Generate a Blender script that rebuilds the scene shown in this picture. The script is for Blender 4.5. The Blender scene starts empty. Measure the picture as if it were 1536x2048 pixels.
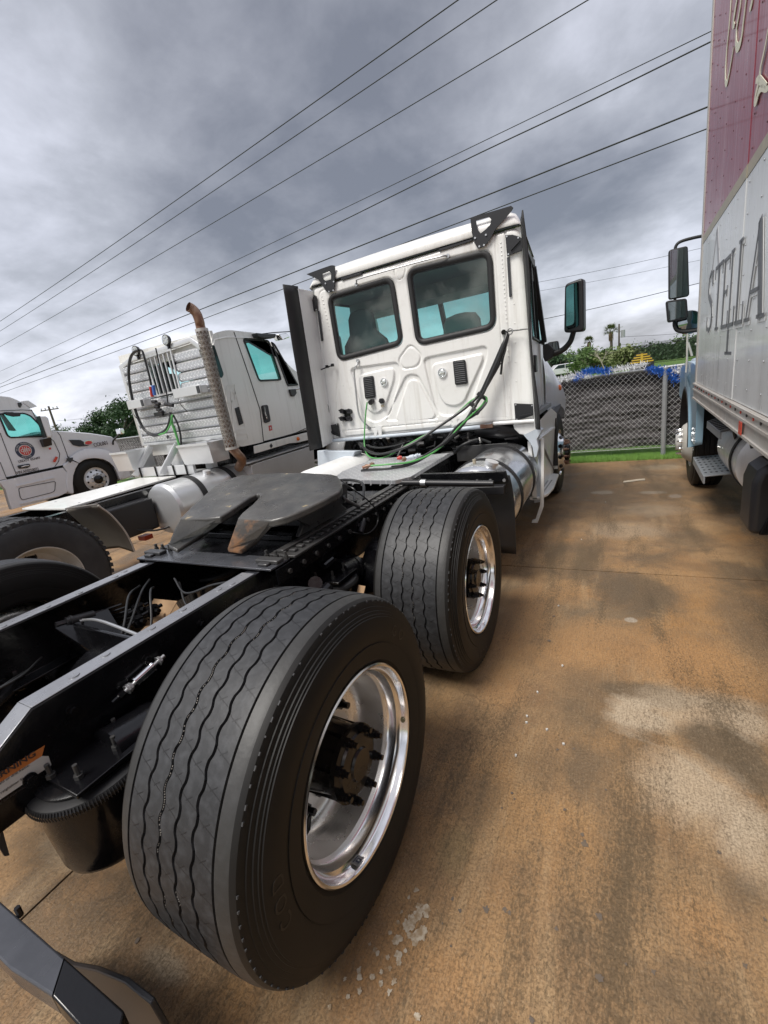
import bpy, bmesh, math, random
import numpy as np
from mathutils import Vector, Matrix
from mathutils import noise as mnoise
random.seed(7); np.random.seed(7)
scene = bpy.context.scene
COL = scene.collection
R = math.radians

# ---------------------------------------------------------------- camera, light, exposure
CAM = (1.89618, -0.85215, 1.58521); YAW, PITCH, ROLL, FPX = 0.51414, -0.27036, -0.14768, 871.42584
_cy, _sy, _cp, _sp = math.cos(YAW), math.sin(YAW), math.cos(PITCH), math.sin(PITCH)
_f = Vector((-_sy*_cp, _cy*_cp, _sp)); _r = Vector((_cy, _sy, 0)); _u = _r.cross(_f)
_c, _s = math.cos(ROLL), math.sin(ROLL)
C_RIGHT = _c*_r + _s*_u; C_UP = -_s*_r + _c*_u; C_FWD = _f
cam_data = bpy.data.cameras.new('camera')
cam = bpy.data.objects.new('camera', cam_data); COL.objects.link(cam)
m = Matrix((C_RIGHT, C_UP, -C_FWD)).transposed().to_4x4(); m.translation = Vector(CAM)
cam.matrix_world = m
cam_data.sensor_fit = 'HORIZONTAL'; cam_data.sensor_width = 36.0
cam_data.lens = FPX/1536*36.0; cam_data.clip_start = 0.02; cam_data.clip_end = 2000
scene.camera = cam
scene.view_settings.view_transform = 'Standard'; scene.view_settings.look = 'None'
scene.view_settings.gamma = 1.0; scene.view_settings.use_curve_mapping = False
scene.view_settings.exposure = 1.3
SUN_EL, SUN_AZ = R(58), R(205)      # high sun behind the cloud deck

def ray(u, v):
    return C_RIGHT*((u-768)/FPX) - C_UP*((v-1024)/FPX) + C_FWD
def at(u, v, ax, val):
    """the point of the plane x|y|z = val that a photo pixel shows (photo is 1536 wide)"""
    d = ray(u, v); i = 'xyz'.index(ax); k = (val-CAM[i])/d[i]
    return Vector(CAM)+d*k
def atn(u, v, n, c):
    d = ray(u, v); n = Vector(n); k = (c-n.dot(Vector(CAM)))/n.dot(d)
    return Vector(CAM)+d*k

world = bpy.data.worlds.new('World'); scene.world = world; world.use_nodes = True
def build_world():
    nt = world.node_tree; N = nt.nodes; L = nt.links; N.clear()
    out = N.new('ShaderNodeOutputWorld')
    tc = N.new('ShaderNodeTexCoord')
    sep = N.new('ShaderNodeSeparateXYZ'); L.new(tc.outputs['Generated'], sep.inputs[0])
    def math_(op, a, b=None, clamp=False):
        n = N.new('ShaderNodeMath'); n.operation = op; n.use_clamp = clamp
        for i, x in enumerate((a, b)):
            if x is None: continue
            if isinstance(x, (int, float)): n.inputs[i].default_value = x
            else: L.new(x, n.inputs[i])
        return n.outputs[0]
    # a cloud deck: directions projected on a layer overhead
    zc = math_('ADD', math_('MAXIMUM', sep.outputs[2], 0.0), 0.30)
    px = math_('DIVIDE', sep.outputs[0], zc); py = math_('DIVIDE', sep.outputs[1], zc)
    cmb = N.new('ShaderNodeCombineXYZ'); L.new(px, cmb.inputs[0]); L.new(py, cmb.inputs[1])
    def noise(scale, detail, rough, off, dist=0.0, stretch=(1, 1, 1)):
        mp = N.new('ShaderNodeMapping'); mp.inputs['Location'].default_value = off; mp.inputs['Scale'].default_value = stretch
        L.new(cmb.outputs[0], mp.inputs[0])
        n = N.new('ShaderNodeTexNoise'); n.inputs['Scale'].default_value = scale; n.inputs['Detail'].default_value = detail
        n.inputs['Roughness'].default_value = rough; n.inputs['Distortion'].default_value = dist
        L.new(mp.outputs[0], n.inputs['Vector']); return n.outputs['Fac']
    big = noise(0.55, 4, 0.5, (3.1, 7.7, 0), 0.2)
    mid = noise(1.7, 6, 0.55, (11.3, 2.2, 0), 0.3)
    fine = noise(5.0, 6, 0.6, (1.3, 5.2, 0), 0.2)
    v = math_('ADD', math_('MULTIPLY', big, 0.46), math_('ADD', math_('MULTIPLY', mid, 0.62), math_('MULTIPLY', fine, 0.24)))
    v = math_('SUBTRACT', v, 0.16)
    # broad dark and bright masses of the deck, each round a direction of the sky
    def lobe(u_, v_, width, amp):
        d = ray(u_, v_).normalized()
        vd = N.new('ShaderNodeVectorMath'); vd.operation = 'DOT_PRODUCT'
        L.new(tc.outputs['Generated'], vd.inputs[0]); vd.inputs[1].default_value = d
        a = math_('SUBTRACT', vd.outputs['Value'], 1.0)
        e = math_('EXPONENT', math_('DIVIDE', a, width*width/2))
        return math_('MULTIPLY', e, amp)
    for l in LOBES: v = math_('ADD', v, lobe(*l))
    # the deck thins towards the horizon
    hz = math_('MULTIPLY', math_('SUBTRACT', 1.0, math_('MULTIPLY', math_('MAXIMUM', sep.outputs[2], 0.0), 4.0), True), 0.13)
    v = math_('ADD', v, hz)
    cr = N.new('ShaderNodeValToRGB'); L.new(v, cr.inputs[0])
    e = cr.color_ramp.elements
    e[0].position = 0.26; e[0].color = (0.095, 0.098, 0.112, 1)
    e[1].position = 0.86; e[1].color = (0.64, 0.655, 0.72, 1)
    for p, c in ((0.36, (0.145, 0.148, 0.165)), (0.48, (0.225, 0.23, 0.252)), (0.62, (0.365, 0.372, 0.415)), (0.74, (0.49, 0.50, 0.55))):
        x = cr.color_ramp.elements.new(p); x.color = c+(1,)
    # mist below the horizon goes on as pale ground haze
    bg1 = N.new('ShaderNodeBackground'); L.new(cr.outputs[0], bg1.inputs[0]); bg1.inputs[1].default_value = SKY_STRENGTH
    sky = N.new('ShaderNodeTexSky'); sky.sky_type = 'NISHITA'; sky.sun_disc = False
    sky.sun_elevation = SUN_EL; sky.sun_rotation = SUN_AZ; sky.air_density = 1; sky.dust_density = 3
    bg2 = N.new('ShaderNodeBackground'); L.new(sky.outputs[0], bg2.inputs[0]); bg2.inputs[1].default_value = 0.012
    ad = N.new('ShaderNodeAddShader'); L.new(bg1.outputs[0], ad.inputs[0]); L.new(bg2.outputs[0], ad.inputs[1])
    L.new(ad.outputs[0], out.inputs[0])
SKY_STRENGTH = 0.79
# (pixel of the sky direction, angular width, amount)
LOBES = [(80, 30, .20, .03), (60, 420, .22, .03), (330, 330, .24, -.13), (700, 180, .22, -.10), (900, 380, .20, -.13),
         (550, 480, .18, -.09), (1000, 250, .12, .10), (1150, 420, .20, -.10), (1180, 560, .14, .03), (300, 560, .2, .07), (120, 700, .25, .12), (900, 230, .1, .05),
         (1280, 80, .2, .06), (1250, 320, .16, -.06), (1250, 620, .13, .03), (420, 60, .2, -.02), (40, 560, .15, -.05), (1100, 60, .2, .02), (700, 560, .15, -.03)]
build_world()
sun_d = bpy.data.lights.new('sun', 'SUN'); sun_d.energy = 1.5; sun_d.angle = R(24); sun_d.color = (1.0, 0.96, 0.9)
sun = bpy.data.objects.new('sun', sun_d); COL.objects.link(sun)
_sd = Vector((math.sin(SUN_AZ)*math.cos(SUN_EL), math.cos(SUN_AZ)*math.cos(SUN_EL), math.sin(SUN_EL)))
sun.rotation_euler = (-_sd).to_track_quat('-Z', 'Y').to_euler()

# ---------------------------------------------------------------- materials
def mat(name, color, rough=0.5, metal=0.0, var=None, bump=None, coat=0.0, spec=0.5, rvar=0.0, var2=None, emis=None, stretch=None):
    """var = (scale, amount, colour2); bump = (scale, strength, distance)"""
    m = bpy.data.materials.new(name); m.use_nodes = True
    nt = m.node_tree; N = nt.nodes; L = nt.links
    b = N['Principled BSDF']; b.inputs['Roughness'].default_value = rough; b.inputs['Metallic'].default_value = metal
    b.inputs['Base Color'].default_value = tuple(color)+(1,)
    b.inputs['Specular IOR Level'].default_value = spec
    if coat: b.inputs['Coat Weight'].default_value = coat; b.inputs['Coat Roughness'].default_value = 0.06
    tc = N.new('ShaderNodeTexCoord')
    src = tc.outputs['Object']
    if stretch:
        mp = N.new('ShaderNodeMapping'); mp.inputs['Scale'].default_value = stretch; L.new(src, mp.inputs[0]); src = mp.outputs[0]
    def noise(s, d=6, r=0.6):
        n = N.new('ShaderNodeTexNoise'); n.inputs['Scale'].default_value = s; n.inputs['Detail'].default_value = d
        n.inputs['Roughness'].default_value = r; L.new(src, n.inputs['Vector']); return n.outputs['Fac']
    colo = None
    for k, vv in enumerate((var, var2)):
        if not vv: continue
        s, a, c2 = vv[:3]; lo, hi = (vv[3], vv[4]) if len(vv) > 3 else (0.4, 0.72)
        mr = N.new('ShaderNodeMapRange'); mr.inputs[1].default_value = lo; mr.inputs[2].default_value = hi
        mr.inputs[4].default_value = a; L.new(noise(s), mr.inputs[0])
        mx = N.new('ShaderNodeMix'); mx.data_type = 'RGBA'; L.new(mr.outputs[0], mx.inputs[0])
        if colo is None: mx.inputs[6].default_value = tuple(color)+(1,)
        else: L.new(colo, mx.inputs[6])
        mx.inputs[7].default_value = tuple(c2)+(1,); colo = mx.outputs[2]
    if colo is not None: L.new(colo, b.inputs['Base Color'])
    if rvar:
        mr = N.new('ShaderNodeMapRange'); mr.inputs[1].default_value = .3; mr.inputs[2].default_value = .7
        mr.inputs[3].default_value = max(0.02, rough-rvar); mr.inputs[4].default_value = min(1, rough+rvar)
        L.new(noise(9, 5), mr.inputs[0]); L.new(mr.outputs[0], b.inputs['Roughness'])
    if bump:
        bp = N.new('ShaderNodeBump'); bp.inputs['Strength'].default_value = bump[1]
        bp.inputs['Distance'].default_value = bump[2] if len(bump) > 2 else 0.002
        L.new(noise(bump[0], 4), bp.inputs['Height']); L.new(bp.outputs[0], b.inputs['Normal'])
    if emis: b.inputs['Emission Color'].default_value = tuple(emis[:3])+(1,); b.inputs['Emission Strength'].default_value = emis[3]
    return m

def glass_mat(name, tint, rough=0.02, refl=1.45, cloud_sheen=0.0):
    m = bpy.data.materials.new(name); m.use_nodes = True
    nt = m.node_tree; N = nt.nodes; L = nt.links; N.clear()
    out = N.new('ShaderNodeOutputMaterial'); tr = N.new('ShaderNodeBsdfTransparent'); tr.inputs[0].default_value = tuple(tint)+(1,)
    gl = N.new('ShaderNodeBsdfGlossy'); gl.inputs['Roughness'].default_value = rough
    fr = N.new('ShaderNodeFresnel'); gg = N.new('ShaderNodeNewGeometry'); ma = N.new('ShaderNodeMath'); ma.operation = 'MULTIPLY_ADD'
    L.new(gg.outputs['Backfacing'], ma.inputs[0]); ma.inputs[1].default_value = 1/refl-refl; ma.inputs[2].default_value = refl; L.new(ma.outputs[0], fr.inputs[0])
    mx = N.new('ShaderNodeMixShader'); L.new(fr.outputs[0], mx.inputs[0]); L.new(tr.outputs[0], mx.inputs[1]); L.new(gl.outputs[0], mx.inputs[2])
    last = mx.outputs[0]
    if cloud_sheen:  # pale diffuse patches painted in place of clouds reflected in the panes
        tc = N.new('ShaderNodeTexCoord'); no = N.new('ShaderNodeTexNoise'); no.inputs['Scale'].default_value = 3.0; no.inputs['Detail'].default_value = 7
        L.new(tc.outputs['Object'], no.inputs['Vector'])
        mr = N.new('ShaderNodeMapRange'); mr.inputs[1].default_value = .45; mr.inputs[2].default_value = .8; mr.inputs[4].default_value = cloud_sheen
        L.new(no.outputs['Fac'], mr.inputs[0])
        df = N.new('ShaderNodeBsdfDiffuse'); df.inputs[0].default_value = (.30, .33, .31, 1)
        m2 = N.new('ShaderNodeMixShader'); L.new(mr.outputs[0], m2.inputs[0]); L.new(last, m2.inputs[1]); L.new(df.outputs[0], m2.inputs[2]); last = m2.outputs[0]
    L.new(last, out.inputs[0]); return m

M = {}
M['white'] = mat('white_paint', (.82, .82, .80), .34, var=(1.3, .3, (.68, .67, .62)), var2=(14, .3, (.50, .47, .41), .56, .85), coat=.25, bump=(3, .08, .004))
M['white_side'] = mat('white_fairing', (.80, .81, .80), .3, var=(2.0, .3, (.55, .56, .56)), coat=.4)
M['white_warm'] = mat('white_warm_paint', (.80, .80, .77), .36, var=(1.2, .4, (.66, .66, .61)), coat=.3)
M['pearl'] = mat('pale_grey_paint', (.70, .71, .74), .28, var=(1.5, .3, (.50, .51, .54)), coat=.5)
M['primer'] = mat('pale_blue_grey_bracket', (.52, .58, .64), .45, var=(6, .6, (.38, .42, .46)))
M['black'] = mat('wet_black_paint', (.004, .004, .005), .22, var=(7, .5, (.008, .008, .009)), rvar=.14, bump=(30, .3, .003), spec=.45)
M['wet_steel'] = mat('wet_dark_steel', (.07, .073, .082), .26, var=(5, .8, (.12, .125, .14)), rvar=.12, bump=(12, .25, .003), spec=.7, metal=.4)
M['rail_top'] = mat('worn_black_steel', (.25, .255, .27), .32, var=(5, .8, (.34, .35, .37)), var2=(18, .6, (.20, .20, .22), .52, .75), rvar=.12, bump=(12, .25, .003), spec=.7, metal=.5)  # wet black paint with the sky's sheen put into the base colour
M['plate5'] = mat('fifth_wheel_plate_steel', (.050, .049, .047), .33, var=(6, .9, (.105, .10, .09)), var2=(6, 1, (.34, .27, .15), .645, .675), bump=(9, .5, .010), rvar=.1, spec=.6)
M['grease'] = mat('greasy_black_steel', (.03, .03, .031), .40, var=(4, .7, (.06, .058, .054)), rvar=.16, bump=(9, .5, .012), spec=.65)
M['rust'] = mat('rust_streaked_steel', (.05, .043, .037), .5, var=(7, 1, (.22, .11, .05), .5, .62), bump=(12, .5, .01))
M['rubber'] = mat('black_rubber', (.018, .018, .019), .55, bump=(60, .15, .001), spec=.4)
M['sidewall'] = mat('tyre_sidewall', (.007, .0065, .006), .55, var=(6, .5, (.013, .012, .011)), bump=(80, .1, .001), spec=.35)
M['tread_old'] = mat('tyre_tread', (.03, .031, .033), .75, var=(5, .8, (.055, .056, .058)), bump=(70, .3, .002))
M['plastic'] = mat('black_plastic', (.016, .016, .018), .42, bump=(90, .1, .001), spec=.5)
M['darkgrey'] = mat('dark_grey_plastic', (.035, .037, .042), .5)
M['hose'] = mat('black_hose', (.02, .021, .022), .38)
M['green'] = mat('green_hose', (.10, .38, .10), .4, var=(8, .5, (.05, .2, .06)))
M['red'] = mat('red_coupling', (.45, .04, .03), .4)
M['blue'] = mat('blue_coupling', (.05, .14, .45), .4)
M['alu'] = mat('polished_aluminium', (.90, .89, .88), .15, metal=1, var=(3, .3, (.75, .74, .72)), rvar=.05, bump=(2.5, .10, .01))
M['alu_satin'] = mat('satin_aluminium', (.70, .71, .72), .36, metal=.5, var=(4, .5, (.58, .59, .60)), rvar=.08)
M['alu_barrel'] = mat('brushed_wheel_barrel', (.90, .89, .87), .30, metal=.8, var=(3, .4, (.72, .70, .67)), rvar=.08, bump=(2.5, .10, .01))
M['tank2'] = mat('dull_silver_tank', (.62, .63, .64), .32, metal=.6, var=(4, .5, (.50, .51, .52)))
M['tank'] = mat('brushed_tank', (.66, .67, .69), .2, metal=.9, var=(3, .5, (.5, .5, .51)), rvar=.08, bump=(3, .2, .01))
M['steel'] = mat('zinc_steel', (.55, .56, .57), .4, metal=.8, var=(9, .5, (.4, .4, .4)))
M['chrome'] = mat('chrome', (.8, .8, .8), .1, metal=1)
M['white_steel'] = mat('white_wheel_enamel', (.55, .54, .50), .4, var=(5, .7, (.38, .35, .30)), var2=(18, .4, (.3, .22, .15), .6, .8))
M['rustpipe'] = mat('heat_stained_pipe', (.20, .10, .065), .42, metal=.6, var=(6, .9, (.42, .30, .22)))
M['amber'] = mat('amber_lens', (.75, .16, .02), .2, coat=.4)
M['redlens'] = mat('red_reflector', (.55, .06, .03), .3)
M['card'] = mat('cardboard', (.42, .27, .15), .8)
M['seat'] = mat('grey_seat_cloth', (.15, .16, .165), .85, var=(10, .4, (.14, .145, .15)))
M['inner'] = mat('cab_lining', (.26, .27, .27), .8)
M['glass'] = glass_mat('tinted_window_glass', (.52, .78, .74), cloud_sheen=.5)
M['glass_front'] = glass_mat('windscreen_glass', (.60, .92, .90), cloud_sheen=0)
M['glass_green'] = glass_mat('pale_green_glass', (.30, .66, .60), cloud_sheen=.05)
M['mirror'] = mat('mirror_glass', (.30, .34, .35), .03, metal=1)
M['lens'] = mat('clear_lamp_lens', (.55, .58, .55), .15, metal=.4, var=(30, .5, (.8, .8, .75)), coat=.5)
M['label_white'] = mat('label_white', (.62, .62, .60), .45, var=(12, .5, (.5, .46, .4)))
M['label_orange'] = mat('label_orange', (.60, .20, .05), .45, var=(9, .5, (.4, .16, .06)))
M['ink'] = mat('label_ink', (.05, .04, .04), .5)
M['navy'] = mat('navy_print', (.03, .04, .08), .5)
M['rednt'] = mat('red_print', (.55, .05, .05), .5)
M['maroon'] = mat('maroon_box_paint', (.24, .035, .055), .35, var=(1.2, .5, (.33, .09, .12)), stretch=(1, 3, .5), coat=.3, rvar=.1)
M['boxwhite'] = mat('silver_white_box_paint', (.68, .69, .69), .36, var=(1.5, .6, (.52, .53, .53)), stretch=(1, 3, .5), coat=.3, metal=.15, rvar=.12)
M['gold'] = mat('faded_gold_stripe', (.34, .30, .22), .45, var=(8, .5, (.24, .22, .18)))
M['cream'] = mat('cream_print', (.62, .60, .48), .5)
M['boxgrey'] = mat('grey_lettering', (.06, .06, .07), .45, var=(3, .7, (.16, .16, .17)))
M['fadedgrey'] = mat('faded_grey_print', (.36, .36, .38), .45, var=(3, .7, (.45, .45, .46)))
M['boxgreytop'] = mat('pale_lettering_edge', (.55, .56, .56), .4)
M['railalu'] = mat('weathered_aluminium_rail', (.50, .48, .45), .45, metal=.35, var=(6, .7, (.42, .36, .31)), var2=(20, .4, (.28, .25, .23), .55, .8))
M['skyblue'] = mat('pale_blue_cab_paint', (.22, .36, .46), .3, var=(2.5, .5, (.30, .45, .55)), coat=.5)
M['greystep'] = mat('galvanised_step', (.33, .35, .37), .45, metal=.4, var=(9, .6, (.24, .25, .27)))
M['galv'] = mat('galvanised_fence_steel', (.42, .43, .44), .42, metal=.5, var=(7, .5, (.33, .34, .35)))
M['wire'] = mat('fence_wire', (.62, .62, .60), .5, metal=.2)
M['cable'] = mat('power_cable', (.02, .02, .022), .7)
M['wood'] = mat('weathered_pole_wood', (.09, .07, .055), .85, var=(4, .5, (.14, .11, .09)))
M['blade'] = mat('grass_blade', (.17, .33, .06), .7, var=(4, .6, (.24, .38, .09)))
M['tinselblue'] = mat('blue_tinsel', (.02, .12, .50), .35)
M['tinselwhite'] = mat('white_tinsel', (.75, .76, .78), .35)
M['leafA'] = mat('leaf_mid_green', (.075, .135, .035), .7, var=(.7, .7, (.12, .18, .05)))
M['leafB'] = mat('leaf_dark_green', (.035, .075, .03), .7, var=(.7, .7, (.06, .11, .035)))
M['leafC'] = mat('leaf_dry_green', (.14, .17, .06), .7)
M['bark'] = mat('bark', (.10, .08, .065), .85)
M['palebark'] = mat('pale_dead_branch', (.32, .28, .24), .85)
M['palmskirt'] = mat('dry_palm_skirt', (.22, .15, .09), .85)
M['yellow'] = mat('machine_yellow', (.48, .30, .03), .45)
M['carwhite'] = mat('white_car_paint', (.68, .69, .70), .3, coat=.5)
M['carglass'] = mat('dark_car_glass', (.03, .045, .045), .08)
M['grass'] = mat('short_grass', (.12, .23, .04), .85, var=(8, .8, (.17, .28, .06)), var2=(60, .6, (.07, .14, .03)), bump=(90, 1, .02))
M['paper'] = mat('paper_scrap', (.60, .53, .42), .8)

def tread_plate():
    m = mat('diamond_tread_plate', (.60, .61, .63), .36, metal=.7, rvar=.08)
    nt = m.node_tree; N = nt.nodes; L = nt.links; b = N['Principled BSDF']
    tc = N.new('ShaderNodeTexCoord'); sep = N.new('ShaderNodeSeparateXYZ'); L.new(tc.outputs['UV'], sep.inputs[0])
    def mt(op, *a):
        n = N.new('ShaderNodeMath'); n.operation = op
        for i, x in enumerate(a):
            if isinstance(x, (int, float)): n.inputs[i].default_value = x
            else: L.new(x, n.inputs[i])
        return n.outputs[0]
    u = mt('MULTIPLY', mt('ADD', sep.outputs[0], sep.outputs[1]), 17.0); v = mt('MULTIPLY', mt('SUBTRACT', sep.outputs[0], sep.outputs[1]), 17.0)
    # alternating raised lozenges
    par = mt('MODULO', mt('ADD', mt('ABSOLUTE', mt('FLOOR', u)), mt('ABSOLUTE', mt('FLOOR', v))), 2.0)
    fu = mt('SUBTRACT', mt('FRACT', u), .5); fv = mt('SUBTRACT', mt('FRACT', v), .5)
    a = mt('ADD', mt('POWER', mt('DIVIDE', fu, .46), 2.0), mt('POWER', mt('DIVIDE', fv, .16), 2.0))
    c = mt('ADD', mt('POWER', mt('DIVIDE', fu, .16), 2.0), mt('POWER', mt('DIVIDE', fv, .46), 2.0))
    ha = mt('MULTIPLY', mt('MAXIMUM', mt('SUBTRACT', 1.0, a), 0.0), par)
    hc = mt('MULTIPLY', mt('MAXIMUM', mt('SUBTRACT', 1.0, c), 0.0), mt('SUBTRACT', 1.0, par))
    h = mt('MINIMUM', mt('ADD', ha, hc), .5)
    mxc = N.new('ShaderNodeMix'); mxc.data_type = 'RGBA'; L.new(mt('MULTIPLY', h, 2.0), mxc.inputs[0]); mxc.inputs[6].default_value = (.62, .63, .65, 1); mxc.inputs[7].default_value = (.84, .85, .86, 1); L.new(mxc.outputs[2], b.inputs['Base Color'])
    bp = N.new('ShaderNodeBump'); bp.inputs['Strength'].default_value = 1.0; bp.inputs['Distance'].default_value = .007
    L.new(h, bp.inputs['Height']); L.new(bp.outputs[0], b.inputs['Normal'])
    return m
M['tread_plate'] = tread_plate()

def tyre_tread_mat():
    m = mat('worn_tyre_tread', (.036, .037, .040), .5, spec=.5)
    nt = m.node_tree; N = nt.nodes; L = nt.links; b = N['Principled BSDF']
    tc = N.new('ShaderNodeTexCoord'); sep = N.new('ShaderNodeSeparateXYZ'); L.new(tc.outputs['UV'], sep.inputs[0])
    def mt(op, *a):
        n = N.new('ShaderNodeMath'); n.operation = op
        for i, x in enumerate(a):
            if isinstance(x, (int, float)): n.inputs[i].default_value = x
            else: L.new(x, n.inputs[i])
        return n.outputs[0]
    def noise(s, d=6, coord='Object'):
        n = N.new('ShaderNodeTexNoise'); n.inputs['Scale'].default_value = s; n.inputs['Detail'].default_value = d
        L.new(tc.outputs[coord], n.inputs['Vector']); return n.outputs['Fac']
    # u: turns x 36 waves; v: 0..7 rib index plus fraction (moulded sipes across the ribs)
    u, v = sep.outputs[0], sep.outputs[1]
    inner = mt('MULTIPLY', mt('GREATER_THAN', v, 1.0), mt('LESS_THAN', v, 6.0))
    fv = mt('FRACT', v); rib = mt('FLOOR', v)
    s1 = mt('FRACT', mt('ADD', mt('ADD', u, mt('MULTIPLY', fv, .35)), mt('MULTIPLY', rib, .5)))
    line = mt('LESS_THAN', s1, .04)
    s2 = mt('FRACT', mt('ADD', mt('ADD', mt('ADD', u, .5), mt('MULTIPLY', fv, -.5)), mt('MULTIPLY', rib, .5)))
    dash = mt('MULTIPLY', mt('LESS_THAN', s2, .05), mt('LESS_THAN', mt('ABSOLUTE', mt('SUBTRACT', fv, .5)), .16))
    sip = mt('MULTIPLY', mt('MAXIMUM', line, dash), inner)
    dust = N.new('ShaderNodeMapRange'); dust.inputs[1].default_value = .35; dust.inputs[2].default_value = .75; L.new(noise(4), dust.inputs[0])
    fine = N.new('ShaderNodeMapRange'); fine.inputs[1].default_value = .45; fine.inputs[2].default_value = .75; L.new(noise(45), fine.inputs[0])
    mx = N.new('ShaderNodeMix'); mx.data_type = 'RGBA'; L.new(dust.outputs[0], mx.inputs[0])
    mx.inputs[6].default_value = (.016, .0165, .018, 1); mx.inputs[7].default_value = (.028, .029, .031, 1)
    m2 = N.new('ShaderNodeMix'); m2.data_type = 'RGBA'; L.new(mt('MULTIPLY', fine.outputs[0], .6), m2.inputs[0])
    L.new(mx.outputs[2], m2.inputs[6]); m2.inputs[7].default_value = (.055, .057, .062, 1)
    # shoulders carry brownish grey dust
    shd = mt('MULTIPLY', mt('SUBTRACT', 1.0, inner), .55)
    m4 = N.new('ShaderNodeMix'); m4.data_type = 'RGBA'; L.new(shd, m4.inputs[0]); L.new(m2.outputs[2], m4.inputs[6]); m4.inputs[7].default_value = (.038, .037, .034, 1)
    m3 = N.new('ShaderNodeMix'); m3.data_type = 'RGBA'; L.new(sip, m3.inputs[0]); L.new(m4.outputs[2], m3.inputs[6]); m3.inputs[7].default_value = (.008, .008, .009, 1)
    L.new(m3.outputs[2], b.inputs['Base Color'])
    bp = N.new('ShaderNodeBump'); bp.inputs['Strength'].default_value = .5; bp.inputs['Distance'].default_value = .003
    L.new(mt('SUBTRACT', mt('MULTIPLY', noise(60, 5), .5), sip), bp.inputs['Height']); L.new(bp.outputs[0], b.inputs['Normal'])
    return m
M['tread'] = tyre_tread_mat()

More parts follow.
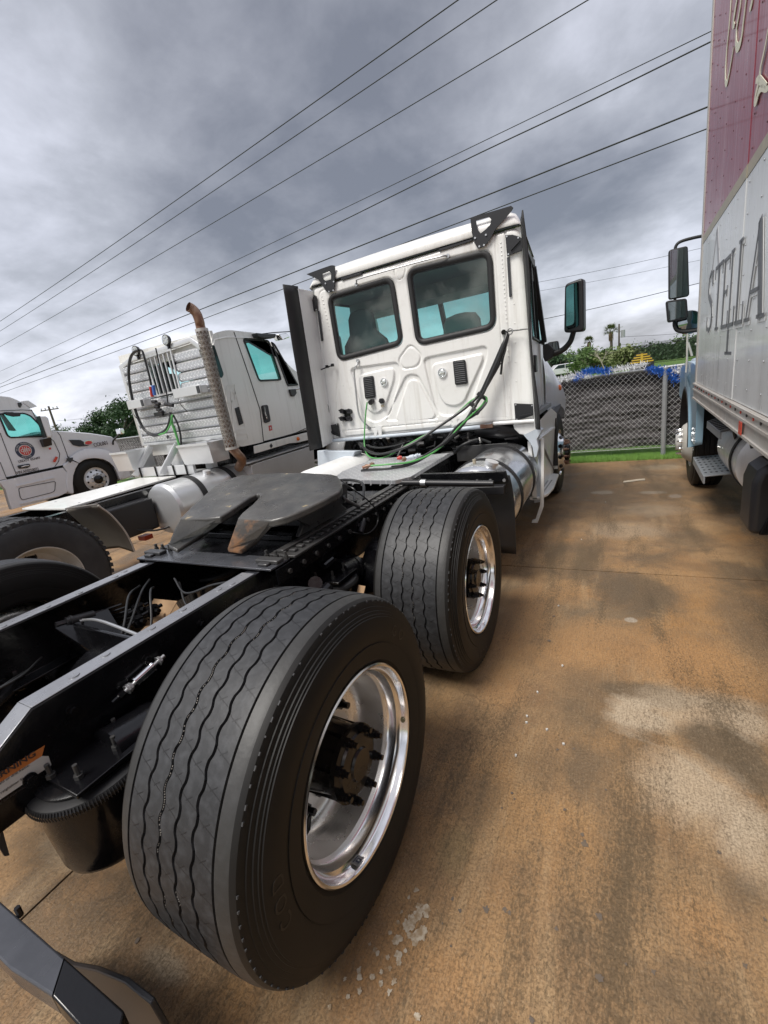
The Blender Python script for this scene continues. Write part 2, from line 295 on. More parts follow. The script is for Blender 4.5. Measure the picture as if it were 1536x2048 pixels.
def concrete_mat():
    m = bpy.data.materials.new('stained_broomed_concrete'); m.use_nodes = True
    nt = m.node_tree; N = nt.nodes; L = nt.links; b = N['Principled BSDF']
    geo = N.new('ShaderNodeNewGeometry')
    def mt(op, *a):
        n = N.new('ShaderNodeMath'); n.operation = op
        for i, x in enumerate(a):
            if isinstance(x, (int, float)): n.inputs[i].default_value = x
            else: L.new(x, n.inputs[i])
        return n.outputs[0]
    def noise(s, d=6, r=.6, stretch=(1, 1, 1), off=(0, 0, 0), dist=0):
        mp = N.new('ShaderNodeMapping'); mp.inputs['Scale'].default_value = stretch; mp.inputs['Location'].default_value = off
        L.new(geo.outputs['Position'], mp.inputs[0])
        n = N.new('ShaderNodeTexNoise'); n.inputs['Scale'].default_value = s; n.inputs['Detail'].default_value = d
        n.inputs['Roughness'].default_value = r; n.inputs['Distortion'].default_value = dist; L.new(mp.outputs[0], n.inputs['Vector']); return n.outputs['Fac']
    def rng(x, lo, hi, a=0., c=1.):
        n = N.new('ShaderNodeMapRange'); n.inputs[1].default_value = lo; n.inputs[2].default_value = hi; n.inputs[3].default_value = a; n.inputs[4].default_value = c
        L.new(x, n.inputs[0]); return n.outputs[0]
    def mix(f, a, c):
        n = N.new('ShaderNodeMix'); n.data_type = 'RGBA'
        if isinstance(f, float): n.inputs[0].default_value = f
        else: L.new(f, n.inputs[0])
        for i, x in ((6, a), (7, c)):
            if isinstance(x, tuple): n.inputs[i].default_value = x+(1,)
            else: L.new(x, n.inputs[i])
        return n.outputs[2]
    sep = N.new('ShaderNodeSeparateXYZ'); L.new(geo.outputs['Position'], sep.inputs[0]); X, Y = sep.outputs[0], sep.outputs[1]
    def spot(x, y, rx, ry, soft=.5):
        dx = mt('DIVIDE', mt('SUBTRACT', X, x), rx); dy = mt('DIVIDE', mt('SUBTRACT', Y, y), ry)
        d = mt('SQRT', mt('ADD', mt('MULTIPLY', dx, dx), mt('MULTIPLY', dy, dy)))
        d = mt('ADD', d, mt('MULTIPLY', mt('SUBTRACT', edge, .5), 1.7))
        return rng(d, 1.0, 1.0-soft*.7)
    edge = noise(2.6, 9, .68, dist=.7)
    base = mix(rng(noise(.9, 6, .6, off=(4, 2, 0)), .38, .62), (.37, .205, .082), (.40, .265, .14))
    base = mix(rng(noise(2.6, 8, .7, off=(1, 9, 0)), .40, .62), base, (.25, .155, .082))
    base = mix(mt('MULTIPLY', rng(noise(1.3, 7, .65, off=(8, 3, 0), dist=.5), .50, .60), .8), base, (.155, .11, .068))
    stk = noise(1.0, 8, .65, stretch=(3.2, .55, 1), off=(2, 8, 0), dist=.3)
    base = mix(mt('MULTIPLY', rng(stk, .52, .66), .55), base, (.20, .135, .075))
    stk2 = noise(1.3, 8, .65, stretch=(3.6, .5, 1), off=(12, 3, 0), dist=.3)
    base = mix(mt('MULTIPLY', rng(stk2, .54, .68), .5), base, (.50, .37, .22))
    # stains at their places on the slab
    for x, y, rx, ry, s, a, c in STAINS:
        base = mix(mt('MULTIPLY', spot(x, y, rx, ry, s), a), base, c)
    # pitted speckle and broom grooves along the slab
    sp = rng(noise(120, 5, .8), .50, .62)
    base = mix(mt('MULTIPLY', sp, .42), base, (.12, .08, .045))
    sp3 = rng(noise(75, 6, .8, off=(9, 1, 2)), .54, .66)
    base = mix(mt('MULTIPLY', sp3, .4), base, (.46, .36, .24))
    sp2 = rng(noise(38, 7, .8, off=(3, 3, 3)), .53, .66)
    base = mix(mt('MULTIPLY', sp2, .4), base, (.14, .098, .058))
    br = noise(60, 3, .6, stretch=(3.0, .22, 1))
    base = mix(mt('MULTIPLY', rng(br, .48, .64), .28), base, (.13, .09, .052))
    lt = noise(50, 3, .6, stretch=(3.0, .3, 1), off=(7, 0, 0))
    base = mix(mt('MULTIPLY', rng(lt, .58, .72), .3), base, (.34, .27, .18))
    pit = noise(58, 8, .82, stretch=(1.7, .75, 1), off=(4, 4, 4))
    pm = mt('ADD', pit, mt('MULTIPLY', mt('SUBTRACT', stk, .5), .9))
    base = mix(mt('MULTIPLY', rng(pm, .53, .62), .62), base, (.085, .062, .036))
    # hairline cracks
    vo = N.new('ShaderNodeTexVoronoi'); vo.feature = 'DISTANCE_TO_EDGE'; vo.inputs['Scale'].default_value = .75
    mp = N.new('ShaderNodeMapping'); L.new(geo.outputs['Position'], mp.inputs[0])
    wob = N.new('ShaderNodeVectorMath'); wob.operation = 'ADD'
    wn = N.new('ShaderNodeTexNoise'); wn.inputs['Scale'].default_value = 3; L.new(geo.outputs['Position'], wn.inputs['Vector'])
    sc = N.new('ShaderNodeVectorMath'); sc.operation = 'SCALE'; sc.inputs['Scale'].default_value = .5; L.new(wn.outputs['Color'], sc.inputs[0])
    L.new(mp.outputs[0], wob.inputs[0]); L.new(sc.outputs[0], wob.inputs[1]); L.new(wob.outputs[0], vo.inputs['Vector'])
    crk = mt('MULTIPLY', mt('LESS_THAN', vo.outputs['Distance'], .0022), rng(noise(.9, 2, .5, off=(5, 5, 0)), .52, .58))
    base = mix(mt('MULTIPLY', crk, .22), base, (.08, .06, .04))
    mu = N.new('ShaderNodeMix'); mu.data_type = 'RGBA'; mu.blend_type = 'MULTIPLY'; mu.inputs[0].default_value = 1.0; L.new(base, mu.inputs[6]); mu.inputs[7].default_value = (1.0, .97, .93, 1)
    L.new(mu.outputs[2], b.inputs['Base Color'])
    rg = rng(noise(1.3, 6, .6, off=(8, 3, 0), dist=.5), .40, .62, .72, .34); L.new(rg, b.inputs['Roughness']); b.inputs['Specular IOR Level'].default_value = .4
    bp = N.new('ShaderNodeBump'); bp.inputs['Strength'].default_value = .55; bp.inputs['Distance'].default_value = .003
    L.new(mt('SUBTRACT', mt('ADD', mt('MULTIPLY', br, .8), mt('MULTIPLY', noise(90, 4, .7), .5)), mt('ADD', sp, mt('MULTIPLY', crk, 2.0))), bp.inputs['Height'])
    L.new(bp.outputs[0], b.inputs['Normal'])
    return m
# x, y, rx, ry, softness, amount, colour
_PALE = (.52, .43, .32); _DARK = (.13, .098, .064); _OR = (.42, .235, .10); _GRY = (.34, .29, .22)
def _ps(u, v, du, dv, soft, amt, col):
    c = at(u, v, 'z', 0); return (c.x, c.y, abs(at(u+du, v, 'z', 0).x-c.x), abs(at(u, v-dv, 'z', 0).y-c.y), soft, amt, col)
STAINS = [_ps(1275, 1190, 110, 48, .5, .75, _DARK), _ps(1180, 1240, 130, 50, .8, .45, (.25, .19, .12)), _ps(1400, 1330, 190, 60, .7, .75, _OR), _ps(1190, 1290, 130, 60, .7, .55, _OR),
          _ps(1300, 1390, 120, 26, .6, .8, _DARK), _ps(1180, 1400, 90, 90, .8, .5, _DARK), _ps(1265, 1430, 82, 42, .7, .85, _PALE), _ps(1400, 1420, 160, 45, .8, .6, _PALE), _ps(1460, 1500, 110, 60, .6, .9, _DARK), _ps(1530, 1560, 90, 50, .6, .8, _DARK),
          _ps(1400, 1590, 150, 95, .9, .75, _PALE), _ps(1500, 1680, 80, 120, .9, .7, _PALE), _ps(1500, 1450, 60, 40, .7, .6, _PALE), _ps(1290, 1760, 160, 120, .9, .35, _DARK), _ps(1400, 1840, 90, 90, .9, .6, _OR), _ps(1480, 1780, 70, 50, .8, .4, _DARK),
          _ps(960, 1600, 60, 90, .8, .45, _DARK), _ps(910, 1700, 50, 70, .8, .4, (.20, .17, .09)), _ps(1090, 1530, 80, 60, .9, .35, _DARK), _ps(900, 1950, 120, 90, .9, .5, _OR), _ps(1040, 1230, 70, 80, .9, .6, _OR), _ps(1000, 1380, 60, 60, .9, .5, _OR),
          _ps(1380, 1080, 70, 22, .6, .55, _DARK), _ps(1250, 1060, 110, 20, .8, .5, _PALE), _ps(1300, 1020, 90, 14, .8, .5, _PALE), _ps(1205, 985, 26, 3.5, .3, .85, (.50, .46, .40)), _ps(1310, 985, 34, 3.5, .4, .7, (.50, .46, .40)), _ps(1350, 992, 20, 5, .4, .6, (.42, .40, .38)),
          _ps(1400, 997, 26, 7, .4, .6, _DARK), _ps(1320, 935, 70, 7, .7, .7, (.46, .38, .26)), _ps(1250, 950, 120, 10, .8, .6, _DARK), _ps(1500, 1250, 80, 90, .8, .5, _DARK), _ps(1380, 1130, 60, 30, .8, .4, _OR), _ps(140, 1700, 110, 60, .8, .6, (.46, .36, .24)), _ps(330, 1930, 90, 50, .8, .6, _GRY), _ps(1150, 1120, 90, 40, .8, .5, _DARK), _ps(1262, 1240, 14, 5, .3, .6, (.50, .46, .40)), (1.9, 5.2, 1.9, 2.3, .9, .55, (.155, .108, .068))]
M['concrete'] = concrete_mat()

def screen_mat():
    """wrinkled dark privacy cloth"""
    m = mat('privacy_cloth', (.066, .060, .062), .75, var=(3, .8, (.115, .105, .108)), var2=(9, .6, (.03, .028, .03)))
    return m
M['screen'] = screen_mat()

def streaks(key, col, amt, sc=(9, 9, .55), lo=.52, hi=.72):
    """rain-washed grime running down a painted side"""
    m = M[key]; nt = m.node_tree; N = nt.nodes; L = nt.links; b = N['Principled BSDF']
    geo = N.new('ShaderNodeNewGeometry'); mp = N.new('ShaderNodeMapping'); mp.inputs['Scale'].default_value = sc; L.new(geo.outputs['Position'], mp.inputs[0])
    n = N.new('ShaderNodeTexNoise'); n.inputs['Scale'].default_value = 1.6; n.inputs['Detail'].default_value = 7; n.inputs['Roughness'].default_value = .65; L.new(mp.outputs[0], n.inputs['Vector'])
    mr = N.new('ShaderNodeMapRange'); mr.inputs[1].default_value = lo; mr.inputs[2].default_value = hi; mr.inputs[4].default_value = amt; L.new(n.outputs['Fac'], mr.inputs[0])
    mx = N.new('ShaderNodeMix'); mx.data_type = 'RGBA'; L.new(mr.outputs[0], mx.inputs[0])
    if b.inputs['Base Color'].links: L.new(b.inputs['Base Color'].links[0].from_socket, mx.inputs[6])
    else: mx.inputs[6].default_value = b.inputs['Base Color'].default_value
    mx.inputs[7].default_value = tuple(col)+(1,); L.new(mx.outputs[2], b.inputs['Base Color'])
streaks('white', (.46, .43, .37), .45); streaks('white_warm', (.45, .44, .39), .4); streaks('boxwhite', (.36, .35, .33), .5, (5, 5, .35)); streaks('maroon', (.40, .20, .22), .5, (5, 5, .35))
streaks('railalu', (.25, .21, .18), .5); streaks('pearl', (.5, .5, .5), .25); streaks('white_side', (.55, .53, .48), .35); streaks('skyblue', (.34, .44, .50), .4)
# ---------------------------------------------------------------- mesh helpers
V = Vector
BASE = {}
def catmull(pts, n=6):
    P = [V(p) for p in pts]
    if len(P) < 3: return P
    Q = [P[0]*2-P[1]]+P+[P[-1]*2-P[-2]]; out = []
    for i in range(1, len(Q)-2):
        a, b, c, d = Q[i-1], Q[i], Q[i+1], Q[i+2]
        for k in range(n):
            t = k/n
            out.append(.5*((2*b)+(c-a)*t+(2*a-5*b+4*c-d)*t*t+(3*b-a-3*c+d)*t**3))
    out.append(P[-1]); return out
def frame(d):
    d = d.normalized(); a = V((0, 0, 1)) if abs(d.z) < .9 else V((1, 0, 0))
    x = a.cross(d).normalized(); return x, d.cross(x)
class MB:
    def __init__(s): s.v = []; s.f = []; s.uv = None
    def add(s, vs, fs):
        o = len(s.v); s.v += [tuple(p) for p in vs]; s.f += [tuple(i+o for i in f) for f in fs]; return s
    def hexa(s, c):
        return s.add(c, [(0, 3, 2, 1), (4, 5, 6, 7), (0, 1, 5, 4), (1, 2, 6, 5), (2, 3, 7, 6), (3, 0, 4, 7)])
    def box(s, c, d, rot=None):
        x, y, z = d[0]/2, d[1]/2, d[2]/2
        P = [V(p) for p in ((-x, -y, -z), (x, -y, -z), (x, y, -z), (-x, y, -z), (-x, -y, z), (x, -y, z), (x, y, z), (-x, y, z))]
        if rot is not None: P = [rot @ p for p in P]
        return s.hexa([p+V(c) for p in P])
    def bx(s, x0, x1, y0, y1, z0, z1): return s.box(((x0+x1)/2, (y0+y1)/2, (z0+z1)/2), (abs(x1-x0), abs(y1-y0), abs(z1-z0)))
    def beam(s, a, b, w, h, up=(0, 0, 1)):
        a, b = V(a), V(b); d = (b-a).normalized(); x = d.cross(V(up)).normalized(); z = x.cross(d)
        return s.hexa([a-x*w/2-z*h/2, a+x*w/2-z*h/2, b+x*w/2-z*h/2, b-x*w/2-z*h/2, a-x*w/2+z*h/2, a+x*w/2+z*h/2, b+x*w/2+z*h/2, b-x*w/2+z*h/2])
    def cyl(s, a, b, r0, r1=None, n=12, caps=True):
        a, b = V(a), V(b); r1 = r0 if r1 is None else r1; x, y = frame(b-a); vs = []
        for p, r in ((a, r0), (b, r1)):
            vs += [p+(x*math.cos(2*math.pi*i/n)+y*math.sin(2*math.pi*i/n))*r for i in range(n)]
        fs = [(i, (i+1) % n, n+(i+1) % n, n+i) for i in range(n)]
        if caps: fs += [tuple(range(n-1, -1, -1)), tuple(range(n, 2*n))]
        return s.add(vs, fs)
    def tube(s, pts, r, n=8, smooth=True, caps=True, k=6):
        P = catmull(pts, k) if smooth else [V(p) for p in pts]
        rs = r if isinstance(r, (list, tuple)) else None
        d = (P[1]-P[0]).normalized(); x, y = frame(d); vs = []
        for i, p in enumerate(P):
            t = (P[min(i+1, len(P)-1)]-P[max(i-1, 0)]).normalized()
            x = (x-t*x.dot(t)).normalized(); y = t.cross(x)
            rr = r if rs is None else rs[0]+(rs[1]-rs[0])*i/(len(P)-1)
            vs += [p+(x*math.cos(2*math.pi*j/n)+y*math.sin(2*math.pi*j/n))*rr for j in range(n)]
        fs = [(i*n+j, i*n+(j+1) % n, (i+1)*n+(j+1) % n, (i+1)*n+j) for i in range(len(P)-1) for j in range(n)]
        if caps: fs += [tuple(range(n-1, -1, -1)), tuple(range((len(P)-1)*n, len(P)*n))]
        return s.add(vs, fs)
    def lathe(s, prof, o=(0, 0, 0), ax=(1, 0, 0), n=48, close=False):
        """prof: (along axis, radius)"""
        o, ax = V(o), V(ax).normalized(); x, y = frame(ax); vs = []
        for h, r in prof: vs += [o+ax*h+(x*math.cos(2*math.pi*j/n)+y*math.sin(2*math.pi*j/n))*r for j in range(n)]
        m_ = len(prof)
        fs = [(i*n+j, i*n+(j+1) % n, (i+1)*n+(j+1) % n, (i+1)*n+j) for i in range(m_-1) for j in range(n)]
        if close: fs += [((m_-1)*n+j, (m_-1)*n+(j+1) % n, (j+1) % n, j) for j in range(n)]
        else:
            if prof[0][1] > 1e-6: pass
        return s.add(vs, fs)
    def disc(s, c, ax, r, n=24): 
        x, y = frame(V(ax)); c = V(c)
        return s.add([c+(x*math.cos(2*math.pi*j/n)+y*math.sin(2*math.pi*j/n))*r for j in range(n)], [tuple(range(n))])
    def prism(s, poly, d):
        """closed outline of 3-D points pushed along d"""
        P = [V(p) for p in poly]; n = len(P); d = V(d)
        return s.add(P+[p+d for p in P], [tuple(range(n-1, -1, -1)), tuple(range(n, 2*n))]+[(i, (i+1) % n, n+(i+1) % n, n+i) for i in range(n)])
    def sheet(s, G, wrap=False):
        """grid of points rows x cols"""
        m_, n = len(G), len(G[0]); vs = [p for row in G for p in row]
        return s.add(vs, [(i*n+j, i*n+(j+1) % n, (i+1)*n+(j+1) % n, (i+1)*n+j) for i in range(m_-1) for j in range(n if wrap else n-1)])
    def mesh(s, name, mt, smooth=True, ang=35):
        me = bpy.data.meshes.new(name); me.from_pydata(s.v, [], s.f)
        bm = bmesh.new(); bm.from_mesh(me); bmesh.ops.recalc_face_normals(bm, faces=bm.faces); bm.to_mesh(me); bm.free()
        if smooth:
            me.polygons.foreach_set('use_smooth', [True]*len(me.polygons)); me.set_sharp_from_angle(angle=R(ang))
        me.materials.append(mt); return me
    def build(s, name, mt, parent=None, smooth=True, bevel=0, local=False, label=None, kind=None, ang=35, seg=2):
        if isinstance(mt, str): mt = M[mt]
        o = bpy.data.objects.new(name, s.mesh(name, mt, smooth, ang)); COL.objects.link(o)
        if parent is not None:
            o.parent = parent
            if not local: o.location = -BASE.get(parent.name, V((0, 0, 0)))
        if bevel:
            b = o.modifiers.new('bevel', 'BEVEL'); b.width = bevel; b.segments = seg; b.limit_method = 'ANGLE'; b.angle_limit = R(40)
            o.data.polygons.foreach_set('use_smooth', [True]*len(o.data.polygons))
            b.harden_normals = False
        if label: o['label'] = label
        if kind: o['kind'] = kind
        return o
def tag(o, label=None, cat=None, group=None, kind=None):
    if label: o['label'] = label
    if cat: o['category'] = cat
    if group: o['group'] = group
    if kind: o['kind'] = kind
    return o
def thing(name, label, cat, loc=(0, 0, 0), group=None, rotz=0):
    o = bpy.data.objects.new(name, None); COL.objects.link(o); o.location = loc; o.rotation_euler = (0, 0, rotz)
    o.empty_display_size = .3; BASE[o.name] = V(loc); return tag(o, label, cat, group)
def place(o, parent, loc, rot=(0, 0, 0)):
    """a locally modelled part put at a world spot of an unrotated thing"""
    o.parent = parent; o.location = V(loc)-BASE.get(parent.name, V((0, 0, 0))); o.rotation_euler = rot; return o
def copy_tree(o, parent=None):
    c = o.copy(); COL.objects.link(c); c.parent = parent
    for ch in o.children: copy_tree(ch, c)
    return c
def text_mesh(body, size, name='lettering', extrude=0.0015, space=1.0, align='CENTER', sx=1.0, bold=0.0):
    c = bpy.data.curves.new('t', 'FONT'); c.body = body; c.size = size; c.extrude = extrude; c.space_character = space
    c.align_x = align; c.align_y = 'CENTER'; c.offset = bold
    o = bpy.data.objects.new('t', c); COL.objects.link(o); bpy.context.view_layer.update()
    dg = bpy.context.evaluated_depsgraph_get()
    me = bpy.data.meshes.new_from_object(o.evaluated_get(dg)); me.name = name
    bpy.data.objects.remove(o); bpy.data.curves.remove(c)
    if sx != 1.0:
        me.transform(Matrix.Diagonal((sx, 1, 1, 1)))
    return me
def text(body, size, mt, origin, xdir, ydir, parent=None, name='lettering', local=False, **k):
    me = text_mesh(body, size, name, **k); me.materials.append(M[mt])
    x = V(xdir).normalized(); y = (V(ydir)-x*V(ydir).dot(x)).normalized(); z = x.cross(y)
    mm = Matrix((x, y, z)).transposed().to_4x4(); mm.translation = V(origin)
    if parent is not None and not local: mm.translation -= BASE.get(parent.name, V((0, 0, 0)))
    me.transform(mm)
    o = bpy.data.objects.new(name, me); COL.objects.link(o); o.parent = parent; return o
def rrect(x0, x1, z0, z1, r, n=6):
    out = []
    for cx, cz, a0 in ((x1-r, z1-r, 0), (x0+r, z1-r, 90), (x0+r, z0+r, 180), (x1-r, z0+r, 270)):
        out += [(cx+r*math.cos(R(a0+90*i/n)), cz+r*math.sin(R(a0+90*i/n))) for i in range(n+1)]
    return out
def round_poly(P, r, n=6):
    """rounds the corners of a 2-D outline"""
    out = []; m_ = len(P)
    for i in range(m_):
        a, b, c = (np.array(P[i-1], float), np.array(P[i], float), np.array(P[(i+1) % m_], float))
        rr = r[i] if isinstance(r, (list, tuple)) else r
        d1 = a-b; d2 = c-b; l1 = np.linalg.norm(d1); l2 = np.linalg.norm(d2); k = min(rr, l1*.48, l2*.48)
        p = b+d1/l1*k; q = b+d2/l2*k
        for j in range(n+1):
            t = j/n; out.append(tuple((1-t)**2*p+2*t*(1-t)*b+t*t*q))
    return out

# ---------------------------------------------------------------- wheels (local: axle along x, outer face towards +x, lip plane at x = 0)
def wide_tyre():
    """445/50 wide single with five ribs, wavy grooves"""
    R0, W, NW, SUB = .512, .425, 46, 10
    n = NW*SUB
    # columns: (x, r, wavefactor, rib coordinate, pair r of the groove bottom)
    cols = []
    side = [(-.012, .296, 0), (.004, .312, 0), (.009, .335, 0), (.0135, .365, 0), (.0105, .366, 0), (.0125, .372, 0), (.0155, .395, 0), (.015, .42, 0), (.009, .445, 0), (.0055, .446, 0),
            (.0045, .452, 0), (.0015, .453, 0), (-.001, .462, 0), (-.0045, .463, 0), (-.0075, .475, 0), (-.0105, .476, 0), (-.0125, .487, 0), (-.0165, .4955, 0)]
    for x, r, w in side: cols.append((x, r, 0, -.5))
    def crown(x): 
        t = abs(x+W/2)/(W/2-.018); return .5135-.0035*t**2-.0125*t**8
    gx = [.13, .285, .43, .57, .715, .87]
    xs0, xs1 = -.0165, -W+.0165; L = xs0-xs1
    prev = 0.0
    for gi, g in enumerate(gx):
        wav = 0 < gi < 5; hw = .0047 if wav else .0038; xc = xs0-g*L; amp = .0039 if wav else 0
        # rib between previous groove and this
        a = prev; bpos = g
        for k in range(1, 4):
            t = k/4; x = xs0-(a+(bpos-a)*t)*L
            wv = (amp if gi else 0)*t
            if gi > 0 and gi-1 in (1, 2, 3, 4): wv = .0039*(1-t)+amp*t
            cols.append((x, crown(x), wv, gi+t*.98))
        dep = .009
        cols += [(xc+hw, crown(xc), amp, gi+.985), (xc+hw*.75, crown(xc)-dep, amp, gi+.99), (xc-hw*.75, crown(xc)-dep, amp, gi+.995), (xc-hw, crown(xc), amp, gi+1.0)]
        prev = g
    for k in range(1, 4):
        t = k/4; x = xs0-(prev+(1-prev)*t)*L; cols.append((x, crown(x), 0, 6+t*.98))
    for x, r, w in reversed(side): cols.append((-W-x, r, 0, 7.5))
    C = np.array(cols); th = np.arange(n)/n*2*np.pi
    ph = (np.arange(n) % SUB)/SUB*2*np.pi
    wave = np.clip(np.sin(ph)*1.35, -1, 1)
    X = C[None, :, 0]+wave[:, None]*C[None, :, 2]; RR = np.repeat(C[None, :, 1], n, 0)
    G = np.stack([X, RR*np.cos(th)[:, None], RR*np.sin(th)[:, None]], -1)
    mcol = len(cols)
    verts = G.reshape(-1, 3)
    me = bpy.data.meshes.new('tyre')
    i = np.arange(n)[:, None]; j = np.arange(mcol-1)[None, :]
    F = np.stack([i*mcol+j, i*mcol+j+1, ((i+1) % n)*mcol+j+1, ((i+1) % n)*mcol+j], -1).reshape(-1, 4)
    me.from_pydata(verts.tolist(), [], F[:, ::-1].tolist())
    uv = me.uv_layers.new(name='UVMap')
    U = np.stack([np.broadcast_to(i, (n, mcol-1)), np.broadcast_to(i, (n, mcol-1)), np.broadcast_to(i+1, (n, mcol-1)), np.broadcast_to(i+1, (n, mcol-1))], -1)/SUB
    Vv = np.stack([np.broadcast_to(C[:-1, 3], (n, mcol-1)), np.broadcast_to(C[1:, 3], (n, mcol-1)), np.broadcast_to(C[1:, 3], (n, mcol-1)), np.broadcast_to(C[:-1, 3], (n, mcol-1))], -1)
    UV = np.stack([U, Vv], -1).reshape(-1, 4, 2)[:, ::-1].reshape(-1)
    uv.data.foreach_set('uv', UV.astype(float))
    mi = np.where((C[:-1, 3] < 0) | (C[1:, 3] > 7), 1, 0); MI = np.broadcast_to(mi, (n, mcol-1)).reshape(-1)
    me.materials.append(M['tread']); me.materials.append(M['sidewall'])
    me.polygons.foreach_set('material_index', MI.astype(np.int32))
    me.polygons.foreach_set('use_smooth', [True]*len(me.polygons)); me.set_sharp_from_angle(angle=R(32))
    return me
def ring_pts(r, n, x=0, a0=0): return [V((x, r*math.cos(a0+2*math.pi*k/n), r*math.sin(a0+2*math.pi*k/n))) for k in range(n)]
def child_mesh(mb, name, mt, parent, **k): return mb.build(name, mt, parent, local=True, **k)

def make_wide_wheel():
    """returns the wheel part (its polished rim) with tyre, hub, studs as sub-parts"""
    prof = [(-.006, .3015), (.003, .3005), (.0065, .296), (.004, .2905), (-.004, .287), (-.018, .2855), (-.027, .2815), (-.034, .2735), (-.060, .2700), (-.068, .2655), (-.078, .2585), (-.150, .2560),
            (-.175, .2520), (-.196, .2380), (-.206, .2200), (-.209, .2050), (-.213, .1400), (-.213, .0)]
    rim = MB().lathe(prof, n=96).build('wheel', 'alu', None, ang=28); rim.data.name = 'wheel'; rim.data.materials.append(M['alu_barrel'])
    for p_ in rim.data.polygons:
        if p_.center.x < -.07: p_.material_index = 1
    ty = bpy.data.objects.new('tyre', wide_tyre()); COL.objects.link(ty); ty.parent = rim
    # pale grit caught in the two middle grooves and the scuffed shoulder nibs
    g = MB()
    L = .425-.033
    for gf in (.43, .57):
        for k in range(46*14):
            if random.random() < .35: continue
            a = 2*math.pi*k/(46*14); ph = (k % 14)/14*2*math.pi; x = -.0165-gf*L+.0039*max(-1, min(1, 1.35*math.sin(ph)))-.0040
            if mnoise.noise((math.cos(a)*2, math.sin(a)*2, gf*9)) < -.12: continue
            e = V((0, math.cos(a), math.sin(a))); t = V((0, -e.z, e.y)); c = e*.5098+V((x, 0, 0))
            xx = V((.0009, 0, 0)); t = t*.0012; e = e*.0010
            g.hexa([c-xx-t-e, c+xx-t-e, c+xx+t-e, c-xx+t-e, c-xx-t+e, c+xx-t+e, c+xx+t+e, c-xx+t+e])
    child_mesh(g, 'groove_grit', M['railalu'], rim, kind='stuff')
    g = MB()
    for k in range(90):
        a = 2*math.pi*(k+random.random()*.3)/90; e = V((0, math.cos(a), math.sin(a))); t = V((0, -e.z, e.y))*(.002+.004*random.random())
        if random.random() < .25: continue
        c = e*.4930+V((-.0150, 0, 0)); xx = V((.0022, 0, 0)); e = e*.0022
        g.hexa([c-xx-t-e, c+xx-t-e, c+xx+t-e, c-xx+t-e, c-xx-t+e, c+xx-t+e, c+xx+t+e, c-xx+t+e])
    child_mesh(g, 'shoulder_nibs', M['tread_old'], rim, kind='stuff')
    # faint moulded lettering round the sidewall
    lets = []
    for word, a0, rr, sz in (('GO', .86, .405, .052), ('DOC', 2.95, .405, .052)):
        for k, ch in enumerate(word):
            if ch == ' ': continue
            a_ = a0-k*sz*1.05/rr if word == 'GO' else a0+k*sz*1.05/rr; up = V((0, math.cos(a_), math.sin(a_))); xd = V((0, up.z, -up.y)) 
            me = text_mesh(ch, sz, extrude=.0005); mm = Matrix((xd, up, V((1, 0, 0)))).transposed().to_4x4(); mm.translation = V((.0155, 0, 0))+up*rr; me.transform(mm); lets.append(me)
    bm = bmesh.new()
    for me in lets: bm.from_mesh(me); bpy.data.meshes.remove(me)
    me = bpy.data.meshes.new('sidewall_lettering'); bm.to_mesh(me); bm.free(); me.materials.append(mat('moulded_rubber_letters', (.010, .0095, .009), .5))
    lo = bpy.data.objects.new('sidewall_lettering', me); COL.objects.link(lo); lo.parent = rim; lo['kind'] = 'stuff'
    hub = MB().lathe([(-.213, .130), (-.200, .130), (-.196, .112), (-.060, .100), (-.055, .112), (-.037, .114), (-.033, .094), (-.025, .090), (-.021, .050), (-.014, .046), (-.014, .0)], n=40)
    for k in range(5):
        a = 2*math.pi*k/5+.3; e = V((0, math.cos(a), math.sin(a))); hub.beam(e*.103+V((-.2, 0, 0)), e*.098+V((-.055, 0, 0)), .030, .026, up=e)
    hb = child_mesh(hub, 'hub', M['black'], rim, ang=40)
    for k in range(8):
        p = ring_pts(.101, 8, -.037, .25)[k]
        b = MB().cyl(p, p+V((.016, 0, 0)), .0155, .0155, n=6).cyl(p+V((.016, 0, 0)), p+V((.030, 0, 0)), .012, n=10).cyl(p+V((.030, 0, 0)), p+V((.042, 0, 0)), .0085, n=8)
        child_mesh(b, 'hub_stud', M['black'], rim)
    for k in range(10):
        p = ring_pts(.1675, 10, -.213, .31)[k]
        b = MB().cyl(p, p+V((.012, 0, 0)), .024, n=16).cyl(p+V((.012, 0, 0)), p+V((.036, 0, 0)), .0185, n=6).cyl(p+V((.036, 0, 0)), p+V((.062, 0, 0)), .011, n=10)
        if k in (1, 2, 4, 6, 8):
            e = p.copy(); e.x = 0; e = e.normalized(); q = p+V((.045, 0, 0))
            b.hexa([q+e*.012+V((-.004, -.006, 0)), q+e*.012+V((.004, -.006, 0)), q+e*.012+V((.004, .006, 0)), q+e*.012+V((-.004, .006, 0)),
                    q+e*.060+V((-.006, -.012, 0)), q+e*.060+V((.006, -.012, 0)), q+e*.060+V((.006, .012, 0)), q+e*.060+V((-.006, .012, 0))])
        child_mesh(b, 'lug_nut', M['black'], rim)
    return rim

